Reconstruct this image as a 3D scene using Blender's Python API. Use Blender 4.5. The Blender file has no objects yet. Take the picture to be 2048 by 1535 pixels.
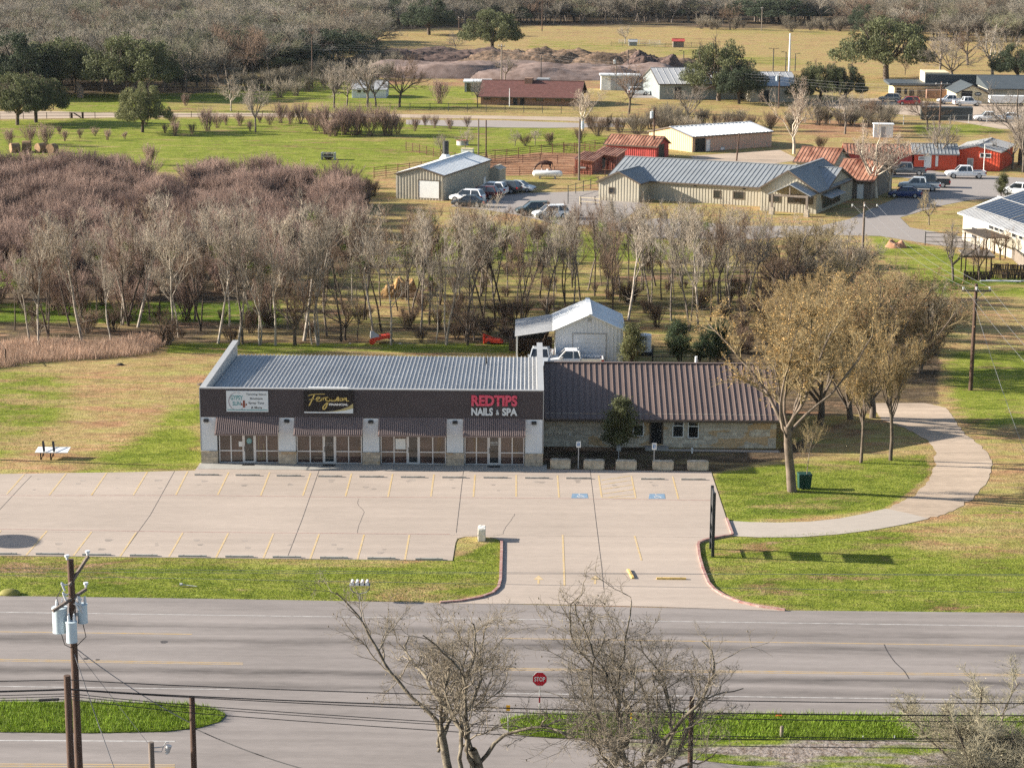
import bpy, math, random
import numpy as np
from mathutils import Matrix, Vector
R = math.radians
random.seed(5)
scene = bpy.context.scene
COL = scene.collection

# ------------------------------------------------------------------ camera
FPX, CX, CY, HC = 4140.0, 1024.0, 767.5, 35.7
PITCH, YAW, ROLL = R(12.5), 0.0063, 0.0065
fw = Vector((-math.sin(YAW)*math.cos(PITCH), math.cos(YAW)*math.cos(PITCH), -math.sin(PITCH)))
r0 = Vector((math.cos(YAW), math.sin(YAW), 0))
u0 = r0.cross(fw)
rv = r0*math.cos(ROLL) + u0*math.sin(ROLL)
uv = u0*math.cos(ROLL) - r0*math.sin(ROLL)
CAM = Vector((0, 0, HC))

def ray(px, py):
    return fw + rv*((px-CX)/FPX) - uv*((py-CY)/FPX)
def G(px, py, z=0.0):
    """ground point (or point at height z) measured from the survey picture"""
    d = ray(px, py); t = (z-HC)/d.z
    return CAM + d*t
def V(px, py, Y):
    d = ray(px, py); return CAM + d*(Y/d.y)
def top_h(b, py):
    """height of something standing at ground point b whose top is measured at row py"""
    c = proj(b); return V(c[0], py, b.y).z
def proj(p):
    d = Vector(p)-CAM; zc = d.dot(fw)
    return (CX+FPX*d.dot(rv)/zc, CY-FPX*d.dot(uv)/zc)

# ------------------------------------------------------------------ materials
MATS = {}
def nodes(m):
    m.use_nodes = True
    nt = m.node_tree; return nt, nt.nodes, nt.links, nt.nodes['Principled BSDF']
def mat(name, c, rough=.7, var=.12, scale=1.5, metal=0.0, bump=0.0, bscale=20, spec=.3, stretch=None, island=0.0, c2=None, objrand=0.0):
    """principled surface whose own colour is mottled by noise in metres"""
    if name in MATS: return MATS[name]
    m = bpy.data.materials.new(name); nt, N, L, b = nodes(m)
    b.inputs['Roughness'].default_value = rough; b.inputs['Metallic'].default_value = metal
    b.inputs['Specular IOR Level'].default_value = spec
    tc = N.new('ShaderNodeTexCoord'); mp = N.new('ShaderNodeMapping')
    L.new(tc.outputs['Object'], mp.inputs[0])
    if stretch: mp.inputs['Scale'].default_value = stretch
    nz = N.new('ShaderNodeTexNoise'); nz.inputs['Scale'].default_value = scale; nz.inputs['Detail'].default_value = 6
    L.new(mp.outputs[0], nz.inputs['Vector'])
    rp = N.new('ShaderNodeValToRGB'); e = rp.color_ramp.elements
    e[0].position = .3; e[1].position = .7
    lo = [x*(1-var) for x in c]; hi = list(c2) if c2 else [min(1, x*(1+var)) for x in c]
    e[0].color = (*lo, 1); e[1].color = (*hi, 1)
    L.new(nz.outputs['Fac'], rp.inputs['Fac'])
    out = rp.outputs['Color']
    if island or objrand:
        hs = N.new('ShaderNodeHueSaturation')
        if island:
            g = N.new('ShaderNodeNewGeometry'); src = g.outputs['Random Per Island']; amt = island
        else:
            g = N.new('ShaderNodeObjectInfo'); src = g.outputs['Random']; amt = objrand
        mr = N.new('ShaderNodeMapRange'); mr.inputs['To Min'].default_value = 1-amt; mr.inputs['To Max'].default_value = 1+amt
        L.new(src, mr.inputs['Value']); L.new(mr.outputs[0], hs.inputs['Value']); L.new(out, hs.inputs['Color']); out = hs.outputs[0]
    L.new(out, b.inputs['Base Color'])
    if bump:
        n2 = N.new('ShaderNodeTexNoise'); n2.inputs['Scale'].default_value = bscale; n2.inputs['Detail'].default_value = 4
        L.new(mp.outputs[0], n2.inputs['Vector'])
        bp = N.new('ShaderNodeBump'); bp.inputs['Strength'].default_value = bump; bp.inputs['Distance'].default_value = .03
        L.new(n2.outputs['Fac'], bp.inputs['Height']); L.new(bp.outputs[0], b.inputs['Normal'])
    MATS[name] = m; return m

def stone_mat(name, cols, scale_u, scale_v, mortar=(.30,.27,.23)):
    """ashlar stone: brick pattern in object x / z, three stone tints"""
    m = bpy.data.materials.new(name); nt, N, L, b = nodes(m); b.inputs['Roughness'].default_value = .9
    tc = N.new('ShaderNodeTexCoord'); sp = N.new('ShaderNodeSeparateXYZ'); L.new(tc.outputs['Object'], sp.inputs[0])
    ad = N.new('ShaderNodeMath'); L.new(sp.outputs['X'], ad.inputs[0]); L.new(sp.outputs['Y'], ad.inputs[1])
    cb = N.new('ShaderNodeCombineXYZ'); L.new(ad.outputs[0], cb.inputs['X']); L.new(sp.outputs['Z'], cb.inputs['Y'])
    br = N.new('ShaderNodeTexBrick'); br.offset = .37; br.squash = .55; br.squash_frequency = 3
    br.inputs['Scale'].default_value = 1; br.inputs['Brick Width'].default_value = scale_u; br.inputs['Row Height'].default_value = scale_v
    br.inputs['Mortar Size'].default_value = .012; br.inputs['Mortar'].default_value = (*mortar, 1)
    br.inputs['Color1'].default_value = (*cols[0], 1); br.inputs['Color2'].default_value = (*cols[1], 1)
    L.new(cb.outputs[0], br.inputs['Vector'])
    vo = N.new('ShaderNodeTexVoronoi'); vo.distance = 'CHEBYCHEV'; vo.inputs['Scale'].default_value = 1.4
    mp = N.new('ShaderNodeMapping'); mp.inputs['Scale'].default_value = (.55, 1.3, 1); L.new(cb.outputs[0], mp.inputs[0]); L.new(mp.outputs[0], vo.inputs['Vector'])
    rp = N.new('ShaderNodeValToRGB'); rp.color_ramp.interpolation = 'CONSTANT'
    rp.color_ramp.elements[0].position = 0; rp.color_ramp.elements[0].color = (0, 0, 0, 1)
    rp.color_ramp.elements[1].position = .72; rp.color_ramp.elements[1].color = (.75, .75, .75, 1)
    L.new(vo.outputs['Color'], rp.inputs['Fac'])
    mx = N.new('ShaderNodeMix'); mx.data_type = 'RGBA'; L.new(rp.outputs[0], mx.inputs[0]); L.new(br.outputs['Color'], mx.inputs[6]); mx.inputs[7].default_value = (*cols[2], 1)
    nz = N.new('ShaderNodeTexNoise'); nz.inputs['Scale'].default_value = 5; L.new(tc.outputs['Object'], nz.inputs['Vector'])
    ml = N.new('ShaderNodeMix'); ml.data_type = 'RGBA'; ml.blend_type = 'OVERLAY'; ml.inputs[0].default_value = .5
    L.new(mx.outputs[2], ml.inputs[6]); L.new(nz.outputs['Fac'], ml.inputs[7]); L.new(ml.outputs[2], b.inputs['Base Color'])
    bp = N.new('ShaderNodeBump'); bp.inputs['Strength'].default_value = .5; bp.inputs['Distance'].default_value = .02
    L.new(br.outputs['Fac'], bp.inputs['Height']); bp.invert = True; L.new(bp.outputs[0], b.inputs['Normal'])
    MATS[name] = m; return m

M = mat
M('white_paint', (.78,.78,.76), .5, .05); M('white_metal', (.72,.73,.73), .4, .08, .8)
M('white_siding', (.66,.68,.70), .55, .04, 1.2); M('dark_siding', (.066,.052,.054), .6, .14, .8)
M('galv', (.41,.41,.41), .55, .10, .5, .12, spec=.35, stretch=(1,.3,1)); M('galv_blue', (.26,.275,.285), .5, .10, .5, .12, spec=.4)
M('brown_roof', (.175,.128,.112), .6, .10, .6, .05, spec=.25, stretch=(1,.3,1)); M('awning', (.225,.17,.155), .55, .10, 1, .05)
M('trim_grey', (.35,.35,.35), .5, .06); M('dark_metal', (.03,.032,.035), .5, .1); M('black', (.012,.012,.013), .6, .1)
M('alu', (.62,.63,.65), .35, .05, 2, .4); M('tan_wall', (.43,.39,.315), .55, .07, .6); M('tan_pink', (.52,.36,.27), .6, .05, .6)
M('tan_yellow', (.58,.44,.24), .6, .05, .6); M('office_wall', (.415,.375,.295), .6, .06, .6); M('dark_trim', (.10,.075,.055), .6, .1)
M('red_wall', (.42,.07,.06), .6, .25, 1.2); M('orange_red', (.62,.09,.045), .55, .12, .8); M('rust_roof', (.26,.075,.04), .7, .5, 1.0, .1, c2=(.46,.24,.16), stretch=(1,.25,1))
M('rust_red', (.24,.05,.03), .8, .5, 1.4, c2=(.42,.16,.11)); M('pipe_rust', (.12,.05,.035), .8, .3); M('brick_brown', (.25,.15,.105), .9, .2, 2.5)
M('roof_maroon', (.12,.05,.042), .9, .2, 1.2); M('wood_dark', (.075,.05,.035), .9, .3, 3, stretch=(4,4,.5)); M('wood_grey', (.20,.165,.135), .9, .3, 3, stretch=(4,4,.5))
M('pole_wood', (.085,.052,.038), .9, .5, 4, stretch=(6,6,.4)); M('pole_grey', (.15,.12,.10), .9, .35, 3, stretch=(6,6,.4))
M('cream', (.66,.55,.36), .7, .05); M('dark_grey_wall', (.06,.07,.075), .6, .1, .5); M('grey_green_wall', (.27,.30,.30), .6, .06, .5)
M('conc', (.33,.315,.285), .95, .12, 2, bump=.2); M('stop_conc', (.33,.30,.26), .95, .25, 4); M('yellow_conc', (.55,.38,.13), .9, .25, 5)
M('limestone', (.52,.44,.33), .95, .35, 2.6, bump=.9, bscale=7); M('limestone_white', (.66,.62,.55), .95, .15, 3, bump=.6, bscale=8)
M('yellow_mark', (.62,.42,.15), .8, .25, 6, c2=(.52,.42,.30)); M('white_mark', (.50,.48,.46), .8, .3, 4); M('worn_white', (.33,.31,.295), .9, .2, 2.5, c2=(.50,.48,.46)); M('worn_yellow', (.50,.33,.12), .9, .2, 2.5, c2=(.36,.29,.22)); M('red_mark', (.40,.16,.14), .9, .35, 5, c2=(.42,.30,.26))
M('blue_mark', (.16,.24,.33), .9, .25, 8); M('joint', (.055,.05,.05), .9, .3, 3); M('stain', (.285,.24,.205), .95, .3, 1.2)
M('stop_red', (.55,.012,.03), .5, .05); M('sign_blue', (.03,.15,.38), .5, .03); M('yellow_sign', (.80,.42,.02), .5, .05); M('green_bin', (.012,.05,.037), .5, .1)
M('orange_paint', (.62,.055,.02), .5, .2, 3); M('rubber', (.018,.018,.02), .85, .15); M('rim', (.45,.46,.47), .35, .1, 3, .6); M('headlamp', (.75,.76,.78), .2, .05); M('tail', (.35,.015,.02), .3, .05)
M('transformer', (.50,.58,.62), .45, .06); M('porcelain', (.60,.62,.64), .3, .05); M('wire', (.022,.022,.024), .6, .05); M('wire_grey', (.19,.19,.20), .5, .05)
M('bale', (.24,.15,.085), .95, .3, 2.5, bump=.6, bscale=9); M('hay', (.31,.185,.075), .95, .3, 2.5, bump=.6, bscale=9); M('mulch', (.20,.135,.11), .97, .25, .5, c2=(.27,.20,.175), bump=.8, bscale=2.5); M('mulch_dark', (.085,.06,.055), .97, .4, .6, c2=(.17,.11,.09), bump=1, bscale=1.5)
M('brush', (.12,.085,.06), .97, .5, 1.2, c2=(.25,.165,.11), bump=1, bscale=3); M('earth', (.32,.17,.10), .97, .25, .8, bump=.3, bscale=6)
M('horse', (.045,.018,.012), .7, .3, 2); M('horse_white', (.62,.58,.53), .7, .1); M('solar', (.012,.018,.035), .25, .1, 2, spec=.6)
M('teal', (.12,.30,.31), .6, .05); M('cactus', (.22,.055,.03), .6, .2, 8); M('sign_white', (.62,.66,.68), .5, .03); M('ink', (.06,.07,.075), .6, .05); M('sign_black', (.012,.010,.012), .4, .05)
M('gold', (.62,.46,.14), .5, .06); M('olive_gold', (.42,.36,.17), .5, .05); M('red_letter', (.62,.03,.075), .4, .15, 6, c2=(.70,.13,.20)); M('ring', (.26,.21,.24), .6, .2, 4)
for n, c in dict(car_white=(.80,.80,.80), car_silver=(.46,.49,.52), car_dark=(.035,.04,.045), car_maroon=(.10,.02,.022), car_blue=(.012,.03,.12), car_red=(.40,.02,.03), car_tan=(.40,.35,.29), car_grey=(.13,.14,.15), car_green=(.02,.035,.035)).items():
    M(n, c, .28, .03, 1, .1, spec=.6)
def glass_mat(name, c, rough=.06):
    m = bpy.data.materials.new(name); nt, N, L, b = nodes(m)
    nz = N.new('ShaderNodeTexNoise'); nz.inputs['Scale'].default_value = .9
    tc = N.new('ShaderNodeTexCoord'); L.new(tc.outputs['Object'], nz.inputs['Vector'])
    rp = N.new('ShaderNodeValToRGB'); e = rp.color_ramp.elements; e[0].position = .35; e[1].position = .68
    e[0].color = (*[x*.6 for x in c], 1); e[1].color = (*[x*1.5 for x in c], 1)
    L.new(nz.outputs['Fac'], rp.inputs['Fac']); L.new(rp.outputs[0], b.inputs['Base Color'])
    b.inputs['Roughness'].default_value = rough; b.inputs['Specular IOR Level'].default_value = .8; b.inputs['IOR'].default_value = 1.6
    MATS[name] = m; return m
glass_mat('shop_glass', (.06,.034,.027)); glass_mat('glass', (.015,.018,.02)); glass_mat('car_glass', (.02,.024,.028))
stone_mat('stone', ((.62,.545,.43), (.43,.37,.29), (.50,.32,.15)), .6, .29, (.40,.35,.28))
stone_mat('stone_base', ((.50,.41,.30), (.36,.31,.25), (.42,.29,.17)), .5, .24, (.33,.29,.24))
BARK = M('bark_grey', (.165,.135,.11), .95, .4, 1.6, objrand=.35); M('bark_dark', (.085,.065,.05), .95, .35, 2, objrand=.3); M('bark_pale', (.34,.295,.245), .95, .5, 1.5, objrand=.2)
M('bark_white', (.52,.45,.36), .95, .4, .8, objrand=.1); M('twig_white', (.36,.29,.23), .95, .25, .8)
M('twig_grey', (.335,.285,.225), .95, .25, .4, objrand=.28); M('twig_olive', (.25,.195,.105), .95, .2, .4, objrand=.2); M('twig_red', (.275,.19,.155), .95, .25, .5, objrand=.25); M('twig_mid', (.26,.22,.18), .95, .25, .4, objrand=.3); M('twig_brown', (.17,.115,.08), .95, .25, .5, objrand=.25)
M('twig_far', (.205,.175,.13), .95, .2, .05, objrand=.45); M('twig_far_olive', (.175,.17,.105), .95, .2, .05, objrand=.4); M('twig_far_pale', (.255,.225,.18), .95, .2, .05, objrand=.3); M('bark_trunk', (.125,.098,.075), .95, .4, 2, objrand=.2)
def leaf_mat(name, c, island=.45, trans=.25):
    m = mat(name, c, .75, .3, .35, island=island); nt, N, L, b = nodes(m)
    tr = N.new('ShaderNodeBsdfTranslucent'); mx = N.new('ShaderNodeMixShader'); mx.inputs[0].default_value = trans
    src = b.inputs['Base Color'].links[0].from_socket; L.new(src, tr.inputs['Color'])
    o = N['Material Output']; L.new(b.outputs[0], mx.inputs[1]); L.new(tr.outputs[0], mx.inputs[2]); L.new(mx.outputs[0], o.inputs['Surface']); return m
leaf_mat('leaf_oak', (.105,.115,.05)); leaf_mat('leaf_dark', (.05,.066,.034)); leaf_mat('leaf_shrub', (.15,.155,.065)); leaf_mat('leaf_cedar', (.05,.075,.035))
leaf_mat('bud_gold', (.38,.245,.095)); leaf_mat('bud_rust', (.25,.14,.07)); leaf_mat('leaf_mist', (.13,.17,.03)); leaf_mat('leaf_yellow', (.26,.24,.07))
leaf_mat('blade_green', (.17,.25,.022), .45); leaf_mat('blade_dry', (.42,.29,.21), .4); leaf_mat('blade_lawn', (.15,.185,.03), .45)

# ------------------------------------------------------------------ object helpers
def mw(o):
    m = Matrix()
    while o: m = o.matrix_basis @ m; o = o.parent
    return m
def link_mesh(name, me, mats, parent=None):
    for q in (mats if isinstance(mats, (list, tuple)) else [mats]): me.materials.append(MATS[q] if isinstance(q, str) else q)
    o = bpy.data.objects.new(name, me); COL.objects.link(o)
    if parent: o.parent = parent
    return o
def tag(o, label=None, cat=None, group=None, kind=None):
    if label: o['label'] = label
    if cat: o['category'] = cat
    if group: o['group'] = group
    if kind: o['kind'] = kind
    return o
def thing(name, label, cat, loc=(0,0,0), rz=0.0, group=None):
    o = bpy.data.objects.new(name, None); COL.objects.link(o)
    o.location = loc; o.rotation_euler = (0, 0, rz); o.empty_display_size = .3
    return tag(o, label, cat, group)
def children(o): return [c for c in bpy.data.objects if c.parent == o]
def copy_tree(o, parent=None):
    c = o.copy(); COL.objects.link(c)
    if parent: c.parent = parent
    for ch in KIDS.get(o.name, ()): copy_tree(ch, c)
    return c
KIDS = {}

class MB:
    def __init__(s): s.v = []; s.f = []; s.m = []; s.s = []
    def add(s, vs, fs, m=0, sm=False):
        n = len(s.v); s.v += [tuple(p) for p in vs]
        for f in fs: s.f.append(tuple(n+i for i in f)); s.m.append(m); s.s.append(sm)
        return s
    def box(s, x0, y0, z0, x1, y1, z1, m=0):
        x0, x1 = min(x0, x1), max(x0, x1); y0, y1 = min(y0, y1), max(y0, y1); z0, z1 = min(z0, z1), max(z0, z1)
        return s.add([(x0,y0,z0),(x1,y0,z0),(x1,y1,z0),(x0,y1,z0),(x0,y0,z1),(x1,y0,z1),(x1,y1,z1),(x0,y1,z1)],
                     [(0,3,2,1),(4,5,6,7),(0,1,5,4),(1,2,6,5),(2,3,7,6),(3,0,4,7)], m)
    def hull8(s, p, m=0):
        return s.add(p, [(0,3,2,1),(4,5,6,7),(0,1,5,4),(1,2,6,5),(2,3,7,6),(3,0,4,7)], m)
    def bar(s, a, b, w, h, m=0, up=(0,0,1)):
        """rectangular bar from a to b"""
        a, b = Vector(a), Vector(b); d = (b-a).normalized(); x = d.cross(Vector(up))
        x = x.normalized() if x.length > 1e-4 else Vector((1,0,0)); y = x.cross(d).normalized()
        c = [(-1,-1),(1,-1),(1,1),(-1,1)]
        return s.hull8([a+x*(i*w/2)+y*(j*h/2) for i, j in c]+[b+x*(i*w/2)+y*(j*h/2) for i, j in c], m)
    def tube(s, pts, r, n=8, m=0, sm=True, cap=True):
        pts = [Vector(p) for p in pts]; k = len(pts); rr = r if isinstance(r, (list, tuple)) else [r]*k
        d = (pts[-1]-pts[0]).normalized(); ref = Vector((0,0,1)) if abs(d.z) < .9 else Vector((1,0,0)); vs = []
        for i, p in enumerate(pts):
            t = (pts[min(i+1, k-1)]-pts[max(i-1, 0)]).normalized(); x = t.cross(ref).normalized(); y = x.cross(t)
            vs += [p+(x*math.cos(2*math.pi*j/n)+y*math.sin(2*math.pi*j/n))*rr[i] for j in range(n)]
        fs = [(i*n+j, i*n+(j+1) % n, (i+1)*n+(j+1) % n, (i+1)*n+j) for i in range(k-1) for j in range(n)]
        s.add(vs, fs, m, sm)
        if cap: s.add(vs[:n], [tuple(range(n))[::-1]], m); s.add(vs[-n:], [tuple(range(n))], m)
        return s
    def prism(s, poly, z0, z1, m=0):
        n = len(poly)
        return s.add([(x, y, z0) for x, y in poly]+[(x, y, z1) for x, y in poly],
                     [tuple(range(n))[::-1], tuple(range(n, 2*n))]+[(i, (i+1) % n, n+(i+1) % n, n+i) for i in range(n)], m)
    def xprism(s, poly, f, d0, d1, m=0):
        """extrude a 2-D (u,v) outline along the depth axis; f(u,v,d)->point"""
        n = len(poly)
        return s.add([f(u, v, d0) for u, v in poly]+[f(u, v, d1) for u, v in poly],
                     [tuple(range(n)), tuple(range(n, 2*n))[::-1]]+[(i, n+i, n+(i+1) % n, (i+1) % n) for i in range(n)], m)
    def ball(s, c, r, n=10, k=7, m=0, sc=(1,1,1)):
        vs = []; c = Vector(c)
        for i in range(k+1):
            a = math.pi*i/k
            for j in range(n):
                t = 2*math.pi*j/n; vs.append(c+Vector((math.sin(a)*math.cos(t)*sc[0], math.sin(a)*math.sin(t)*sc[1], math.cos(a)*sc[2]))*r)
        return s.add(vs, [(i*n+j, (i+1)*n+j, (i+1)*n+(j+1) % n, i*n+(j+1) % n) for i in range(k) for j in range(n)], m, True)
    def build(s, name, mats, parent=None, world=False):
        me = bpy.data.meshes.new(name); v = s.v
        if parent and world:
            inv = mw(parent).inverted(); v = [inv @ Vector(p) for p in v]
        me.from_pydata([tuple(p) for p in v], [], s.f)
        me.polygons.foreach_set('material_index', s.m); me.polygons.foreach_set('use_smooth', s.s); me.update()
        o = link_mesh(name, me, mats, parent)
        if parent: KIDS.setdefault(parent.name, []).append(o)
        return o

ORD = 'first second third fourth fifth sixth seventh eighth ninth tenth eleventh twelfth thirteenth fourteenth fifteenth sixteenth seventeenth eighteenth nineteenth twentieth'.split()
def ordinal(i):
    if i < 20: return ORD[i]
    t = {2:'twenty', 3:'thirty', 4:'forty', 5:'fifty', 6:'sixty'}
    n = i+1
    if n % 10 == 0: return t[n//10][:-1]+'ieth'
    return t[n//10]+'-'+ORD[n % 10-1]
# ------------------------------------------------------------------ camera, light, sky
cd = bpy.data.cameras.new('camera'); co = bpy.data.objects.new('camera', cd); COL.objects.link(co)
cm = Matrix((rv, uv, -fw)).transposed().to_4x4(); cm.translation = CAM; co.matrix_world = cm
cd.sensor_width = 36; cd.lens = 36*FPX/2048; cd.clip_end = 9000; cd.clip_start = 1; scene.camera = co
SUN_EL, SUN_OFF = R(20), R(6)
to_sun = Vector((-math.cos(SUN_EL)*math.cos(SUN_OFF), math.cos(SUN_EL)*math.sin(SUN_OFF), math.sin(SUN_EL)))
sd = bpy.data.lights.new('sun', 'SUN'); sd.energy = 5.0; sd.angle = R(.5); sd.color = (1, .93, .82)
so = bpy.data.objects.new('sun', sd); COL.objects.link(so); so.rotation_euler = to_sun.to_track_quat('Z', 'Y').to_euler(); so.location = (-200, 60, 150)
w = bpy.data.worlds.new('World'); scene.world = w; w.use_nodes = True
sk = w.node_tree.nodes.new('ShaderNodeTexSky'); sk.sky_type = 'NISHITA'; sk.sun_disc = False; sk.sun_elevation = SUN_EL; sk.sun_rotation = R(276)
sk.air_density = 1.0; sk.dust_density = 1.2
bg = w.node_tree.nodes['Background']; w.node_tree.links.new(sk.outputs[0], bg.inputs['Color']); bg.inputs['Strength'].default_value = .068
scene.view_settings.view_transform = 'Standard'; scene.view_settings.look = 'None'; scene.view_settings.exposure = 1.5; scene.view_settings.gamma = 1
scene.cycles.max_bounces = 6; scene.cycles.diffuse_bounces = 3; scene.cycles.glossy_bounces = 3; scene.cycles.transparent_max_bounces = 6; scene.cycles.use_adaptive_sampling = False; scene.cycles.use_denoising = False; scene.cycles.denoiser = 'OPENIMAGEDENOISE'; scene.cycles.denoising_input_passes = 'RGB_ALBEDO_NORMAL'; scene.cycles.denoising_prefilter = 'ACCURATE'
scene.cycles.sample_clamp_indirect = 6

# ------------------------------------------------------------------ ground cover
def in_poly(x, y, poly):
    poly = np.asarray(poly, float); inside = np.zeros(x.shape, bool); n = len(poly)
    for i in range(n):
        x1, y1 = poly[i]; x2, y2 = poly[(i+1) % n]
        c = ((y1 > y) != (y2 > y)); xs = (x2-x1)*(y-y1)/((y2-y1) if y2 != y1 else 1e-9)+x1
        inside ^= c & (x < xs)
    return inside
def poly_dist(x, y, poly, ky=2.5):
    """signed distance in picture units, rows stretched by ky (the ground is seen at a slant)"""
    d = np.full(x.shape, 1e9); P = np.asarray(poly, float)*np.array([1, ky]); yy = y*ky; n = len(P)
    for i in range(n):
        a, b = P[i], P[(i+1) % n]; ab = b-a; t = np.clip(((x-a[0])*ab[0]+(yy-a[1])*ab[1])/max(1e-9, ab@ab), 0, 1)
        d = np.minimum(d, np.hypot(x-a[0]-t*ab[0], yy-a[1]-t*ab[1]))
    return np.where(in_poly(x, y, poly), d, -d)
# cover type: 0 green 1 dry straw 2 bare red earth 3 lush dark green 4 leaf litter ; (type, weight, feather, outline)
ZONES = [
 (1, .55, 60, [(-900,1230),(3000,1230),(3000,-120),(-900,-120)]),
 # far field and woods floor
 (4, .9, 30, [(-900,260),(-900,-140),(3000,-140),(3000,100),(1720,62),(560,62),(560,110),(420,185),(0,205)]),
 (1, 1, 20, [(560,80),(780,62),(1100,52),(1720,60),(3000,80),(3000,150),(1660,160),(1050,118),(780,108),(600,105)]),
 (0, .5, 25, [(1060,76),(1330,84),(1560,112),(1660,128),(1560,134),(1230,104),(1050,98)]),
 (0, .45, 14, [(1400,58),(1720,60),(1700,72),(1400,68)]),
 # old lawn and pasture
 (0, .85, 24, [(100,188),(420,186),(640,150),(760,160),(945,178),(960,214),(700,222),(130,232)]),
 (1, .5, 16, [(330,205),(640,205),(640,222),(330,224)]),
 (0, .9, 24, [(-400,240),(560,238),(1100,254),(1250,280),(1150,318),(960,315),(760,345),(740,372),(330,345),(-400,310)]),
 (4, .9, 26, [(-500,340),(240,340),(330,372),(560,350),(700,380),(745,420),(700,560),(560,600),(-500,650)]),
 # brown yards around the far buildings
 (1, .65, 40, [(740,345),(980,310),(1240,330),(1200,410),(1160,560),(1500,600),(1880,560),(1920,480),(1700,440),(1200,450),(760,430)]),
 (0, .6, 14, [(980,345),(1200,352),(1200,368),(1010,368)]),
 (2, .95, 8, [(940,322),(1080,305),(1260,310),(1300,330),(1230,346),(1000,352)]),
 (1, .8, 24, [(1250,215),(1750,220),(2100,230),(2100,340),(1560,300),(1250,280)]),
 (2, .55, 16, [(1540,232),(1800,250),(1800,280),(1560,275)]),
 (0, .7, 12, [(1820,250),(2010,248),(2010,268),(1830,272)]),
 (2, .5, 14, [(760,160),(1330,150),(1330,182),(950,172),(760,170)]),
 # woodland strip behind the shops
 (1, .35, 50, [(560,430),(1500,420),(1520,590),(1060,600),(560,600)]),
 (0, 1.0, 60, [(560,560),(760,500),(980,450),(1300,470),(1500,520),(1500,600),(1060,600),(600,620)]),
 (3, .85, 16, [(-400,610),(560,600),(1100,585),(1480,600),(1500,640),(1040,650),(1030,672),(340,675),(-400,690)]),
 (4, .6, 16, [(-300,640),(560,650),(1030,650),(1035,690),(-300,690)]),
 (4, .42, 20, [(560,520),(1500,520),(1500,640),(1040,650),(560,650)]),
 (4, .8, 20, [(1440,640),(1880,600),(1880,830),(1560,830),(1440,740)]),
 (0, .9, 16, [(1740,470),(1900,500),(2000,560),(2100,560),(2100,600),(1900,600),(1760,520)]),
 (3, .7, 8, [(1890,555),(2200,555),(2200,578),(1900,580)]),
 (1, .75, 50, [(1905,590),(2300,590),(2300,690),(1905,700)]),
 (0, .8, 60, [(1905,700),(2300,690),(2300,860),(1960,850),(1900,790)]),
 # left lawn
 (1, .6, 100, [(-300,740),(460,690),(1030,695),(1030,720),(402,730),(402,800),(300,850),(60,945),(-300,950)]),
 (0, .75, 90, [(-300,730),(110,740),(170,790),(100,860),(-20,930),(-300,930)]),
 (0, .95, 100, [(160,945),(260,880),(345,825),(410,800),(410,950)]),
 (0, .8, 10, [(340,686),(1040,686),(1040,704),(330,706)]),
 (2, .35, 60, [(20,925),(120,860),(260,820),(330,800),(330,830),(200,880),(60,945)]),
 # right lawns
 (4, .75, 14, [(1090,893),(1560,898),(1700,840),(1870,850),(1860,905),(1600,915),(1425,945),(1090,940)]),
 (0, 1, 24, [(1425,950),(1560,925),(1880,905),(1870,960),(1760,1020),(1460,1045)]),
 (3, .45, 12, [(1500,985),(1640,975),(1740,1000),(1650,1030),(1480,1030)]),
 (0, .8, 60, [(1395,1085),(1480,1072),(1860,1050),(2100,990),(2300,960),(2300,1235),(1560,1222),(1420,1170)]),
 (2, .3, 16, [(1420,1085),(1560,1090),(1560,1102),(1430,1110)]),
 (1, .6, 80, [(1800,1060),(2300,960),(2300,1120),(1850,1110)]),
 (1, .6, 50, [(1985,900),(2300,870),(2300,985),(1985,985)]),
 (1, .8, 16, [(1590,905),(1620,870),(1740,820),(1880,808),(1915,835),(1985,890),(1995,940),(1975,985),(1915,1028),(1855,1045),(1765,1020),(1850,960),(1858,915),(1830,898),(1700,905)]),
 # kerb strip
 (0, 1, 16, [(-300,1112),(905,1120),(1003,1075),(1003,1180),(900,1206),(-300,1200)]),
 (1, .5, 12, [(-300,1112),(905,1120),(905,1135),(-300,1130)]),
]
def ground_colors(X, Y):
    P = np.stack([X, Y, np.zeros_like(X)], -1)-np.array(CAM); zc = P@np.array(fw)
    px = CX+FPX*(P@np.array(rv))/zc; py = CY-FPX*(P@np.array(uv))/zc
    ok = zc > 5; px = np.where(ok, px, 1024); py = np.where(ok, py, 2500)
    Wt = np.zeros((5,)+X.shape); Wt[0] = .45
    for k, a, fe, poly in ZONES:
        d = poly_dist(px, py, poly); s = np.clip(d/fe+.5, 0, 1); s = s*s*(3-2*s)*a
        Wt *= (1-np.clip(s, 0, 1)); Wt[k] += s
    return Wt
ys = [20.0]
while ys[-1] < 1700: ys.append(ys[-1]*1.0052+.02)
ys += [2200, 3000, 4500]
ys = np.array(ys); us = np.linspace(-.42, .42, 330)
YY, UU = np.meshgrid(ys, us, indexing='ij'); XX = UU*(YY+40)*1.0
ny, nx = XX.shape
Wt = ground_colors(XX, YY)
me = bpy.data.meshes.new('ground')
rg = np.random.default_rng(3)
co_ = np.stack([XX, YY, np.zeros_like(XX)], -1).reshape(-1, 3)
idx = np.arange(ny*nx).reshape(ny, nx)
fc = np.stack([idx[:-1,:-1], idx[:-1,1:], idx[1:,1:], idx[1:,:-1]], -1).reshape(-1, 4)
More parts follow.
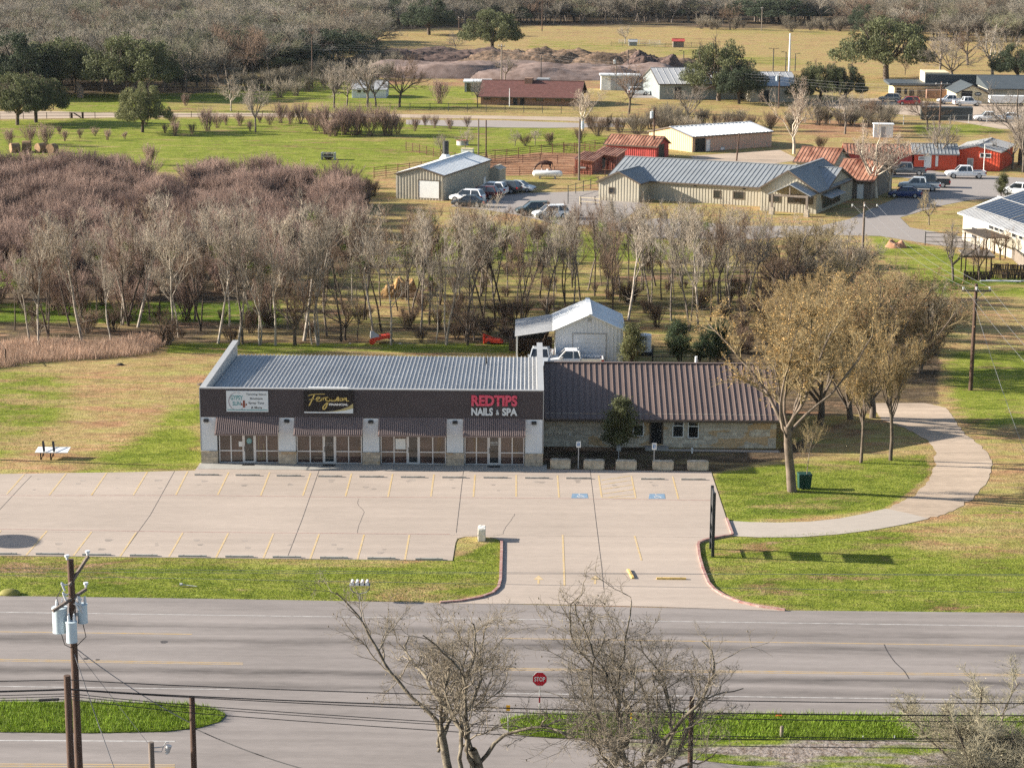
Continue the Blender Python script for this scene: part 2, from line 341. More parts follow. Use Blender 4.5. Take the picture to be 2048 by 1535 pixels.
def np_mesh(name, co, faces, smooth=False):
    me = bpy.data.meshes.new(name); n, k = faces.shape
    me.vertices.add(len(co)); me.vertices.foreach_set('co', np.ascontiguousarray(co, np.float32).ravel())
    me.loops.add(n*k); me.loops.foreach_set('vertex_index', faces.astype(np.int32).ravel())
    me.polygons.add(n); me.polygons.foreach_set('loop_start', np.arange(0, n*k, k, dtype=np.int32))
    if smooth: me.polygons.foreach_set('use_smooth', np.ones(n, bool))
    me.update(calc_edges=True); return me
me = np_mesh('ground', co_, fc)
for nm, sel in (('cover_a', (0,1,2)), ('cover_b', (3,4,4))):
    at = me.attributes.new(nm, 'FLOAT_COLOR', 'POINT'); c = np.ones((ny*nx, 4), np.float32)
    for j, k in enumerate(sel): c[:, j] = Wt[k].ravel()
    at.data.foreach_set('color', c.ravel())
def ground_material(name, use_attr=True, fixed=None):
    m = bpy.data.materials.new(name); nt, N, L, b = nodes(m); b.inputs['Roughness'].default_value = 1; b.inputs['Specular IOR Level'].default_value = .05
    g = N.new('ShaderNodeNewGeometry')
    def noise(sc, det=5, stretch=(1,1,1), dist=0.0):
        mp = N.new('ShaderNodeMapping'); mp.inputs['Scale'].default_value = stretch; L.new(g.outputs['Position'], mp.inputs[0])
        n = N.new('ShaderNodeTexNoise'); n.inputs['Scale'].default_value = sc; n.inputs['Detail'].default_value = det; n.inputs['Roughness'].default_value = .62; n.inputs['Distortion'].default_value = dist
        L.new(mp.outputs[0], n.inputs['Vector']); return n.outputs['Fac']
    def math_(op, a, b_, clamp=False):
        n = N.new('ShaderNodeMath'); n.operation = op; n.use_clamp = clamp
        for i, x in enumerate((a, b_)):
            if isinstance(x, (int, float)): n.inputs[i].default_value = x
            else: L.new(x, n.inputs[i])
        return n.outputs[0]
    def mix(f, a, b_):
        n = N.new('ShaderNodeMix'); n.data_type = 'RGBA'
        if isinstance(f, (int, float)): n.inputs[0].default_value = f
        else: L.new(f, n.inputs[0])
        for i, x in ((6, a), (7, b_)):
            if isinstance(x, tuple): n.inputs[i].default_value = (*x, 1)
            else: L.new(x, n.inputs[i])
        return n.outputs[2]
    nb = noise(.05, 6, (.7,1.1,1), .8); nm = noise(.28, 6, (.5,1.1,1), .6); nf = noise(1.6, 5, (.7,1.1,1)); nx_ = noise(7, 4)
    nh = noise(.5, 4, (.25, 1.5, 1)); n5 = noise(.45, 6, (.7, 1.2, 1), .5)
    def ch(attr, k):
        a = N.new('ShaderNodeAttribute'); a.attribute_name = attr; s = N.new('ShaderNodeSeparateColor'); L.new(a.outputs['Color'], s.inputs[0]); return s.outputs[k]
    def tone(lo, mid, hi):
        rp = N.new('ShaderNodeValToRGB'); e = rp.color_ramp.elements; e[0].position = .34; e[0].color = (*lo, 1); e[1].position = .66; e[1].color = (*hi, 1)
        x = e.new(.5); x.color = (*mid, 1)
        s = math_('ADD', math_('ADD', math_('MULTIPLY', nf, .55), math_('MULTIPLY', nx_, .35)), math_('ADD', math_('MULTIPLY', n5, .55), math_('MULTIPLY', nh, .35))); s = math_('SUBTRACT', s, .40); L.new(s, rp.inputs['Fac']); return rp.outputs[0]
    green = tone((.085,.115,.014), (.175,.205,.028), (.27,.275,.06)); lush = tone((.04,.062,.009), (.095,.14,.014), (.16,.21,.025))
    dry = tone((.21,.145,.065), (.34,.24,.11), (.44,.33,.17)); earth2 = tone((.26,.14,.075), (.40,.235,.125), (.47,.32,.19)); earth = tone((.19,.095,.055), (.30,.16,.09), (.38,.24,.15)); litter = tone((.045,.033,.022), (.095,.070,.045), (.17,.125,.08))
    var = math_('ADD', math_('ADD', math_('MULTIPLY', math_('SUBTRACT', nm, .5), 2.0), math_('MULTIPLY', math_('SUBTRACT', nb, .5), 2.2)), math_('ADD', math_('MULTIPLY', math_('SUBTRACT', nh, .5), 1.2), math_('MULTIPLY', math_('SUBTRACT', nf, .5), .7)))
    def wt(x, k, soft=.16):
        s = math_('ADD', x, math_('MULTIPLY', var, k)); n = N.new('ShaderNodeMapRange'); n.interpolation_type = 'SMOOTHSTEP'
        L.new(s, n.inputs['Value']); n.inputs['From Min'].default_value = .5-soft; n.inputs['From Max'].default_value = .5+soft; return n.outputs[0]
    if use_attr:
        pt_ = math_('MULTIPLY', math_('SUBTRACT', math_('ADD', math_('MULTIPLY', nh, .6), math_('MULTIPLY', n5, .4)), .46), 7.0, True)
        straw = mix(pt_, mix(math_('MULTIPLY', math_('SUBTRACT', nm, .47), 8.0, True), dry, earth2), mix(.6, dry, green))
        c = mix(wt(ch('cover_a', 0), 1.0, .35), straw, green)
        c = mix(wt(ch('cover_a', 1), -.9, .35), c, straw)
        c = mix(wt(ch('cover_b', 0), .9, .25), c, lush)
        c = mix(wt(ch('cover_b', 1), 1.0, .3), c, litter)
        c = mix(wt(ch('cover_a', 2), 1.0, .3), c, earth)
    else: c = mix(math_('MULTIPLY', math_('SUBTRACT', nf, .3), 1.6, True), lush, green)
    L.new(c, b.inputs['Base Color'])
    bp = N.new('ShaderNodeBump'); bp.inputs['Strength'].default_value = .9; bp.inputs['Distance'].default_value = .12
    L.new(math_('ADD', nf, math_('MULTIPLY', nx_, .6)), bp.inputs['Height']); L.new(bp.outputs[0], b.inputs['Normal'])
    MATS[name] = m; return m
ground_material('ground_mat'); ground_material('verge_mat', False)
tag(link_mesh('ground', me, 'ground_mat'), 'mown lawns, pasture and woodland floor in green and straw', 'ground', kind='structure')

def pave_mat(name, c, tracks=None, var=.12, streak=.10):
    """concrete / asphalt with broad stains, fine grain and, for roads, darker wheel tracks at measured offsets"""
    m = bpy.data.materials.new(name); nt, N, L, b = nodes(m); b.inputs['Roughness'].default_value = .92; b.inputs['Specular IOR Level'].default_value = .12
    g = N.new('ShaderNodeNewGeometry')
    def noise(sc, det, st):
        mp = N.new('ShaderNodeMapping'); mp.inputs['Scale'].default_value = st; L.new(g.outputs['Position'], mp.inputs[0])
        n = N.new('ShaderNodeTexNoise'); n.inputs['Scale'].default_value = sc; n.inputs['Detail'].default_value = det; n.inputs['Roughness'].default_value = .6; L.new(mp.outputs[0], n.inputs[0]); return n.outputs['Fac']
    def m2(op, a, b_):
        n = N.new('ShaderNodeMath'); n.operation = op
        for i, x in enumerate((a, b_)):
            if isinstance(x, (int, float)): n.inputs[i].default_value = x
            else: L.new(x, n.inputs[i])
        return n.outputs[0]
    f = m2('ADD', m2('ADD', m2('MULTIPLY', noise(.12, 6, (.6,1,1)), var*2.2), m2('MULTIPLY', noise(3.2, 6, (.45,1,1)), var*1.3)), m2('MULTIPLY', noise(.7, 5, (.12,1.6,1)), streak*2.5))
    f = m2('ADD', m2('SUBTRACT', f, var*1.75+streak*1.25), 1.0)
    if tracks:
        sp = N.new('ShaderNodeSeparateXYZ'); L.new(g.outputs['Position'], sp.inputs[0])
        yy = m2('SUBTRACT', sp.outputs['Y'], m2('MULTIPLY', sp.outputs['X'], tracks[0]))
        wob = m2('MULTIPLY', m2('SUBTRACT', noise(.6, 5, (.35,1.2,1)), .5), 1.5)
        for c0, wd, am in tracks[1]:
            d = m2('DIVIDE', m2('ABSOLUTE', m2('SUBTRACT', m2('ADD', yy, wob), c0), 0), wd)
            k = m2('MULTIPLY', m2('MULTIPLY', m2('MAXIMUM', m2('SUBTRACT', 1.0, d), 0), am), m2('ADD', .15, m2('MULTIPLY', noise(1.1, 7, (.22,1.6,1)), 1.7))); f = m2('SUBTRACT', f, k)
    mx = N.new('ShaderNodeVectorMath'); mx.operation = 'SCALE'; mx.inputs[0].default_value = c; L.new(f, mx.inputs['Scale']); L.new(mx.outputs[0], b.inputs['Base Color'])
    MATS[name] = m; return m
def sheet(name, pts, z, matn, label=None, skirt=0.0, kind='structure'):
    """flat outline laid z above the ground"""
    mb = MB(); P = [(p.x, p.y, z) for p in pts]; n = len(P); mb.add(P, [tuple(range(n))])
    if skirt: mb.add(P+[(x, y, z-skirt) for x, y, _ in P], [(i, n+i, n+(i+1) % n, (i+1) % n) for i in range(n)])
    o = mb.build(name, [matn]); o.data.update()
    if o.data.polygons[0].normal.z < 0: o.data.flip_normals()
    return tag(o, label, None, None, kind)
def gp(l): return [G(*p) for p in l]

# road: its own direction, from its two edge lines
rl = [G(0,1224), G(2048,1252)]; RS = (rl[1].y-rl[0].y)/(rl[1].x-rl[0].x)
def roff(px, py): p = G(px, py); return p.y-RS*p.x
ye_top_l = roff(200,1194)
tr = [(roff(1024,y), wd, am) for y, wd, am in ((1262,.8,.30),(1290,.8,.42),(1353,.8,.48),(1380,.8,.34))]
pave_mat('asphalt', (.235,.208,.194), (RS, tr), .24, .30); pave_mat('lot_conc', (.375,.312,.262), None, .22, .14); pave_mat('drive_conc', (.40,.35,.30), None, .2, .1)
pave_mat('dirt', (.40,.315,.24), None, .45, .34); pave_mat('gravel', (.31,.27,.245), None, .12, .05); pave_mat('paved_far', (.28,.25,.23), None, .08, .10)
def on_road(px, off): return None
yr0 = [G(-600,1188), G(0,1191), G(500,1198), G(880,1205)]; yr1 = [G(1560,1220), G(2048,1225), G(2700,1233)]
sheet('road', [Vector((-70,35,0)), Vector((70,35,0))] + yr1[::-1] + yr0[::-1], .012, 'asphalt', 'wide asphalt highway with worn wheel tracks and yellow centre lines')
LOT = [(-350,954),(0,948),(252,944.5),(390,941),(400,926),(745,929),(1087,933),(1087,938.5),(1423,943.5),(1424,950),(1438,992),(1452,1035),(1465,1071),(1448,1073),(1430,1076.5),(1410,1081),(1398,1086),
       (1396,1092),(1399,1115),(1406,1140),(1417,1167),(1430,1181),(1450,1193),(1480,1205),(1520,1214),(1570,1222),(1300,1213),(1080,1208),(870,1207),(920,1203),(960,1196),(985,1187),(997,1176),(1001,1160),(1003,1100),(1003,1082),(990,1076),(960,1072.5),(930,1073),(915,1077),(911,1085),(905,1121),(0,1111),(-350,1107)]
sheet('parking_lot', gp(LOT), .03, 'lot_conc', 'pale concrete parking lot with yellow stall lines', .04)
sheet('driveway', gp([(1453,1041),(1500,1044),(1560,1045),(1620,1043),(1680,1036.5),(1730,1027),(1772,1017),(1815,1026),(1857,1037),(1810,1048),(1750,1059),(1680,1068),(1600,1074),(1520,1074.5),(1466,1072)]), .024, 'drive_conc', 'curved pale concrete drive leaving the lot')
TR_L = [(1772,1017),(1805,1003),(1835,985),(1858,960),(1869,932),(1871,905),(1858,882),(1832,866),(1795,850),(1762,838),(1748,820),(1752,806)]
TR_R = [(1857,1037),(1905,1022),(1945,997),(1972,968),(1984,938),(1980,912),(1960,890),(1930,868),(1912,845),(1904,828),(1890,814),(1850,806)]
def ribbon(name, Lp, Rp, z, matn, label):
    a, b = gp(Lp), gp(Rp); rj = random.Random(7)
    def rag(l):
        o = []
        for p, q in zip(l[:-1], l[1:]):
            for k in range(6): o.append(p+(q-p)*(k/6)+Vector((rj.uniform(-.10,.10), rj.uniform(-.18,.18), 0)))
        return o+[l[-1]]
    a, b = rag(a), rag(b); mb = MB(); n = len(a)
    mb.add([(p.x, p.y, z) for p in a]+[(p.x, p.y, z) for p in b], [(i, n+i, n+i+1, i+1) for i in range(n-1)])
    o = mb.build(name, [matn]); o.data.update()
    if o.data.polygons[0].normal.z < 0: o.data.flip_normals()
    return tag(o, label, None, None, 'structure')
ribbon('dirt_track', TR_L, TR_R, .016, 'dirt', 'curving pale dirt track')
# verges between the highway and the lower street
LV = [(-500,1402),(0,1404),(250,1405),(380,1408),(430,1418),(452,1430),(440,1443),(400,1455),(330,1463),(180,1466),(0,1464),(-500,1462)]
RV = [(1000,1440),(1040,1432),(1100,1428),(1500,1428),(1830,1430),(2500,1438),(2500,1480),(1830,1479),(1500,1480),(1100,1476),(1030,1468),(1005,1455)]
sheet('grass_verge', gp(LV), .05, 'verge_mat', 'lush grass verge under the poles', .06); sheet('grass_verge', gp(RV), .05, 'verge_mat', 'lush grass verge by the stop sign', .06)
ground_material('shoulder_mat', False); m_ = MATS['shoulder_mat']; nt_ = m_.node_tree; bs_ = nt_.nodes['Principled BSDF']; src_ = bs_.inputs['Base Color'].links[0].from_socket
g_ = nt_.nodes.new('ShaderNodeNewGeometry'); n_ = nt_.nodes.new('ShaderNodeTexNoise'); n_.inputs['Scale'].default_value = .55; n_.inputs['Detail'].default_value = 7; mp_ = nt_.nodes.new('ShaderNodeMapping'); mp_.inputs['Scale'].default_value = (.35,1.3,1); nt_.links.new(g_.outputs['Position'], mp_.inputs[0]); nt_.links.new(mp_.outputs[0], n_.inputs[0])
r_m = nt_.nodes.new('ShaderNodeMapRange'); r_m.inputs['From Min'].default_value = .47; r_m.inputs['From Max'].default_value = .58; nt_.links.new(n_.outputs['Fac'], r_m.inputs['Value'])
n2_ = nt_.nodes.new('ShaderNodeTexNoise'); n2_.inputs['Scale'].default_value = 3.5; n2_.inputs['Detail'].default_value = 6; nt_.links.new(g_.outputs['Position'], n2_.inputs[0]); cr_ = nt_.nodes.new('ShaderNodeValToRGB'); cr_.color_ramp.elements[0].position = .35; cr_.color_ramp.elements[0].color = (.15,.115,.09,1); cr_.color_ramp.elements[1].position = .62; cr_.color_ramp.elements[1].color = (.29,.25,.225,1); nt_.links.new(n2_.outputs['Fac'], cr_.inputs['Fac'])
mm_ = nt_.nodes.new('ShaderNodeMix'); mm_.data_type = 'RGBA'; nt_.links.new(r_m.outputs[0], mm_.inputs[0]); nt_.links.new(cr_.outputs[0], mm_.inputs[6]); nt_.links.new(src_, mm_.inputs[7]); nt_.links.new(mm_.outputs[2], bs_.inputs['Base Color'])
sheet('dirt_shoulder', gp([(1180,1480),(1500,1480.5),(2500,1481),(2500,1545),(1900,1533),(1640,1538),(1480,1530),(1330,1512),(1230,1492)]), .03, 'shoulder_mat', 'gravelly dirt and thin grass shoulder of the lower street')
# far roads and yards
ribbon('gravel_road', [(-300,226),(60,222),(240,226),(500,226),(620,227),(760,228),(1000,232),(1260,236),(1420,246)], [(-300,242),(60,238),(240,235),(500,233),(620,234),(760,235),(1000,238),(1260,246),(1420,258)], .02, 'dirt', 'pale gravel road along the pasture fence')
sheet('gravel_lot', gp([(812,240),(1000,241),(1180,247),(1235,247),(1250,254),(1100,256),(960,255),(812,249)]), .025, 'gravel', 'grey gravel lot beyond the pasture')
sheet('car_park', gp([(900,413),(968,385),(1062,386),(1130,384),(1215,380),(1290,410),(1230,450),(1120,450),(1035,430),(960,418)]), .02, 'paved_far', 'grey paved drive by the metal shed')
sheet('far_road', gp([(1180,452),(1320,436),(1480,452),(1640,452),(1700,438),(1740,418),(1810,390),(1855,360),(1690,345),(1700,330),(1790,328),(1890,346),(2300,372),(2300,398),(2080,392),(1940,400),(1880,412),(1800,435),(1820,455),(1960,480),(1960,500),(1870,490),(1760,472),(1640,470),(1480,480),(1300,475)]), .02, 'paved_far', 'grey asphalt lane between the office and red sheds')
sheet('sand_yard', gp([(1380,312),(1560,300),(1600,320),(1500,335),(1400,330)]), .018, 'dirt', 'sandy yard by the long tan warehouse')
sheet('dealer_yard', gp([(1600,205),(1760,196),(1900,206),(2200,214),(2200,262),(2000,258),(1930,246),(1840,232),(1700,222)]), .018, 'dirt', 'tan gravel yard of the far offices')
sheet('store_yard', gp([(1240,172),(1330,164),(1330,196),(1260,196)]), .018, 'paved_far', 'small far yard of parked cars')
# ------------------------------------------------------------------ text and symbols
def text_mesh(s, size=1.0, bold=0.0, space=1.0):
    """flat letters as 2-D polygons: returns verts, faces, width, height"""
    cu = bpy.data.curves.new('lettering', 'FONT'); cu.body = s; cu.size = size; cu.space_character = space; cu.offset = bold; cu.resolution_u = 4
    o = bpy.data.objects.new('lettering', cu); COL.objects.link(o)
    dg = bpy.context.evaluated_depsgraph_get(); me = bpy.data.meshes.new_from_object(o.evaluated_get(dg))
    vs = [tuple(v.co) for v in me.vertices]; fs = [tuple(p.vertices) for p in me.polygons]
    bpy.data.objects.remove(o); bpy.data.curves.remove(cu); bpy.data.meshes.remove(me)
    return vs, fs
def put_text(mb, s, f, u0, u1, v0, v1, d, m=0, bold=0.0, thick=0.0):
    """fit the word into the box u0..u1, v0..v1 of a wall; f(u,v,d)->point; thick makes raised letters"""
    vs, fs = text_mesh(s, 1, bold); xs = [v[0] for v in vs]; ys_ = [v[1] for v in vs]
    a, b, c, e = min(xs), max(xs), min(ys_), max(ys_)
    P = [(u0+(x-a)/(b-a)*(u1-u0), v0+(y-c)/(e-c)*(v1-v0)) for x, y, _ in vs]
    mb.add([f(u, v, d+thick) for u, v in P], fs, m)
    if thick:
        cnt = {}
        for q in fs:
            for i in range(len(q)): cnt.setdefault(frozenset((q[i], q[(i+1) % len(q)])), []).append((q[i], q[(i+1) % len(q)]))
        n = len(P); side = [(a_[0][1], a_[0][0], a_[0][0]+n, a_[0][1]+n) for a_ in cnt.values() if len(a_) == 1]
        mb.add([f(u, v, d+thick) for u, v in P]+[f(u, v, d) for u, v in P], side, m)
def stroke(mb, pts, f, w, d, m=0):
    """flat brush stroke through 2-D points"""
    P = [Vector(p) for p in pts]; n = len(P); vs = []
    for i, p in enumerate(P):
        t = (P[min(i+1, n-1)]-P[max(i-1, 0)]).normalized(); q = Vector((-t.y, t.x))*w/2
        vs += [f(*(p+q), d), f(*(p-q), d)]
    mb.add(vs, [(2*i+1, 2*i+3, 2*i+2, 2*i) for i in range(n-1)], m)
def smooth_pts(p, k=5):
    out = []; n = len(p)
    for i in range(n-1):
        a, b, c, d = p[max(i-1, 0)], p[i], p[i+1], p[min(i+2, n-1)]
        for j in range(k):
            t = j/k; out.append(tuple(.5*(2*b[q]+(c[q]-a[q])*t+(2*a[q]-5*b[q]+4*c[q]-d[q])*t*t+(3*b[q]-a[q]-3*c[q]+d[q])*t**3) for q in (0, 1)))
    return out+[tuple(p[-1])]
WCHAIR = [[(.42,.80),(.46,.50),(.72,.50),(.84,.22),(.95,.26)], [(.46,.64),(.70,.64)],
          [(.36,.55),(.26,.42),(.26,.26),(.38,.14),(.54,.14),(.66,.24),(.68,.36)]]
def wheelchair(mb, f, u0, u1, v0, v1, d, m=0, w=.085):
    g = lambda u, v, dd: f(u0+u*(u1-u0), v0+v*(v1-v0), dd)
    for s in WCHAIR: stroke(mb, smooth_pts(s, 4), g, w, d, m)
    c = [(.42+.075*math.cos(a*math.pi/5), .91+.075*math.sin(a*math.pi/5)) for a in range(10)]
    mb.add([g(u, v, d) for u, v in c], [tuple(range(10))], m)

# ------------------------------------------------------------------ the row of shops
Y0 = G(745, 929).y
SX0, SX1 = V(402, 850, Y0).x, V(1085.5, 850, Y0).x
def X0(px, y=Y0): return V(px, 860, y).x
def Z0(py, px=745, y=Y0): return V(px, py, y).z
zF1, zF0 = Z0(779.5), Z0(836)                    # fascia top and bottom
DEP = 16.2; YB = Y0+DEP; zB = zF1-1.08           # roof falls to the back
shop = thing('shop_building', 'long low strip of shops with dark fascia, grey ribbed roof and four striped awnings', 'building', (SX0, Y0, 0))
mb = MB()   # carcass: side and back walls
mb.box(SX0+.02, Y0+.30, 0, SX0+.3, YB, zF0+.6).box(SX1-.3, Y0+.30, 0, SX1-.02, YB, zF0+.6).box(SX0+.3, YB-.25, 0, SX1-.3, YB, zB-.05)
mb.box(SX0+.3, Y0+.32, zF0-.35, SX1-.3, Y0+.5, zF0)
mb.build('wall', 'dark_siding', shop, True)
mb = MB()   # dark lap-siding fascia: each board a thin step
nb_ = 15
for i in range(nb_):
    za, zb = zF0+(zF1-zF0)*i/nb_, zF0+(zF1-zF0)*(i+1)/nb_
    mb.hull8([(SX0,Y0-.03,za),(SX1,Y0-.03,za),(SX1,Y0+.3,za),(SX0,Y0+.3,za),(SX0,Y0-.008,zb-.004),(SX1,Y0-.008,zb-.004),(SX1,Y0+.3,zb-.004),(SX0,Y0+.3,zb-.004)])
mb.build('fascia', 'dark_siding', shop, True)
mb = MB(); mb.box(SX0-.05, Y0-.06, zF1, SX1+.05, Y0+.22, zF1+.07)
mb.box(SX0-.06, Y0-.05, 0.9, SX0-.004, Y0+.06, zF1).box(SX1+.004, Y0-.05, .9, SX1+.06, Y0+.06, zF1)
mb.build('trim', 'trim_grey', shop, True)
mb = MB()   # roof pan with standing ribs
def rz(y): return zF1-.62+(zB-zF1+.62)*(y-Y0-.2)/(DEP-.2)
ra, rb = SX0+.3, SX1-.3
mb.hull8([(ra,Y0+.2,rz(Y0+.2)-.1),(rb,Y0+.2,rz(Y0+.2)-.1),(rb,YB+.15,rz(YB+.15)-.1),(ra,YB+.15,rz(YB+.15)-.1),(ra,Y0+.2,rz(Y0+.2)),(rb,Y0+.2,rz(Y0+.2)),(rb,YB+.15,rz(YB+.15)),(ra,YB+.15,rz(YB+.15))])
nr = int((rb-ra)/.278)
for i in range(nr):
    x = ra+(i+.7)*(rb-ra)/nr
    mb.hull8([(x-.034,Y0+.22,rz(Y0+.22)-.02),(x+.034,Y0+.22,rz(Y0+.22)-.02),(x+.034,YB+.13,rz(YB+.13)-.02),(x-.034,YB+.13,rz(YB+.13)-.02),
              (x-.018,Y0+.22,rz(Y0+.22)+.085),(x+.018,Y0+.22,rz(Y0+.22)+.085),(x+.018,YB+.13,rz(YB+.13)+.085),(x-.018,YB+.13,rz(YB+.13)+.085)])
roof = mb.build('roof', 'galv', shop, True)
for xa, xb in ((SX0, SX0+.3), (SX1-.3, SX1)):     # end parapets with caps
    pw = MB(); pw.box(xa+.02, Y0+.3, zB-.3, xb-.02, YB, zF1-.02); p = pw.build('parapet', 'galv', shop, True)
    MB().box(xa-.06, Y0+.222, zF1, xb+.06, YB+.06, zF1+.07).build('cap', 'trim_grey', p, True)
MB().tube([(X0(972, YB-3), YB-3, rz(YB-3)-.1), (X0(972, YB-3), YB-3, rz(YB-3)+.55)], .07, 8).build('vent_pipe', 'dark_metal', shop, True)
PIL = [(402.0,433.7),(557.3,591),(725.3,758.5),(893.4,927),(1050.7,1085)]
zS = Z0(903.5)
for a, b in PIL:
    xa, xb = X0(a), X0(b)
    pm = MB()
    for i in range(20):
        za, zb = zS+(zF0-zS)*i/20, zS+(zF0-zS)*(i+1)/20
        pm.hull8([(xa,Y0-.022,za),(xb,Y0-.022,za),(xb,Y0+.3,za),(xa,Y0+.3,za),(xa,Y0-.005,zb-.004),(xb,Y0-.005,zb-.004),(xb,Y0+.3,zb-.004),(xa,Y0+.3,zb-.004)])
    pil = pm.build('pilaster', 'white_siding', shop, True)
    MB().box(xa-.02, Y0-.11, 0, xb+.04, Y0+.3, zS-.05).box(xa-.04, Y0-.13, zS-.05, xb+.06, Y0+.3, zS+.004).build('stone_base', 'stone_base', pil, True)
    xm = (xa+xb)/2+(-.16 if a < 410 else 0); zl = Z0(844)
    l = MB().box(xm-.17, Y0-.2, zl-.02, xm+.17, Y0-.03, zl+.13).hull8([(xm-.17,Y0-.2,zl+.13),(xm+.17,Y0-.2,zl+.13),(xm+.17,Y0-.03,zl+.13),(xm-.17,Y0-.03,zl+.13),(xm-.12,Y0-.12,zl+.17),(xm+.12,Y0-.12,zl+.17),(xm+.12,Y0-.03,zl+.17),(xm-.12,Y0-.03,zl+.17)]).build('wall_lamp', 'dark_metal', pil, True)
    MB().box(xm-.13, Y0-.17, zl-.10, xm+.13, Y0-.06, zl-.02).build('diffuser', 'trim_grey', l, True)
BAYS = [(431,557.7,438.6,556.8,(461.6,485.5,510.5,533)), (588,725.7,593.9,722.8,(620,646,671,697)), (756.5,893.4,762,891,(788,814,838.8,865.5)), (926,1051,930,1048,(953,976,1001,1024.7))]
YW = Y0+.22
for bi, (a0, a1, w0, w1, mul) in enumerate(BAYS):
    # sloping striped awning: ribs run down the slope
    am = MB(); xa, xb = X0(a0, Y0-.5), X0(a1, Y0-.5); ya, yb = Y0-.05, Y0-1.05; za, zb = zF0+.06, V(745, 870, yb).z
    n = int((xb-xa)/.135)
    for i in range(n):
        x, x2 = xa+(xb-xa)*i/n, xa+(xb-xa)*(i+1)/n; t = (x2-x); h = .06
        prof = [(0,0),(.42*t,0),(.52*t,h),(.9*t,h),(t,0)]
        for (p, q), (p2, q2) in zip(prof[:-1], prof[1:]):
            nx2 = Vector((0, -(za-zb), (ya-yb))).normalized()
            A, B = Vector((x+p, ya, za))+nx2*q, Vector((x+p2, ya, za))+nx2*q2
            C, D = Vector((x+p2, yb, zb))+nx2*q2, Vector((x+p, yb, zb))+nx2*q
            am.add([A, B, C, D], [(0, 3, 2, 1)])
    am.bar((xa, yb-.005, zb-.04), (xb, yb-.005, zb-.04), .03, .09).bar((xa+.02, ya, za-.05), (xa+.02, yb, zb-.05), .03, .05).bar((xb-.02, ya, za-.05), (xb-.02, yb, zb-.05), .03, .05)
    aw = am.build('awning', 'awning', shop, True)
    MB().bar((xa+.06, Y0-.02, zb), (xa+.06, yb+.03, zb-.02), .03, .03).build('bracket', 'dark_metal', aw, True); MB().bar((xb-.06, Y0-.02, zb), (xb-.06, yb+.03, zb-.02), .03, .03).build('bracket', 'dark_metal', aw, True)
    # aluminium storefront
    us_ = [X0(w0, YW)] + [X0(m_, YW) for m_ in mul] + [X0(w1, YW)]; zt = zF0-.15; zm = Z0(902.5, y=YW); fr = MB(); dx0, dx1 = us_[2], us_[3]
    for i, x in enumerate(us_): fr.box(x-.035, YW-.06, 0, x+.035, YW+.06, zt)
    for xa_, xb_ in ((us_[0], us_[2]), (us_[3], us_[5])):
        for z in (.05, zm, zt-.05): fr.box(xa_+.035, YW-.05, z-.035, xb_-.035, YW+.05, z+.035)
    store = fr.build('storefront_frame', 'alu', shop, True)
    for i in (0, 1, 3, 4):
        tl_ = [random.uniform(-.012,.012) for _ in range(4)]; xa_, xb_ = us_[i]+.03, us_[i+1]-.03; MB().hull8([(xa_,YW-.012+tl_[0],.06),(xb_,YW-.012+tl_[1],.06),(xb_,YW+.03,.06),(xa_,YW+.03,.06),(xa_,YW-.012+tl_[2],zt),(xb_,YW-.012+tl_[3],zt),(xb_,YW+.03,zt),(xa_,YW+.03,zt)]).build('pane', 'shop_glass', store, True)
    MB().box(us_[0]-.4, YW+1.2, 0, us_[5]+.4, YW+1.25, zt+.3).build('back_blind', 'brown_roof', store, True)
    dm = MB(); dt = Z0(867.5, y=YW-.05)
    dm.box(dx0+.04, YW-.07, .02, dx0+.13, YW-.01, dt).box(dx1-.13, YW-.07, .02, dx1-.04, YW-.01, dt).box(dx0+.13, YW-.07, .02, dx1-.13, YW-.01, .16).box(dx0+.13, YW-.07, dt-.1, dx1-.13, YW-.01, dt)
    door = dm.build('door', 'alu', shop, True)
    MB().box(dx0+.12, YW-.045, .15, dx1-.12, YW-.035, dt-.09).build('pane', 'glass', door, True)
    MB().tube([(dx0+.10, YW-.14, .85), (dx0+.10, YW-.14, 1.2)], .018, 6).bar((dx0+.10,YW-.14,.87),(dx0+.10,YW-.07,.87),.02,.02).bar((dx0+.10,YW-.14,1.18),(dx0+.10,YW-.07,1.18),.02,.02).build('handle', 'dark_metal', door, True)
    ff = lambda u, v, d: (u, YW-.047-d, v)
    tx = MB(); c = (dx0+dx1)/2
    if bi == 0:
        MB().add([ff(c+.18*math.cos(t*math.pi/9), 1.55+.2*math.sin(t*math.pi/9), 0) for t in range(18)], [tuple(range(18))[::-1]]).build('logo', 'teal', door, True)
        put_text(tx, 'GYPSY', ff, c-.14, c+.14, 1.56, 1.66, .003); tx.build('lettering', 'sign_white', door, True); tx = MB(); put_text(tx, 'SUN', ff, c-.1, c+.1, 1.43, 1.53, .003); tx.build('lettering', 'sign_white', door, True)
        MB().box(us_[1]+.52, YW-.02, 1.15, us_[1]+.76, YW-.01, 1.5).build('notice', 'white_paint', store, True)
        MB().box(us_[3]+.2, YW-.012, .25, us_[3]+.22, YW-.009, 1.85).box(us_[4]-.22, YW-.012, .25, us_[4]-.2, YW-.009, 1.85).box(us_[3]+.22, YW-.012, .25, us_[4]-.22, YW-.009, .27).box(us_[3]+.22, YW-.012, 1.83, us_[4]-.22, YW-.009, 1.85).build('window_frame_display', 'olive_gold', store, True)
    if bi == 1:
        put_text(tx, 'Ferguson', ff, c-.2, c+.2, 1.4, 1.52, 0); tx.build('lettering', 'trim_grey', door, True); tx = MB(); put_text(tx, 'FINANCIAL', ff, c-.24, c+.24, 1.26, 1.33, 0); tx.build('lettering', 'trim_grey', door, True)
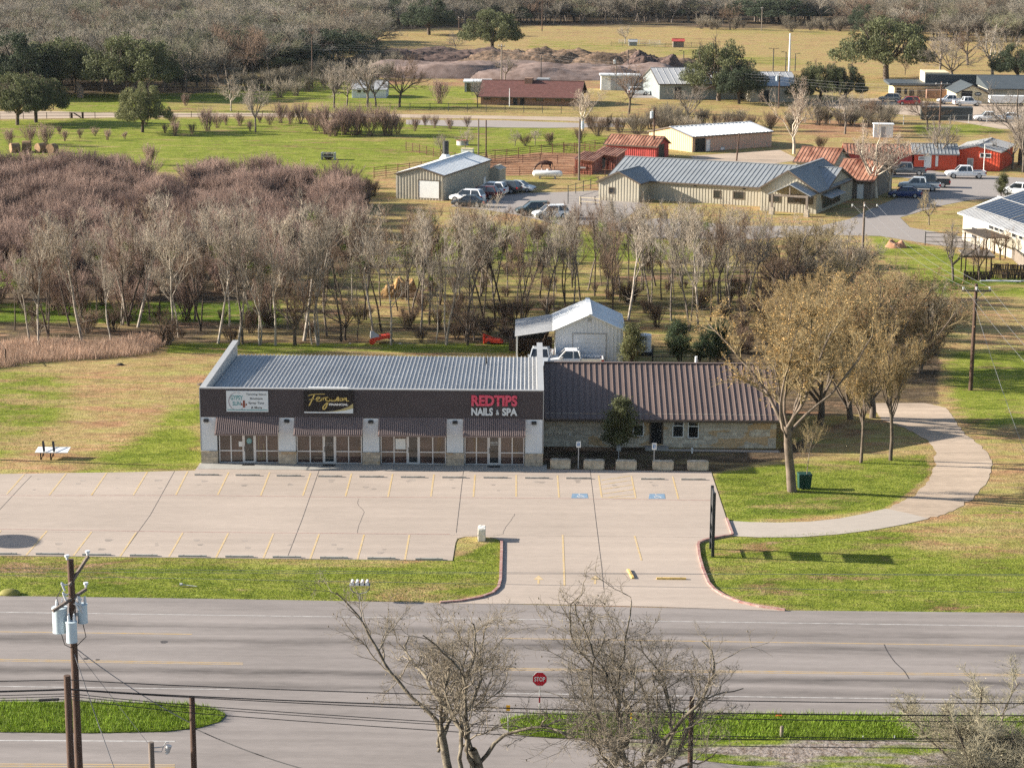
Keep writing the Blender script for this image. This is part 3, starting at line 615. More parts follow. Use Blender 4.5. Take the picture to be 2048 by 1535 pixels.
    if bi == 2:
        MB().box(us_[1]+.1, YW-.02, 1.05, us_[2]-.1, YW-.01, 1.78).build('poster', 'white_paint', store, True)
        MB().box(us_[4]+.2, YW+.02, .1, us_[4]+.42, YW+.1, zt-.1).build('inner_post', 'cream', store, True)
    if bi == 3:
        put_text(tx, 'REDTIPS', ff, c-.25, c+.25, 1.5, 1.62, 0, 0, .01); tx.build('lettering', 'sign_white', door, True); tx = MB(); put_text(tx, 'NAILS & SPA', ff, c-.25, c+.25, 1.38, 1.46, 0); tx.build('lettering', 'sign_white', door, True)
    if bi in (0, 1, 3):
        tag(MB().box(c-.42, Y0-.62, .035, c+.42, Y0-.18, .05).build('door_mat', ['black']), 'dark mat before the %s shop door' % ('tanning', 'financial', '', 'nail')[bi], 'door mat', 'mats at the shop doors')
fS = lambda u, v, d: (u, Y0-.04-d, v)
def pxu(px): return X0(px, Y0-.08)
def pxv(py): return Z0(py, 745, Y0-.08)
def shift(px, py): # picture point on the fascia plane -> u, v
    p = V(px, py, Y0-.08); return p.x, p.z
# sign 1
s1 = thing('shop_sign', 'white tanning salon and boutique sign with teal lettering and a cactus on the dark fascia', 'sign', (*shift(494,802)[:1], Y0, shift(494,802)[1]))
(a, b), (c, d) = shift(453.2,822.5), shift(535.9,781.8)
MB().box(a, Y0-.1, b, c, Y0-.03, d).build('board', 'sign_white', s1, True)
W_, H_ = c-a, d-b; q = lambda u, v, dd: (a+u*W_, Y0-.1-dd, b+v*H_)
for w_, x0_, x1_, y0_, y1_ in (('GYPSY',.10,.40,.56,.79),('SUN',.15,.34,.29,.50)): t = MB(); put_text(t, w_, q, x0_, x1_, y0_, y1_, .004, 0, .03); t.build('lettering', 'teal', s1, True)
for w_, x0_, x1_, y0_, y1_ in (('Tanning Salon',.47,.96,.78,.89),('Boutique',.57,.87,.57,.69),('Spray Tans',.53,.90,.35,.48),('& More',.59,.85,.15,.26)): t = MB(); put_text(t, w_, q, x0_, x1_, y0_, y1_, .004, 0, .03); t.build('small_lettering', 'ink', s1, True)
t = MB(); stroke(t, [(.26+.20*math.cos(x), .50+.43*math.sin(x)) for x in np.linspace(R(65), R(310), 30)], q, .018, .003); t.build('ring', 'ring', s1, True)
t = MB(); stroke(t, [(.42,.20),(.42,.55)], q, .05, .005); stroke(t, smooth_pts([(.37,.42),(.365,.33),(.42,.30)]), q, .03, .006); stroke(t, smooth_pts([(.47,.40),(.475,.32),(.42,.28)]), q, .03, .0055); t.build('cactus', 'cactus', s1, True)
t = MB(); stroke(t, [(.02,.09),(.98,.09)], q, .045, .004); t.build('stripe', 'teal', s1, True)
# sign 2
(a2, b2), (c2, d2) = shift(608.9,824.3), shift(706.2,780.6); s2 = thing('shop_sign', 'black sign with gold script and a pale swoosh along its lower edge', 'sign', (a2, Y0, b2))
MB().box(a2, Y0-.24, b2, c2, Y0-.03, d2).build('board', 'sign_black', s2, True)
W2, H2 = c2-a2, d2-b2; q2 = lambda u, v, dd: (a2+u*W2, Y0-.24-dd, b2+v*H2)
t = MB()
script = [[(.09,.78),(.20,.84),(.43,.855)], [(.215,.84),(.17,.62),(.11,.36),(.09,.33)], [(.10,.60),(.21,.63)],
 [(.24,.58),(.30,.64),(.315,.71),(.28,.72),(.25,.62),(.27,.54),(.32,.54),(.355,.60),(.36,.70),(.375,.62),(.38,.55),(.39,.64),(.42,.70),(.44,.68)],
 [(.50,.69),(.46,.71),(.44,.62),(.47,.55),(.50,.62),(.505,.70),(.49,.52),(.45,.28),(.41,.17),(.385,.20),(.40,.32),(.47,.47),(.53,.58),(.55,.70),(.545,.60),(.57,.54),(.605,.60),(.615,.70),(.61,.58),(.63,.54),(.67,.64),(.695,.74),(.70,.62),(.67,.55),(.66,.56),(.70,.55),(.735,.62),(.76,.69),(.735,.66),(.745,.57),(.78,.57),(.79,.66),(.765,.69)],
 [(.80,.66),(.815,.69),(.815,.56),(.835,.66),(.86,.70),(.865,.58),(.89,.54),(.92,.57)]]
for s in script: stroke(t, smooth_pts(s, 4), q2, .026, .004)
t.build('script_lettering', 'gold', s2, True)
t = MB(); put_text(t, 'FINANCIAL', q2, .51, .90, .34, .44, .004, 0, .04); t.build('small_lettering', 'white_paint', s2, True)
t = MB(); t.add([q2(u, v, .003) for u, v in [(0,0),(1,0),(1,.22),(.85,.13),(.65,.075),(.4,.055),(0,.06)]], [tuple(range(7))]); t.build('swoosh', 'sign_white', s2, True)
t = MB(); t.add([q2(u, v, .002) for u, v in [(.4,.058),(.65,.078),(.85,.133),(1,.225),(1,.44),(.9,.29),(.75,.17),(.6,.10)]], [tuple(range(8))]); t.build('gold_swoosh', 'olive_gold', s2, True)
(a3, b3), (c3, d3) = shift(616.5,781), shift(697.4,777.2)
MB().box(a3, Y0-.30, zF1+.08, c3, Y0-.10, zF1+.2).build('light_bar', 'white_paint', s2, True)
# sign 3: raised letters
for nm_, word, px, mt in (('red_letters', 'REDTIPS', (942.7,811.5,1034.8,790.2), 'red_letter'), ('white_letters', 'NAILS & SPA', (942.7,830.4,1034.6,815.6), 'sign_white')):
    (a, b), (c, d) = shift(*px[:2]), shift(*px[2:])
    if nm_ == 'red_letters':
        s3 = thing('shop_sign', 'raised red and white letters of the nail salon on the dark fascia', 'sign', (a, Y0, b))
    t = MB()
    if nm_ == 'red_letters': put_text(t, word, fS, a, c, b, d, .0, 0, .045, .09)
    else:
        put_text(t, 'NAILS', fS, a, a+(c-a)*.47, b, d, .0, 0, .04, .09); put_text(t, '&', fS, a+(c-a)*.535, a+(c-a)*.605, b+(d-b)*.1, b+(d-b)*.75, .0, 0, .012, .09); put_text(t, 'SPA', fS, a+(c-a)*.67, c, b, d, .0, 0, .04, .09)
    t.build(nm_, mt, s3, True)
# pavement in front
tag(MB().box(SX0-.05, Y0-1.55, .005, SX1+.3, Y0+.2, .042).build('sidewalk', ['conc']), 'concrete walk along the shop fronts', kind='structure')

# ------------------------------------------------------------------ parking lot furniture and markings
def ground_stroke(mb, a, b, w, z, m=0):
    a, b = Vector((a.x, a.y, z)), Vector((b.x, b.y, z)); t = (b-a).normalized(); n = Vector((-t.y, t.x, 0))*w/2
    mb.add([a-n, b-n, b+n, a+n], [(0, 1, 2, 3)])
up = [(48.8,948.6,13.3,988.6),(132.4,947.2,98.6,990.5),(213.5,945.6,182.6,990.9),(294.5,943.8,266.6,990.5),(375.4,942.9,351.6,990.2),(457.6,944.4,435.5,990),(539.3,945,521.5,991.3),(621.3,946.4,605.5,991.9),(703.1,947.3,691,992.8),
      (785.2,948.3,776,994.2),(867.8,949.3,861.9,993.3),(950,949.7,946.9,993.8),(1032.4,950.3,1032.4,993.7),(1114.8,950.9,1118,995.2),(1197,951.3,1203.5,995.2),(1262.7,952.2,1271.5,996.6),(1345,952.8,1356.8,998.1)]
lo = [(2,1061,-42,1110),(94.1,1061.8,52.3,1110.7),(183.2,1063.8,146.9,1111.7),(272.5,1064.8,240.2,1113.2),(365.6,1065.7,337.9,1113.6),(456.6,1066.5,432,1115.3),(546.9,1067.5,526.6,1116.3),(638.3,1068,620.3,1118.2),(728.1,1069.4,714.8,1119),(818.7,1069.7,809.7,1120)]
mk = MB()
for x1, y1, x2, y2 in up+lo: ground_stroke(mk, G(x1,y1), G(x2,y2), .11, .036)
for x1, y1, x2, y2 in [(1203,961,1262,951.8),(1203,969.5,1263,960.5),(1205,978.5,1265,970),(1205,988,1268,979),(1215,995,1268,989),(1203.5,995.3,1271.5,997),(1125.3,1070,1129,1172),(1269,1072,1283,1121)]: ground_stroke(mk, G(x1,y1), G(x2,y2), .11, .0375)
for cx_, cy_ in ((1077,1163),(1190,1163)):
    ground_stroke(mk, G(cx_,cy_-6), G(cx_,cy_+5), .12, .036); g0 = G(cx_,cy_-9); mk.add([(g0.x,g0.y+.3,.0362),(g0.x-.28,g0.y-.5,.0362),(g0.x+.28,g0.y-.5,.0362)], [(0,1,2)])
tag(mk.build('stall_markings', ['yellow_mark']), 'yellow stall lines and arrows painted on the lot', kind='structure')
rd = MB()
for l in ([(-300,989),(60,991.5),(400,991),(700,994.5),(960,995.5),(1200,998),(1425,1001)], [(-300,1056),(130,1060),(400,1064.5),(700,1067),(900,1068.5)]):
    for p, r in zip(l[:-1], l[1:]): ground_stroke(rd, G(*p), G(*r), .07, .034)
tag(rd.build('lane_markings', ['red_mark']), 'thin worn red fire lane lines across the lot', kind='structure')
dp_ = MB(); rd_ = random.Random(8)
for (x1, y1, x2, y2), (x3, y3, x4, y4) in list(zip(up[:-1], up[1:]))+list(zip(lo[:-1], lo[1:])):
    for k_ in range(2):
        cc_ = G((x1+x2+x3+x4)/4+rd_.uniform(-9,9), (y1+y2)/2+rd_.uniform(-12,12)); ra_ = rd_.uniform(.08,.24); dp_.add([(cc_.x+ra_*(1+.3*math.sin(3*t_+k_))*math.cos(t_), cc_.y+ra_*1.5*(1+.3*math.cos(2*t_))*math.sin(t_), .0312+.00005*len(dp_.f)) for t_ in np.linspace(0, 6.283, 15)[:-1]], [tuple(range(14))])
tag(dp_.build('oil_stains', ['stain']), 'faint grey oil drips in the parking bays', kind='structure')
jt = MB()
for l in ([(349.6,942),(300.8,1030),(241.2,1113)], [(643,927),(604.7,1038),(575.8,1112)], [(928,932),(912.5,1066)], [(1180,938),(1193,1050),(1203,1130),(1208,1180)], [(63,952),(48,967),(0,1019),(-80,1100)], [(-300,1067),(300,1063),(1000,1071),(1440,1075)],[(400,944),(760,949),(1425,952)]):
    for p, r in zip(l[:-1], l[1:]): ground_stroke(jt, G(*p), G(*r), .035 if l[0][0] not in (-300, 400) else .012, .033)
def crack(pts, w=.02):
    P = smooth_pts(pts, 4); P = [(x+random.uniform(-.8,.8), y+random.uniform(-.4,.4)) for x, y in P]
    for p, r in zip(P[:-1], P[1:]): ground_stroke(jt, G(*p), G(*r), w, .0335)
crack([(718,998),(716,1010),(728,1024),(718,1050),(715,1066)]); crack([(1030,1028),(1019,1045),(1008,1060),(1007,1068)]); crack([(985,1072),(1008,1068)])
tag(jt.build('pavement_joints', ['joint']), 'dark joints and hairline cracks in the concrete', kind='structure')
st = MB()
def blot(c, rx, ry, mb_, z): mb_.add([(c.x+rx*math.cos(t)*(1+.15*math.sin(3*t)), c.y+ry*math.sin(t)*(1+.12*math.cos(2*t)), z) for t in np.linspace(0, 2*math.pi, 24)[:-1]], [tuple(range(23))])
hm, hw = MB(), MB()
for x0, y0, x1, y1 in ((1142.4,987.5,1176.5,996.7),(1297,988,1331,998)):
    P = [G(x0+2,y0), G(x1-2,y0), G(x1,y1), G(x0,y1)]; hm.add([(p.x,p.y,.038) for p in P], [(3,2,1,0)])
    A, Bx, D = P[3], P[2], P[0]
    f = lambda u, v, d: (A.x+(Bx.x-A.x)*u, A.y+(Bx.y-A.y)*u+(D.y-A.y)*v, .042+d)
    wheelchair(hw, f, .22, .85, .05, .95, 0, w=.075)
tag(hm.build('bay_markings', ['blue_mark']), 'two faded blue accessible bay panels on the lot', kind='structure'); tag(hw.build('wheelchair_markings', ['white_mark']), 'white wheelchair symbols on the blue panels', kind='structure')
# wheel stops
def wheel_stop(px0, px1, py, matn, label, group):
    a, b = G(px0, py), G(px1, py); L_ = b.x-a.x; t = thing('wheel_stop', label, 'wheel stop', (a.x, a.y, .03), 0, group)
    m = MB(); prof = [(-.09,0),(.09,0),(.065,.10),(-.065,.10)]
    m.add([(0, y, z) for y, z in prof]+[(L_, y, z) for y, z in prof], [(0,1,2,3),(7,6,5,4)]+[(i, 4+i, 4+(i+1) % 4, (i+1) % 4) for i in range(4)])
    m.build('block', matn, t)
    for x in (.3, L_-.3): MB().tube([(x,0,.095),(x,0,.106)], .03, 8).build('pin', 'dark_metal', t)
    return t
uw = [(389.5,437,950.5),(471.5,519.5,951.3),(553.5,602,952.4),(636.5,684.5,953.6),(719,767.5,954.4),(801.5,850,955.2),(884.5,932.5,955.8),(967,1015.5,956.3),(1050,1098,957),(1132,1182,957.5),(1281.5,1329,959),(1362,1411,959.8)]
for i, (x0, x1, y) in enumerate(uw): wheel_stop(x0, x1, y, 'stop_conc', 'dull concrete wheel stop, %s along the shop-front row from the tanning salon' % ordinal(i), 'wheel stops along the shop fronts')
lw = [(-60,-12,1107),(-24,34,1108.5),(72,128,1109),(165,222,1110.5),(260,315,1112),(357,413,1113.3),(451,507,1114.3),(545.5,602,1115.2),(640,696,1116.5),(735,791,1117.7),(831,886,1119.3)]
for i, (x0, x1, y) in enumerate(lw[1:]): wheel_stop(x0, x1, y, 'conc', 'pale concrete wheel stop, %s from the lone white block along the grass' % ordinal(len(lw)-2-i), 'wheel stops along the grass strip')
wheel_stop(1313,1372,1158.5, 'yellow_conc', 'yellow wheel stop lying straight across the driveway mouth', 'loose yellow wheel stops')
t = wheel_stop(1262,1290,1152, 'yellow_conc', 'yellow wheel stop turned endwise in the driveway mouth', 'loose yellow wheel stops'); g0 = G(1266,1158); t.location = (g0.x, g0.y, .03); t.rotation_euler = (0, 0, R(97)); t.scale.x = 2.0
# kerbs
kb = MB()
def kerb(l):
    P = gp(l)
    for p, r in zip(P[:-1], P[1:]): kb.bar((p.x,p.y,.06),(r.x,r.y,.06), .16, .13)
kerb([(1003,1082),(1003,1100),(1001,1160),(997,1176),(985,1187),(960,1196),(920,1203),(880,1206)]); kerb([(1465,1071),(1448,1073),(1430,1076.5),(1410,1081),(1398,1086),(1396,1092),(1399,1115),(1406,1140),(1417,1167),(1430,1181),(1450,1193),(1480,1205),(1520,1214),(1570,1221)])
kerb([(1453,1038),(1465,1070)])
tag(kb.build('kerb', ['red_mark']), 'low kerb with faded red paint at the lot entrance', kind='structure')
# highway paint
rm, rw = MB(), MB()
def road_line(mb_, px0, y0, px1, y1, w, z=.016): ground_stroke(mb_, G(px0,y0), G(px1,y1), w, z)
road_line(rw, -400, 1218.5, 2500, 1258, .09); road_line(rw, -400, 1366.5, 460, 1378.3, .09); road_line(rw, 1000, 1386, 2500, 1406.5, .09); road_line(rw, -400, 1478, 350, 1482, .12)
road_line(rm, -400, 1257.5, 384, 1268, .12); road_line(rm, -400, 1312, 486, 1325.5, .11); road_line(rm, -400, 1315, 486, 1328.5, .10, .0165)
road_line(rm, 1000, 1276, 2500, 1298, .11); road_line(rm, 1000, 1336, 2500, 1353.5, .11); road_line(rm, 1000, 1339, 2500, 1356.5, .10, .0165)
road_line(rm, -400, 1525, 350, 1529, .12); road_line(rm, -400, 1529.5, 350, 1533.5, .12, .0165)
tag(rw.build('road_markings', ['worn_white']), 'white edge lines of the highway', kind='structure'); tag(rm.build('centre_markings', ['worn_yellow']), 'yellow centre lines of the highway', kind='structure')
cr = MB()
for pts in ([(1768,1288),(1775,1303),(1790,1324),(1808,1341),(1818,1357)],):
    P = smooth_pts(pts, 4)
    for p, r in zip(P[:-1], P[1:]): ground_stroke(cr, G(*p), G(*r), .05, .0175)
for x, y, r in ((328,1283.5,.14),(172,1317,.1),(195,1319,.08)): blot(G(x,y), r*1.3, r*1.6, cr, .0172)
tag(cr.build('road_cracks', ['joint']), 'patched crack across the highway', kind='structure')

# limestone blocks
def rock_block(name, a, b, py, h, dp, matn, label, group, seed):
    rn = random.Random(seed); A, B = G(a, py), G(b, py); t = thing(name, label, 'block', ((A.x+B.x)/2, A.y+dp/2, 0), 0, group); L_ = (B.x-A.x)/2
    import bmesh
    bm = bmesh.new(); bmesh.ops.create_cube(bm, size=1); bmesh.ops.bevel(bm, geom=bm.edges[:], offset=.06, segments=2, affect='EDGES'); bmesh.ops.subdivide_edges(bm, edges=bm.edges[:], cuts=3, use_grid_fill=True)
    for v in bm.verts: v.co = Vector((v.co.x*2*L_, v.co.y*dp, (v.co.z+.5)*h)) + Vector((rn.uniform(-1,1), rn.uniform(-1,1), rn.uniform(-1,1)))*.014
    me = bpy.data.meshes.new('stone'); bm.to_mesh(me); bm.free(); o = link_mesh('stone', me, matn, t); KIDS.setdefault(t.name, []).append(o)
for i, (a, b, y) in enumerate(((1101,1141,937.5),(1167.5,1208.5,938.8),(1232,1273,939.7),(1305.5,1347,940.4),(1375,1417,940.8))):
    rock_block('limestone_block', a, b, y, .62, .55, 'limestone', ('long tan limestone block beside the shop end', 'tan limestone block just right of the first accessible sign', 'tan limestone block in front of the grey post box', 'tan limestone block behind the accessible bay near the second sign', 'tan limestone block at the lawn end of the row')[i], 'limestone blocks edging the lot', i)
rock_block('limestone_block', 955.5, 970.5, 1083, .78, .9, 'limestone_white', 'lone chalk-white stone block at the tip of the grass island', None, 9)
# accessible signs
for px, top, base, sx0, sx1, sy1, lab in ((1156.5,881.8,936.7,1153,1161.9,894,'white wheelchair sign on a slim post nearer the shops'), (1307.5,885,938,1303.4,1312.6,898.6,'white wheelchair sign on a slim post before the stone house door')):
    b = G(px, base); t = thing('accessible_sign', lab, 'sign', b, 0, 'accessible parking signs'); zt = top_h(b, top); w2 = (V(sx1,sy1,b.y).x-V(sx0,sy1,b.y).x)/2; zb = top_h(b, sy1)
    MB().box(-.03, -.025, 0, .03, .025, zt-.05).build('post', 'galv', t)
    bd = MB().box(-w2, -.05, zb, w2, -.028, zt).build('panel', 'white_paint', t); h = zt-zb
    MB().box(-w2*.6, -.053, zb+.22*h, w2*.6, -.05, zb+.72*h).build('symbol_field', 'sign_blue', bd); s_ = MB(); wheelchair(s_, lambda u, v, d: (u, -.056-d, v), -w2*.45, w2*.45, zb+.25*h, zb+.70*h, 0, w=.1); s_.build('wheelchair_symbol', 'white_paint', bd)
    x_ = MB(); put_text(x_, 'RESERVED', lambda u, v, d: (u, -.052-d, v), -w2*.8, w2*.8, zb+.8*h, zb+.92*h, 0); x_.build('lettering', 'sign_blue', bd)
# tall two-legged sign frame seen edge on
b1, b2_ = G(1421.3,1097), G(1425.3,1113); zt = top_h(b2_, 985)
t = thing('sign_frame', 'tall dark sign frame on two posts seen edge-on at the lot entrance', 'sign', b2_)
zt2 = 5.0
zt2 = top_h(b2_, 985); d = b1-b2_
pl = lambda k, w, z0, z1: MB().hull8([(d.x*k-w, d.y*k-w, z0), (d.x*k+w, d.y*k-w, z0), (d.x*k+w, d.y*k+w, z0), (d.x*k-w, d.y*k+w, z0), (d.x*k-w, d.y*k-w, z1), (d.x*k+w, d.y*k-w, z1), (d.x*k+w, d.y*k+w, z1), (d.x*k-w, d.y*k+w, z1)])
pl(0, .085, 0, zt2).build('post', 'dark_metal', t); pl(1, .085, 0, zt2).build('post', 'dark_metal', t)
for k, (z0, z1) in enumerate(((.62,.70),(.78,1.0)) ): pass
Ls = zt2
for z0, z1, nm_ in ((.165,.18,'crossbar'),(.29,.325,'crossbar'),(.435,.60,'sign_panel'),(.72,.985,'sign_panel')):
    q8 = [(x+d.x*k, y_+d.y*k, z) for z in (z0*Ls, z1*Ls) for (x, k, y_) in ((-.05,.03,0),(.05,.03,0),(.05,.97,0),(-.05,.97,0))]
    MB().hull8(q8).build(nm_, 'dark_metal', t)
# mailboxes on a forked stand
b = G(720,1200); t = thing('mailbox_stand', 'row of four white mailboxes on a forked grey metal stand', 'mailbox', b); zt = top_h(b, 1168)
MB().tube([(0,0,0),(0,0,zt*.42)], .035, 6).tube([(0,0,zt*.42),(.35,0,zt*.5),(.52,0,zt*.75),(.52,0,zt)], .028, 6).tube([(0,0,zt*.42),(-.35,0,zt*.5),(-.52,0,zt*.75),(-.52,0,zt)], .028, 6).box(-.56,-.2,zt-.02,.56,.2,zt+.01).build('stand', 'wire_grey', t)
for i in range(4):
    x = -.40+i*.267; m = MB(); prof = [(-.085,0)]+[(.085*math.cos(a), .12+.085*math.sin(a)) for a in np.linspace(math.pi, 0, 9)]+[(.085,0)]
    n = len(prof); m.add([(x+u, -.25, zt+.01+v) for u, v in prof]+[(x+u, .25, zt+.01+v) for u, v in prof], [tuple(range(n))[::-1], tuple(range(n, 2*n))]+[(j, (j+1) % n, n+(j+1) % n, n+j) for j in range(n)])
    bx = m.build('mailbox', 'white_paint', t); MB().box(x+.088, -.1, zt+.1, x+.098, .02, zt+.2).build('flag', 'stop_red', bx)
# white slanted board on two dark frames
b = G(100,916); t = thing('slanted_board', 'white slanted board on two black angled metal legs on the lawn', 'board', b)
X_ = lambda px: V(px,900,b.y).x-b.x
MB().hull8([(X_(73),-.5,.50),(X_(138),-.5,.50),(X_(138),.55,.62),(X_(73),.55,.62),(X_(73),-.5,.55),(X_(138),-.5,.55),(X_(138),.55,.67),(X_(73),.55,.67)]).build('board', 'white_paint', t)
for px in (84,104):
    x = X_(px); MB().bar((x,-.45,0),(x,-.45,.52),.07,.07).bar((x+.25,-.46,.62),(x-.05,.6,1.05),.16,.03).bar((x+.25,-.46,.62),(x+.02,-.45,.0),.05,.05).bar((x-.05,.58,0),(x-.05,.58,1.05),.05,.05).build('leg_frame', 'black', t)
# wheelie bins behind the tree trunk
for px, lab in ((1604,'green wheelie bin behind the big trunk'), (1615,'dark green wheelie bin on the far side of the thin trunk')):
    b = G(px,979); t = thing('wheelie_bin', lab, 'bin', (b.x, b.y+.3, 0), R(8), 'bins behind the tree'); t.scale = (.82,.82,.95)
    MB().hull8([(-.24,-.24,.06),(.24,-.24,.06),(.24,.26,.06),(-.24,.26,.06),(-.3,-.32,1.0),(.3,-.32,1.0),(.3,.34,1.0),(-.3,.34,1.0)]).build('body', 'green_bin', t)
    MB().hull8([(-.33,-.36,1.0),(.33,-.36,1.0),(.33,.40,1.0),(-.33,.40,1.0),(-.30,-.32,1.07),(.30,-.32,1.07),(.30,.36,1.12),(-.30,.36,1.12)]).build('lid', 'green_bin', t)
    for x in (-.2,.2): MB().tube([(x-.03,.28,.11),(x+.03,.28,.11)], .11, 10).build('wheel', 'rubber', t)
# grey post box and small white pot in the shade
b = G(1237,920); t = thing('post_box', 'grey metal box on a thin post under the small evergreen', 'box', b); zt = top_h(b, 890)
MB().tube([(0,0,0),(0,0,zt-.3)], .03, 6).build('post', 'galv', t); MB().box(-.15,-.2,zt-.36,.15,.2,zt-.1).hull8([(-.17,-.22,zt-.1),(.17,-.22,zt-.1),(.17,.22,zt-.1),(-.17,.22,zt-.1),(-.1,-.22,zt),(.1,-.22,zt),(.1,.22,zt),(-.1,.22,zt)]).build('body', 'galv_blue', t)
b = G(1384,906); t = thing('white_standpipe', 'short white standpipe in the shaded lawn before the stone house', 'pipe', b); MB().tube([(0,0,0),(0,0,.26)], .05, 8).build('pipe', 'white_paint', t); MB().tube([(0,0,.26),(0,0,.36)], .085, 8).build('cap', 'white_paint', t)

# ------------------------------------------------------------------ the stone house
Y1 = G(1320, 894.5).y; HX0, HX1 = SX1+.12, V(1552, 880, Y1).x
zE = V(1320, 828, Y1).z; RUN = 5.4; zR = V(1300, 726.5, Y1+RUN).z; HD = 2*RUN
house = thing('stone_house', 'low tan stone house with a brown standing seam roof beside the shops', 'house', (HX0, Y1, 0))
m = MB(); m.box(HX0, Y1, 0, HX1, Y1+HD, zE+.02)
yr = Y1+RUN
m.add([(HX1,Y1,zE),(HX1,Y1+HD,zE),(HX1,yr,zR-.15),(HX1-.2,Y1,zE),(HX1-.2,Y1+HD,zE),(HX1-.2,yr,zR-.15)], [(0,1,2),(5,4,3),(0,2,5,3),(1,4,5,2)])
m.build('wall', 'stone', house, True)
m = MB(); ov = .55; sl = (zR-zE)/RUN
for sg in (-1, 1):
    ye = yr+sg*(RUN+ov); ze = zR-sl*(RUN+ov)
    xa, xb = HX0+.02, HX1+.45
    pts = [(xa,ye,ze),(xb,ye,ze),(xb,yr,zR),(xa,yr,zR)]
    if sg < 0: m.hull8([(x,y,z-.10) for x,y,z in pts]+pts)
    else: m.hull8([(x,y,z-.10) for x,y,z in pts[::-1]]+pts[::-1])
    n = int((xb-xa)/.405)
    for i in range(n+1):
        x = xa+.03+(xb-xa-.06)*i/n
        m.hull8([(x-.028,ye,ze-.03),(x+.028,ye,ze-.03),(x+.028,yr,zR-.03),(x-.028,yr,zR-.03),(x-.02,ye,ze+.06),(x+.02,ye,ze+.06),(x+.02,yr,zR+.06),(x-.02,yr,zR+.06)])
m.bar((HX0+.02,yr,zR+.05),(HX1+.45,yr,zR+.05),.24,.06)
rf = m.build('roof', 'brown_roof', house, True)
ye = yr-(RUN+ov); ze = zR-sl*(RUN+ov)
MB().box(HX0+.02, ye-.06, ze-.19, HX1+.45, ye+.04, ze-.055).build('gutter', 'dark_trim', house, True)
px_ = V(1393, 715, yr+.6); MB().tube([(px_.x, yr+.8, zR-.4), (px_.x, yr+.8, zR+.38)], .10, 10).build('vent_pipe', 'white_metal', rf, True)
def hx(px): return V(px, 860, Y1).x
def hz(py): return V(1320, py, Y1).z
for a, b, c, d in ((1265.7,1287.4,828.5,872),(1344.8,1367.4,830.4,873.5),(1375.6,1397.6,831,875)):
    x0, x1, z1, z0 = hx(a), hx(b), hz(c), hz(d); zm = (z0+z1)/2+.06; f = MB(); k = .06
    f.box(x0,Y1-.05,z0,x0+k,Y1+.02,z1).box(x1-k,Y1-.05,z0,x1,Y1+.02,z1).box(x0+k,Y1-.05,z0,x1-k,Y1+.02,z0+k).box(x0+k,Y1-.05,z1-k,x1-k,Y1+.02,z1).box(x0+k,Y1-.06,zm-.03,x1-k,Y1+.02,zm+.03)
    fr = f.build('window', 'white_paint', house, True); MB().box(x0+k,Y1-.025,z0+k,x1-k,Y1-.012,z1-k).build('pane', 'glass', fr, True)
x0, x1, z1, z0 = hx(1300), hx(1325.8), hz(835.4), hz(887)
MB().box(x0-.02,Y1-.06,z0,x0+.09,Y1-.003,z1).box(x1-.09,Y1-.06,z0,x1+.02,Y1-.003,z1).box(x0+.09,Y1-.06,z1-.09,x1-.09,Y1-.003,z1).build('door_frame', 'dark_trim', house, True)
dr = MB().box(x0+.09,Y1-.035,z0,x1-.09,Y1-.004,z1-.09).box(x0+.2,Y1-.045,z0+1.1,x1-.2,Y1-.033,z1-.2).build('door', 'black', house, True)
MB().ball((x1-.17,Y1-.08,z0+.95), .035, 8, 5).build('handle', 'alu', dr, True)
for px in (1293.6,1333): x = hx(px); l = MB().box(x-.06,Y1-.14,hz(840),x+.06,Y1-.003,hz(835)).build('wall_lantern', 'black', house, True); MB().box(x-.045,Y1-.125,hz(842.5),x+.045,Y1-.03,hz(840)).build('glass', 'white_paint', l, True)
for px, py in ((1133,835.7),(1501,844)):
    x, z = hx(px), hz(py); l = MB().box(x-.2,Y1-.16,z,x+.2,Y1-.003,z+.2).build('wall_pack_lamp', 'dark_metal', house, True); MB().box(x-.14,Y1-.17,z-.09,x+.14,Y1-.03,z-.003).build('diffuser', 'trim_grey', l, True)
MB().box(hx(1290),Y1-.95,0,hx(1336),Y1-.004,.16).build('step', 'conc', house, True)
MB().ball((hx(1139.5),Y1-.03,hz(870)), .07, 8, 5).build('vent_cap', 'white_paint', house, True)
tag(sheet('walkway', gp([(1330,897.5),(1556,900.5),(1560,905),(1480,904),(1330,902)]), .02, 'drive_conc', 'narrow concrete apron of the stone house'))

# ------------------------------------------------------------------ white shed with lean-to behind the shops
Y2 = G(1180, 731).y; wx = lambda px, y=None: V(px, 690, y or Y2).x; wz = lambda py, y=None: V(1180, py, y or Y2).z
shed = thing('white_shed', 'white ribbed metal shed with open lean-to and roller door behind the shops', 'shed', (wx(1111), Y2, 0))
xl, xr, xm = wx(1111), wx(1246), wx(1179); ze, za = wz(659), wz(629); DP = 7.2
m = MB(); m.add([(xl,Y2,0),(xr,Y2,0),(xr,Y2,ze),(xm,Y2,za),(xl,Y2,ze),(xl,Y2+DP,0),(xr,Y2+DP,0),(xr,Y2+DP,ze),(xm,Y2+DP,za),(xl,Y2+DP,ze)], [(0,1,2,3,4),(9,8,7,6,5),(0,4,9,5),(1,6,7,2)])
x = xl+.1
while x < xr-.05:
    zt = ze+(za-ze)*(1-abs(x-xm)/(xr-xm))-.12
    if not (wx(1144) < x < wx(1213)): m.box(x-.035,Y2-.03,0,x+.035,Y2+.01,zt)
    else: m.box(x-.035,Y2-.03,wz(666),x+.035,Y2+.01,zt)
    x += .31
m.build('wall', 'white_siding', shed, True)
m = MB()
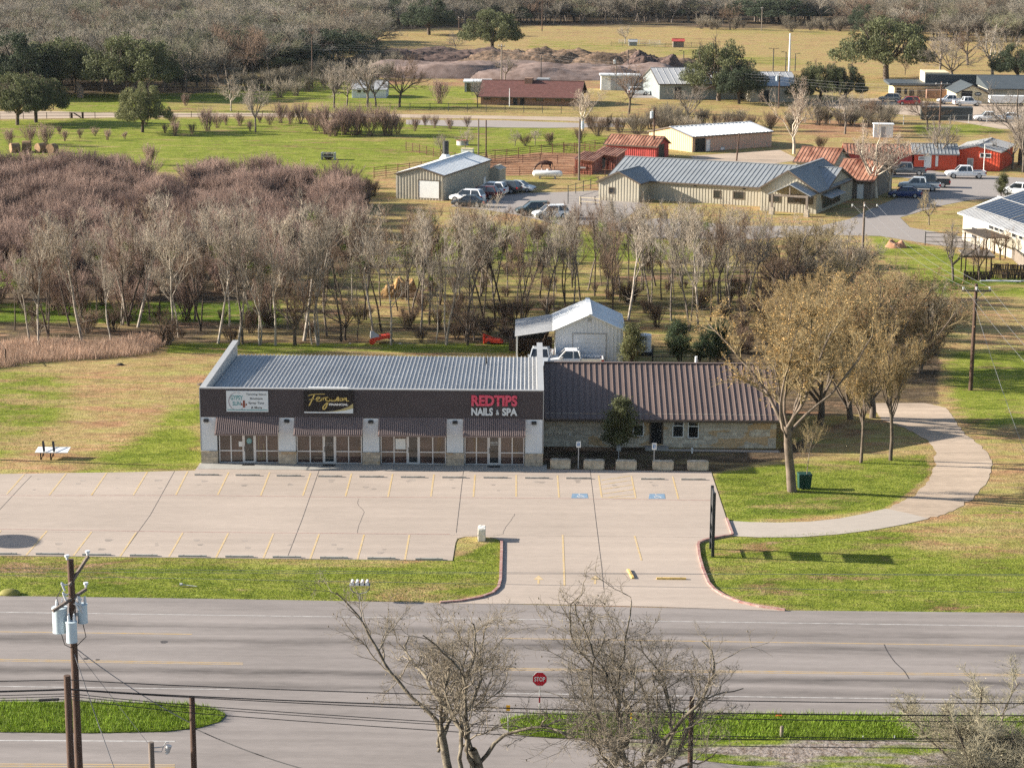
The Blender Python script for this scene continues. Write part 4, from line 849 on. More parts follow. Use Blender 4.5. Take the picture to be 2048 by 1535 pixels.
for sx, xe in ((-1, xl-.25), (1, xr+.25)):
    z_e = za-(za-ze)/(xm-xl)*abs(xe-xm)+.05
    p = [(xm,Y2-.25,za+.06),(xe,Y2-.25,z_e),(xe,Y2+DP+.2,z_e),(xm,Y2+DP+.2,za+.06)]
    m.hull8([(a,b_,c-.07) for a, b_, c in p]+p)
    k = 0
    for k in range(1, 24):
        y = Y2-.25+(DP+.45)*k/24
        m.bar((xm,y,za+.07),(xe,y,z_e+.01),.05,.03)
m.bar((xm,Y2-.26,za+.08),(xm,Y2+DP+.2,za+.08),.4,.03)
m.build('roof', 'white_metal', shed, True)
m = MB(); zL1, zL0 = ze-.05, V(1030, 671.5, Y2-.1).z; xL0 = V(1029.7, 671.5, Y2-.1).x; 
p = [(xl-.2,Y2-.2,zL1),(xL0,Y2-.2,zL0),(xL0,Y2+DP,zL0),(xl-.2,Y2+DP,zL1)]
m.hull8([(a,b_,c-.06) for a, b_, c in p]+p)
for k in range(1, 24):
    y = Y2-.2+(DP+.2)*k/24; m.bar((xl-.2,y,zL1+.01),(xL0,y,zL0+.01),.05,.03)
m.build('lean_to_roof', 'galv', shed, True)
for yy_ in (Y2-.1, Y2+DP/2, Y2+DP-.15): MB().box(xL0+.1,yy_-.07,0,xL0+.24,yy_+.07,zL0-.03).build('post', 'white_paint', shed, True)
MB().box(xL0+.1,Y2+.1,0,xL0+.16,Y2+DP-.4,1.2).build('side_panel', 'white_siding', shed, True)
x0, x1, z1 = wx(1146), wx(1211), wz(667.5); m = MB()
for i in range(7): m.hull8([(x0,Y2-.03,z1*i/7),(x1,Y2-.03,z1*i/7),(x1,Y2+.02,z1*i/7),(x0,Y2+.02,z1*i/7),(x0,Y2-.012,z1*(i+1)/7-.015),(x1,Y2-.012,z1*(i+1)/7-.015),(x1,Y2+.02,z1*(i+1)/7-.015),(x0,Y2+.02,z1*(i+1)/7-.015)])
m.build('roller_door', 'white_siding', shed, True)
MB().box(x0-.08,Y2-.05,0,x0,Y2-.002,z1+.08).box(x1,Y2-.05,0,x1+.08,Y2-.002,z1+.08).box(x0,Y2-.05,z1,x1,Y2-.002,z1+.08).build('door_frame', 'trim_grey', shed, True)
MB().box(wx(1175.5),Y2-.04,wz(643),wx(1182),Y2-.002,wz(636)).build('gable_vent', 'trim_grey', shed, True)
# ------------------------------------------------------------------ ribbed metal and brick buildings, sheds
class Bld:
    def __init__(s, name, label, cat, p, rz, L, W, group=None):
        s.root = thing(name, label, cat, p, rz, group); s.L, s.W = L, W
    def f(s, face):
        L, W = s.L, s.W
        return {'S': lambda u, v, d: (u, -d, v), 'W': lambda u, v, d: (-d, u, v), 'E': lambda u, v, d: (L+d, u, v), 'N': lambda u, v, d: (u, W+d, v)}[face]
    def hit(s, face, px, py, off=0.0):
        """where a sight line meets a wall plane: (along, up)"""
        iv = mw(s.root).inverted(); o = iv @ CAM; d = iv.to_3x3() @ ray(px, py)
        if face in 'SN': y = off if face == 'S' else s.W; t = (y-o.y)/d.y; p = o+d*t; return p.x, p.z
        x = 0 if face == 'W' else s.L; t = (x-o.x)/d.x; p = o+d*t; return p.y, p.z
    def slab(s, mb, face, u0, u1, v0, v1, d0, d1, m=0):
        f = s.f(face)
        return mb.hull8([f(u0,v0,d1), f(u1,v0,d1), f(u1,v0,d0), f(u0,v0,d0), f(u0,v1,d1), f(u1,v1,d1), f(u1,v1,d0), f(u0,v1,d0)], m)
    def gable(s, he, hr, wall, roof, axis='x', oh=.4, rib=.6, wrib=.55, trim=None, y0=0.0, x0=0.0, L=None, W=None, z0=0.0, rname='roof', wname='wall'):
        L = L or s.L; W = W or s.W; m = MB()
        if axis == 'x':
            P = [(y0,z0),(y0+W,z0),(y0+W,he),(y0+W/2,hr),(y0,he)]; g = lambda q, e: (x0 if e == 0 else x0+L, q[0], q[1])
        else:
            P = [(x0,z0),(x0+L,z0),(x0+L,he),(x0+L/2,hr),(x0,he)]; g = lambda q, e: (q[0], y0 if e == 0 else y0+W, q[1])
        m.add([g(q, 0) for q in P]+[g(q, 1) for q in P], [(0,1,2,3,4),(9,8,7,6,5)]+[(i, 5+i, 5+(i+1) % 5, (i+1) % 5) for i in (1, 4)])
        if wrib:
            span = L if axis == 'y' else W; top = lambda u, gab: he+(hr-he)*(1-abs(u-span/2)/(span/2))-.05 if gab else he-.05
            for fc in 'SEW':
                n = L if fc == 'S' else W; gab = (fc == 'S') == (axis == 'y'); k = .2
                while k < n-.1:
                    zt = top(k, gab)
                    if fc == 'S': m.box(x0+k-.05, y0-.035, z0, x0+k+.05, y0+.01, zt)
                    elif fc == 'W': m.box(x0-.035, y0+k-.05, z0, x0+.01, y0+k+.05, zt)
                    else: m.box(x0+L-.01, y0+k-.05, z0, x0+L+.035, y0+k+.05, zt)
                    k += wrib
        wl = m.build(wname, wall, s.root)
        m = MB(); half = (W if axis == 'x' else L)/2; sl = (hr-he)/half
        for sg in (-1, 1):
            e = half+oh; ze = hr-sl*e+.05
            if axis == 'x': c = lambda a, k, z: (x0-oh+a*(L+2*oh), y0+W/2+sg*k, z); ln = L+2*oh
            else: c = lambda a, k, z: (x0+L/2+sg*k, y0-oh+a*(W+2*oh), z); ln = W+2*oh
            p = [c(0,e,ze), c(1,e,ze), c(1,0,hr+.05), c(0,0,hr+.05)]
            m.hull8([(a, b, z-.1) for a, b, z in p]+p)
            if rib:
                n = int(ln/rib)
                for i in range(1, n): a = i/n; m.bar(c(a,e,ze+.02), c(a,0,hr+.07), .06, .07)
        m.bar(*( ((x0-oh,y0+W/2,hr+.08),(x0+L+oh,y0+W/2,hr+.08)) if axis == 'x' else ((x0+L/2,y0-oh,hr+.08),(x0+L/2,y0+W+oh,hr+.08)) ), .35, .05)
        rf = m.build(rname, roof, s.root)
        if trim:
            m = MB(); half = (W if axis == 'x' else L)/2+oh; ze = hr-sl*half-.02
            for e in (0, 1):
                for sg in (-1, 1):
                    if axis == 'x': x = x0-oh-.03 if e == 0 else x0+L+oh+.03; m.bar((x,y0+W/2+sg*half,ze),(x,y0+W/2,hr-.02),.05,.2)
                    else: y = y0-oh-.03 if e == 0 else y0+W+oh+.03; m.bar((x0+L/2+sg*half,y,ze),(x0+L/2,y,hr-.02),.05,.2)
            if axis == 'x': m.bar((x0-oh,y0-oh-.03,ze),(x0+L+oh,y0-oh-.03,ze),.05,.2)
            else: m.bar((x0+L+oh+.03,y0-oh,ze),(x0+L+oh+.03,y0+W+oh,ze),.05,.2)
            m.build('trim', trim, s.root)
        return wl, rf
    def open(s, face, px, matn='glass', frame='dark_trim', name='window', handle=False, k=.09, cross=False, off=0.0):
        u0, v1 = s.hit(face, px[0], px[1]); u1, v0 = s.hit(face, px[2], px[3])
        return s.open_at(face, min(u0, u1), max(u0, u1), max(0.02, v0), v1, matn, frame, name, handle, k, cross)
    def open_at(s, face, u0, u1, v0, v1, matn='glass', frame='dark_trim', name='window', handle=False, k=.09, cross=False):
        m = MB(); S = lambda a, b, c, d: s.slab(m, face, a, b, c, d, .002, .085)
        S(u0,u0+k,v0,v1); S(u1-k,u1,v0,v1); S(u0+k,u1-k,v1-k,v1)
        if name == 'window': S(u0+k,u1-k,v0,v0+k)
        if cross: S((u0+u1)/2-.03,(u0+u1)/2+.03,v0+k,v1-k)
        fr = m.build(name+('_frame' if name != 'window' else ''), frame, s.root)
        m = MB(); s.slab(m, face, u0+k, u1-k, v0+(k if name == 'window' else .0), v1-k, .004, .05); pn = m.build('pane' if name == 'window' else name, matn, fr)
        if handle: m = MB(); m.ball(s.f(face)(u0+k+.12, v0+1.0, .09), .05, 6, 4); m.build('handle', 'dark_metal', fr)
        return fr
def ang(a, b): d = b-a; return math.atan2(d.y, d.x)
AZ = R(-24)
# tan metal shed with chimney
A, B, C = G(792,397), G(882,403), G(976,368); rz_ = ang(B, C)-math.pi/2
b = Bld('metal_shed', 'tan ribbed metal shed with a dark stove chimney and white roller door', 'shed', A, rz_, (B-A).length, (C-B).length)
he = top_h(A, 347); hr = he+.95
wl, rf = b.gable(he, hr, 'tan_wall', 'white_metal', 'y', .15, .8, .42, 'dark_trim')
b.open('S', (836,359,879.5,397), 'white_paint', 'dark_trim', 'roller_door'); b.open('E', (966,354,971,369), 'white_paint', 'trim_grey', 'door', True)
u, v = b.L*.42, 0; yc = b.W*.72; ch = MB(); ch.tube([(u-.8,yc,hr-.2),(u-.8,yc,hr+1.9)], .42, 14).tube([(u-.8,yc,hr+1.9),(u-.8,yc,hr+2.05)], [.36,.36], 14); cp = ch.build('chimney', 'dark_metal', rf)
MB().tube([(u-.8,yc,hr-.45),(u-.8,yc,hr+.25)], [.95,.45], 14).build('flashing', 'white_metal', rf)
p = G(977,367); b = Bld('garden_shed', 'small tan metal outbuilding tucked behind the chimney shed', 'shed', p, rz_, 1.6, 3.0); b.gable(2.0, 2.35, 'tan_wall', 'tan_wall', 'y', .08, 0, .4)
# long office
O = G(1197,400)
b = Bld('office_building', 'long tan metal office with a grey standing seam roof and gabled timber porch', 'building', O, AZ, 34, 17)
uL = b.hit('S', 1278, 408)[0]; D1 = 3.6
u2a, u2b = b.hit('S', 1520, 420)[0], b.hit('S', 1632, 420)[0]
heb = top_h(O, 361); hem = b.hit('S', 1400, 366.5, D1)[1]; hrm = b.hit('S', 1400, 321, D1+6.8)[1]
print('office', uL, u2a, u2b, heb, hem, hrm)
b.gable(hem, hrm, 'office_wall', 'galv_blue', 'x', .35, .62, .42, 'dark_trim', y0=D1, W=13.6, L=u2b)
b.gable(heb, heb+1.35, 'office_wall', 'galv_blue', 'y', .3, .55, .42, 'dark_trim', W=D1+3.2, L=uL, rname='bay_roof', wname='bay_wall')
he2 = b.hit('S', 1632, 381)[1]; hr2 = b.hit('S', 1582, 341)[1]
b.gable(he2, hr2, 'office_wall', 'galv_blue', 'y', .45, .62, .42, 'dark_trim', x0=u2a, L=u2b-u2a, W=15, rname='entrance_roof', wname='entrance_wall')
L0, W0 = b.L, b.W
b.open('S', (1217.5,374,1229,387.5), 'glass', 'dark_trim'); b.L = u2b
for px in ((1427,380,1441,397),(1467,382,1488,399)):
    u0_, v1_ = b.hit('S', px[0], px[1], D1); u1_, v0_ = b.hit('S', px[2], px[3], D1); m = MB()
    m.box(u0_,D1-.08,v0_,u0_+.09,D1-.002,v1_).box(u1_-.09,D1-.08,v0_,u1_,D1-.002,v1_).box(u0_+.09,D1-.08,v0_,u1_-.09,D1-.002,v0_+.09).box(u0_+.09,D1-.08,v1_-.09,u1_-.09,D1-.002,v1_)
    fr = m.build('window', 'dark_trim', b.root); MB().box(u0_+.09,D1-.05,v0_+.09,u1_-.09,D1-.004,v1_-.09).build('pane', 'glass', fr)
b.open('S', (1538,388,1560.5,405), 'glass', 'dark_trim'); b.open('S', (1575,388,1626,409), 'glass', 'dark_trim', 'window', cross=True)
b.open('E', (1645,385,1679,402), 'glass', 'dark_trim', 'window', cross=True)
ua, ub = b.hit('S', 1556, 400)[0], u2b-.2; pw = ub-ua; m = MB()   # porch
hp = he2-.15; hq = hp+pw*.24
for sg in (-1, 1):
    e = pw/2+.35; c = (ua+ub)/2; z = hq-(hq-hp)/(pw/2)*e; p = [(c+sg*e,-3.2,z),(c,-3.2,hq),(c,.2,hq),(c+sg*e,.2,z)]; m.hull8([(x,y,q-.12) for x,y,q in p]+p)
m.build('porch_roof', 'galv_blue', b.root)
m = MB(); m.bar((ua,-3.0,hp-.35),(ub,-3.0,hp-.35),.2,.25).bar(((ua+ub)/2,-3.0,hp-.3),((ua+ub)/2,-3.0,hq-.2),.15,.15); m.build('porch_beam', 'wood_grey', b.root)
for x in (ua+.15, ub-.15):
    po = MB().box(x-.14,-3.14,.9,x+.14,-2.86,hp-.2).build('porch_post', 'wood_grey', b.root); MB().box(x-.3,-3.3,0,x+.3,-2.7,.9).build('stone_base', 'stone_base', po)
MB().hull8([(u2b,2,2.2),(u2b+1.4,2,1.8),(u2b+1.4,9,1.8),(u2b,9,2.2),(u2b,2,2.28),(u2b+1.4,2,1.88),(u2b+1.4,9,1.88),(u2b,9,2.28)]).build('awning', 'galv_blue', b.root)
for px, py in ((1489,377),(1391,371)):
    u, v = b.hit('S', px, py, D1); MB().box(u-.15,D1-.2,v-.12,u+.15,D1-.003,v+.12).build('wall_lamp', 'dark_metal', b.root)
# rust-roofed house behind the office
p = G(1668,394); b = Bld('rust_roofed_house', 'house with a blotchy rust-red roof and grey end behind the office porch', 'house', p, AZ, 9.0, 11); b.L = b.hit('S', 1742, 400)[0]
b.gable(2.5, 4.6, 'wood_grey', 'rust_roof', 'x', .4, .5, 0, 'dark_trim')
b.open_at('S', b.L-4, b.L-3, .9, 2.0, 'glass', 'trim_grey'); b.open_at('S', b.L-2, b.L-1, 0, 2.0, 'white_paint', 'trim_grey', 'door')
p = G(1590,352); b = Bld('rust_roofed_shed', 'long low shed with a rusty patched roof behind the white-barked tree', 'shed', p, AZ, 10, 8)
b.L = b.hit('S', 1665, 362)[0]; b.gable(2.2, 3.9, 'tan_wall', 'rust_roof', 'x', .3, .5, .5, 'dark_trim')
# red barn and red sheds
p = G(1211.6,313.5); b = Bld('red_barn', 'tall red barn with a rusty orange metal roof and open dark doorway', 'barn', p, AZ, 12, 6); b.L = b.hit('S', 1312, 320)[0]; b.W = b.hit('E', 1337, 314)[0]
he = top_h(p, 287); hr = b.hit('E', 1324, 274)[1]; print('barn', b.L, b.W, he, hr)
b.gable(he, max(hr, he+1.0), 'red_wall', 'rust_roof', 'x', .3, .5, .35, 'dark_trim'); b.open('E', (1316,289,1328,313.5), 'black', 'red_wall', 'doorway')
for nm_, pa, pb, pc, tp, lab in (('red_shed', (1149.4,347.5), (1183.6,349.3), (1211,347), 318, 'small faded red shed with a flat rusty roof by the propane tank'), ('red_shed', (1190,338), (1218,342), (1250,340), 308, 'larger faded red shed wedged between barn and small shed')):
    p = G(*pa); b = Bld(nm_, lab, 'shed', p, R(-16), (G(*pb)-G(*pa)).length, 6.0, 'faded red sheds in the corral'); h = top_h(p, tp)
    m = MB(); L, W = b.L, b.W; m.hull8([(0,0,0),(L,0,0),(L,W,0),(0,W,0),(0,0,h),(L,0,h-.25),(L,W,h+.15),(0,W,h+.4)])
    k = .2
    while k < L: m.box(k-.03,-.03,0,k+.03,.01,h-.3); k += .4
    m.build('wall', 'rust_red', b.root); m = MB(); q = [(-.35,-.4,h-.02),(L+.3,-.4,h-.28),(L+.3,W+.4,h+.15),(-.35,W+.4,h+.42)]; m.hull8([(x,y,z+.02) for x,y,z in q]+[(x,y,z+.1) for x,y,z in q])
    for i in range(1, 9): t_ = i/9; m.bar((-.35+(L+.65)*t_,-.4,h+.09-.26*t_),(-.35+(L+.65)*t_,W+.4,h+.53-.27*t_),.06,.06)
    m.build('roof', 'rust_roof', b.root)
    if tp == 318: b.open_at('S', .4, L-.9, .7, 1.2, 'trim_grey', 'rust_red')
    else: b.open_at('S', .5, L*.55, 0, 1.9, 'black', 'rust_red', 'doorway')
# long tan warehouse
p = G(1384.6,304.7); q = G(1543,293); b = Bld('warehouse', 'long tan warehouse with a white metal roof and open dark bay', 'warehouse', p, ang(p, q), (q-p).length, 12); b.W = b.hit('W', 1298, 291)[0]
he = top_h(p, 273.5); print('warehouse', b.L, b.W, he)
b.gable(he, he+b.W*.10, 'tan_pink', 'white_metal', 'x', .25, .8, .5, 'dark_trim'); m = MB(); m.add([(-.045,0,0),(-.045,b.W,0),(-.045,b.W,he),(-.045,b.W/2,he+b.W*.10),(-.045,0,he)], [(0,1,2,3,4)]); k = .3
while k < b.W: m.box(-.08,k-.05,0,-.05,k+.05,he+b.W*.10*(1-abs(k-b.W/2)/(b.W/2))-.05); k += .5
m.build('end_wall', 'tan_yellow', b.root)
b.open('S', (1389,276,1411,304), 'black', 'tan_pink', 'doorway'); b.open('S', (1411.5,279,1420,303), 'white_paint', 'trim_grey', 'door', True)
b.open('S', (1440,294,1449,302), 'white_paint', 'trim_grey', 'window')
# red row and red hall on the right
p = G(1690,338); q = G(1906,338); b = Bld('red_row_building', 'low red ribbed row building with half grey and half rusty roof', 'building', p, R(-5), (q-p).length, 6)
b.gable(2.6, 3.7, 'orange_red', 'galv_blue', 'x', .3, .5, .35, 'trim_grey', x0=b.L*.62, L=b.L*.38); b.gable(2.45, 3.5, 'red_wall', 'rust_roof', 'x', .3, .5, .4, None, L=b.L*.62-.32, rname='rusty_roof', wname='old_wall')
b.open('S', (1849,308,1862,335.5), 'white_paint', 'white_paint', 'door', True); b.open('S', (1870,310,1877,333), 'white_paint', 'red_wall', 'door'); u, v = b.hit('S', 1844, 309); b.open_at('S', u-.5, u+.5, 1.55, 2.1, 'trim_grey', 'white_paint')
p = G(1907,338.5); q = G(1998,343); b = Bld('red_hall', 'bright red-orange ribbed hall with a grey roof behind the white pickup', 'building', p, ang(p, q), (q-p).length, 12)
he = top_h(p, 299); b.gable(he, he+.75, 'orange_red', 'galv', 'y', .3, .9, .45, 'trim_grey')
b.open('S', (1935,316,1946,338.5), 'trim_grey', 'white_paint', 'door', True); b.open('S', (1960,306,1982,316), 'glass', 'white_paint', cross=True); m = MB(); m.box(b.L*.5-.3,3.2,he+.6,b.L*.5+.3,4.0,he+1.3).box(b.L*.55,3.2,he+.6,b.L*.75,3.7,he+.85); m.build('roof_vent', 'galv', b.root)
p = G(1967,345); t = thing('flag_pole', 'plain white pole before the bright red hall', 'pole', p); MB().tube([(0,0,0),(0,0,top_h(p,291))], [.07,.05], 8).build('shaft', 'white_paint', t); MB().ball((0,0,top_h(p,291)+.08), .09, 8, 5).build('finial', 'white_paint', t)
# solar building
A = G(1924,479); he = top_h(A, 424); E2 = G(2048,466,he); rz_ = math.atan2(E2.y-A.y, E2.x-A.x)
b = Bld('solar_building', 'cream building with a dark solar-panelled roof and a row of small windows', 'building', A, rz_, 34, 17); print('solar', math.degrees(rz_), he)
hr = he+2.6; b.gable(he, hr, 'tan_wall', 'galv', 'x', .5, .6, 0, 'trim_grey')
for a0, a1 in ((.01,.30),(.31,.62),(.63,.97)):
    m = MB(); half = b.W/2; sl = (hr-he)/half; z = lambda y: he+sl*y+.1
    x0, x1 = a0*b.L, a1*b.L; ya, yb = 1.2, half-.5
    m.hull8([(x0,ya,z(ya)),(x1,ya,z(ya)),(x1,yb,z(yb)),(x0,yb,z(yb)),(x0,ya,z(ya)+.08),(x1,ya,z(ya)+.08),(x1,yb,z(yb)+.08),(x0,yb,z(yb)+.08)])
    fr = m.build('solar_array', 'solar', b.root); m = MB()
    n = int((x1-x0)/1.0)
    for i in range(n+1): x = x0+(x1-x0)*i/n; m.bar((x,ya,z(ya)+.1),(x,yb,z(yb)+.1),.05,.03)
    for j in (0, .5, 1): y = ya+(yb-ya)*j; m.bar((x0,y,z(y)+.1),(x1,y,z(y)+.1),.12,.04)
    m.build('frame', 'trim_grey', fr)
for px in ((1979,448,1988.5,461),(1990,452,1998,464),(2000,456,2008,467),(2025,464,2033.5,477),(2039,469,2047,481),(1945,452,1953,478)): b.open('S', px, 'glass', 'trim_grey')
p = G(1930,425); bb = Bld('porch_wing', 'small grey-roofed wing at the back end of the solar building', 'building', A+Vector((math.cos(rz_),math.sin(rz_),0))*(-6)+Vector((-math.sin(rz_),math.cos(rz_),0))*2.5, rz_, 5.6, 9); bb.gable(2.4, 4.1, 'tan_wall', 'white_metal', 'x', .3, .6, 0)
# wooden pens
def picket(name, l, label, h, matn, group=None, cap=True, step=.16):
    P = gp(l); t = thing(name, label, 'fence', P[0], 0, group); o = P[0]; m = MB(); r = MB()
    for a, c in zip(P[:-1], P[1:]):
        d = (c-a); n = max(2, int(d.length/step)); an = d.normalized()
        for i in range(n): q = a+d*(i/n)-o; e = a+d*((i+.86)/n)-o; m.bar((q.x,q.y,h/2+random.uniform(-.03,.03)),(e.x,e.y,h/2),.03,h)
        nn = Vector((-an.y, an.x, 0))*(.04 if an.x*-1 < 0 else -.04)
        for z in (.3*h, .62*h, .92*h): x, y = a-o-nn*1.2, c-o-nn*1.2; r.bar((x.x,x.y,z),(y.x,y.y,z),.05,.10)
    f = m.build('boards', matn, t); r.build('rails', matn, t)
    for q in P: q = q-o; MB().box(q.x-.08,q.y-.12,0,q.x+.08,q.y+.04,h+.1).build('post', matn, t)
    return t
picket('board_fence', [(1981,556),(2014,557.5),(2060,559)], 'tall dark brown board fence along the bright green strip', 1.55, 'wood_dark')
picket('board_fence', [(1928,559),(1955,559.5),(1979,559)], 'low dark plank fence below the pen shelter', .85, 'wood_dark')
picket('board_fence', [(1985,480),(2048,540)], 'grey slatted fence running beside the solar building', 1.3, 'wood_grey', step=.35)
p = G(1930,552); t = thing('pen_shelter', 'open timber pen shelter with a lattice roof by the board fence', 'shelter', p, R(-4)); Lx = (V(1980,552,p.y).x-p.x); hh = 2.0
for x in (0, Lx/2, Lx):
    for y in (0, 3.2): MB().box(x-.06,y-.06,0,x+.06,y+.06,hh).build('post', 'wood_dark', t)
m = MB(); m.box(-.3,-.35,hh,Lx+.3,-.2,hh+.15).box(-.3,3.3,hh,Lx+.3,3.45,hh+.15)
for i in range(24): x = -.25+(Lx+.5)*i/23; m.box(x-.06,-.5,hh+.152,x+.06,3.7,hh+.26)
m.build('lattice_roof', 'wood_grey', t)
p = G(1972,500); t = thing('timber_pergola', 'grey timber pergola against the solar building wall', 'pergola', p, rz_); 
for x in (0, 3, 6):
    for y in (-2.6, -.3): MB().box(x-.07,y-.07,0,x+.07,y+.07,2.3).build('post', 'wood_dark', t)
m = MB()
for i in range(20): x = -.3+6.6*i/19; m.box(x-.05,-2.9,2.302,x+.05,0,2.42)
m.box(-.3,-2.7,2.15,6.3,-2.5,2.3).build('slat_roof', 'wood_grey', t)
p = G(2010,562); t = thing('white_boards', 'white boards lying on the grass below the board fence', 'boards', p, R(-2), None); MB().box(-2.6,-.35,.0,1.6,.0,.07).build('board', 'white_paint', t); MB().box(-1.9,.02,.0,2.3,.3,.06).build('board', 'white_paint', t)
# brown brick ranch house
p = G(961.5,209.5); q = G(1154.5,213); b = Bld('brick_ranch_house', 'long brown brick ranch house with a dark maroon shingle roof', 'house', p, ang(p, q), (q-p).length, 13); he = top_h(p, 190.5)
b.gable(he, he+2.6, 'brick_brown', 'roof_maroon', 'x', .7, 0, 0, 'dark_trim')
for px in ((967,192,981,200),(1002,193,1017,201),(1072,194,1086,203),(1110,195,1122,203),(1130,195,1142,203)): f_ = b.open('S', px, 'glass', 'dark_trim'); 
b.open('S', (1026,193,1035,210), 'black', 'dark_trim', 'door'); b.open('S', (1040,193.5,1049,210.5), 'black', 'dark_trim', 'door')
MB().box(b.L*.42,5,he+1.9,b.L*.5,7.5,he+3.2).build('chimney', 'brick_brown', b.root); MB().box(b.L*.53,7,he+1.5,b.L*.66,10,he+3.0).build('dormer', 'trim_grey', b.root)
p = G(929,184); b = Bld('flat_annex', 'pale flat-roofed annex behind the brick ranch house', 'building', p, 0, 5.6, 7); h = top_h(p,165)
m = MB(); m.box(0,0,0,b.L,b.W,h); m.build('wall', 'grey_green_wall', b.root); MB().box(-.3,-.4,h+.003,b.L+.3,b.W+.3,h+.25).build('roof', 'white_metal', b.root); b.open_at('S', .4, 1.6, 0.02, 2, 'glass', 'trim_grey', 'door')
p = G(704,196); b = Bld('white_house', 'small white house half hidden by bare trees', 'house', p, 0, (V(772,190,p.y).x-p.x), 8); h = top_h(p,178); b.gable(h, h+1.5, 'white_siding', 'galv', 'x', .3, 0, .5); b.open_at('S', 1, 2, 1, 2.1, 'glass', 'white_paint'); b.open_at('S', 2.3, 3.3, 1, 2.1, 'glass', 'white_paint')
p = G(1221,181); b = Bld('storage_shed', 'white and grey metal storage shed beside the yard of parked cars', 'shed', p, 0, (V(1278,181,p.y).x-p.x), 4.5); h = top_h(p,152); m = MB(); m.box(0,0,0,b.L,b.W,h); k = .2
while k < b.L: m.box(k-.05,-.04,0,k+.05,.01,h); k += .5
m.build('wall', 'galv', b.root); MB().box(-2.1,.5,0,-.003,b.W-.2,h-.1).build('end_bay', 'white_paint', b.root); MB().box(-2.4,-.3,h+.003,b.L+.3,b.W+.3,h+.3).build('roof', 'white_metal', b.root)
p = G(1319,199); b = Bld('grey_warehouse', 'big grey-green metal warehouse with a bright roof behind the live oak', 'warehouse', p, R(6), (V(1478,199,p.y).x-p.x), 22); h = top_h(p,168); b.gable(h, h+2.6, 'grey_green_wall', 'galv', 'x', .3, 1.2, .8, 'dark_trim')
b.open_at('S', 3.2, 4.6, .02, 2.6, 'black', 'dark_trim', 'doorway'); b.open_at('S', 7.2, 8.6, .9, 2.4, 'glass', 'dark_trim')
p = G(1500,204); b = Bld('cream_warehouse', 'pale metal warehouse with grey roof half hidden behind two oaks', 'warehouse', p, R(4), (V(1598,204,p.y).x-p.x), 20); h = top_h(p,172); b.gable(h, h+2.2, 'tan_wall', 'galv', 'x', .3, 1.2, .8, 'dark_trim'); b.open_at('S', 2, 4, .02, 2.4, 'black', 'dark_trim', 'doorway')
# dealership style offices, far right
p = G(1788,194); b = Bld('office_wing', 'pale yellow office wing with a flat dark roof and four tall windows', 'building', p, R(-4), 13, 12); b.L = b.hit('S', 1900, 200)[0]; h = top_h(p,171)
MB().box(0,0,0,b.L,b.W,h).build('wall', 'cream', b.root); MB().box(-1.2,-1,h+.003,b.L,b.W,h+.5).build('roof', 'dark_grey_wall', b.root)
for px in ((1793,176,1802,187),(1809,178,1814,189),(1819,180,1828,192),(1835,181,1843,194)): b.open('S', px, 'glass', 'dark_trim')
h2 = b.hit('S', 1870, 147)[1]; ua = b.hit('S', 1851, 190)[0]; MB().box(ua,3,h+.51,b.L+.0,b.W,h2).build('tower', 'cream', b.root)
MB().box(b.L*.55,-3.0,0,b.L-.1,-.003,h-.6).build('brick_porch', 'brick_brown', b.root)
p = G(1912,207); b = Bld('showroom', 'cream gabled showroom with dark oval emblem and long dark grey roof', 'building', p, R(-2), 30, 16); h = top_h(p,186); us = b.hit('S', 1975, 207)[0]; 
b.gable(h, h+1.6, 'cream', 'dark_grey_wall', 'y', .2, 0, .9, 'dark_trim', L=us, W=15); MB().box(us+.5,3,0,30,15,h+.6).build('rear_wall', 'tan_wall', b.root); MB().hull8([(us+.3,2,h+.6),(31,2,h+.6),(31,16,h+.7),(us+.3,16,h+.7),(us+.3,2,h+.8),(31,2,h+.8),(31,16,h+2.6),(us+.3,16,h+2.6)]).build('rear_roof', 'dark_grey_wall', b.root)
MB().box(-4,16.5,0,28,17.5,h2-.3).build('tall_wall', 'dark_grey_wall', b.root)
b.open_at('S', 1, us*.5, .02, 2.6, 'black', 'dark_trim', 'doorway'); f = b.f('S'); em = MB(); em.add([f(us*.68+.75*math.cos(x), h-.2+.42*math.sin(x), .06) for x in np.linspace(0, 2*math.pi, 21)[:-1]], [tuple(range(20))]); em.build('emblem', 'dark_grey_wall', b.root); em = MB(); stroke(em, [(us*.68-.4,h-.2),(us*.68+.4,h-.15)], f, .14, .065); em.build('emblem_script', 'white_paint', b.root)
em = MB(); [stroke(em, [(us*.68-w_,h-z_),(us*.68+w_,h-z_)], f, .12, .05) for w_, z_ in ((.9,1.0),(.7,1.3),(.5,1.6))]; em.build('gold_lettering', 'gold', b.root)
p = G(2020,212); t = thing('white_trailer', 'long low white trailer parked at the showroom end', 'trailer', p, R(-3)); MB().box(-4.3,-1.2,.7,8,1.2,2.1).build('body', 'white_paint', t); [MB().tube([(x,-1.25,.4),(x,-1.0,.4)], .4, 12).build('wheel', 'rubber', t) for x in (2,3.2)]
p = G(1765,274); t = thing('white_box_hut', 'plain white box hut behind the tangle of pale branches', 'hut', p, R(-6)); MB().box(-1.6,-1.2,0,1.7,1.2,2.2).build('body', 'white_paint', t); MB().box(-1.75,-1.35,2.203,1.85,1.35,2.35).build('roof', 'white_metal', t); MB().box(-.4,-1.24,0,.4,-1.203,1.9).build('door', 'trim_grey', t)
p = G(1890,240); t = thing('dark_container', 'long dark green freight container on the far yard', 'container', p, R(-6)); m = MB(); m.box(-4.6,-1.2,.1,5,1.2,2.5)
for i in range(24): m.box(-4.5+i*.4,-1.24,.2,-4.3+i*.4,-1.19,2.4)
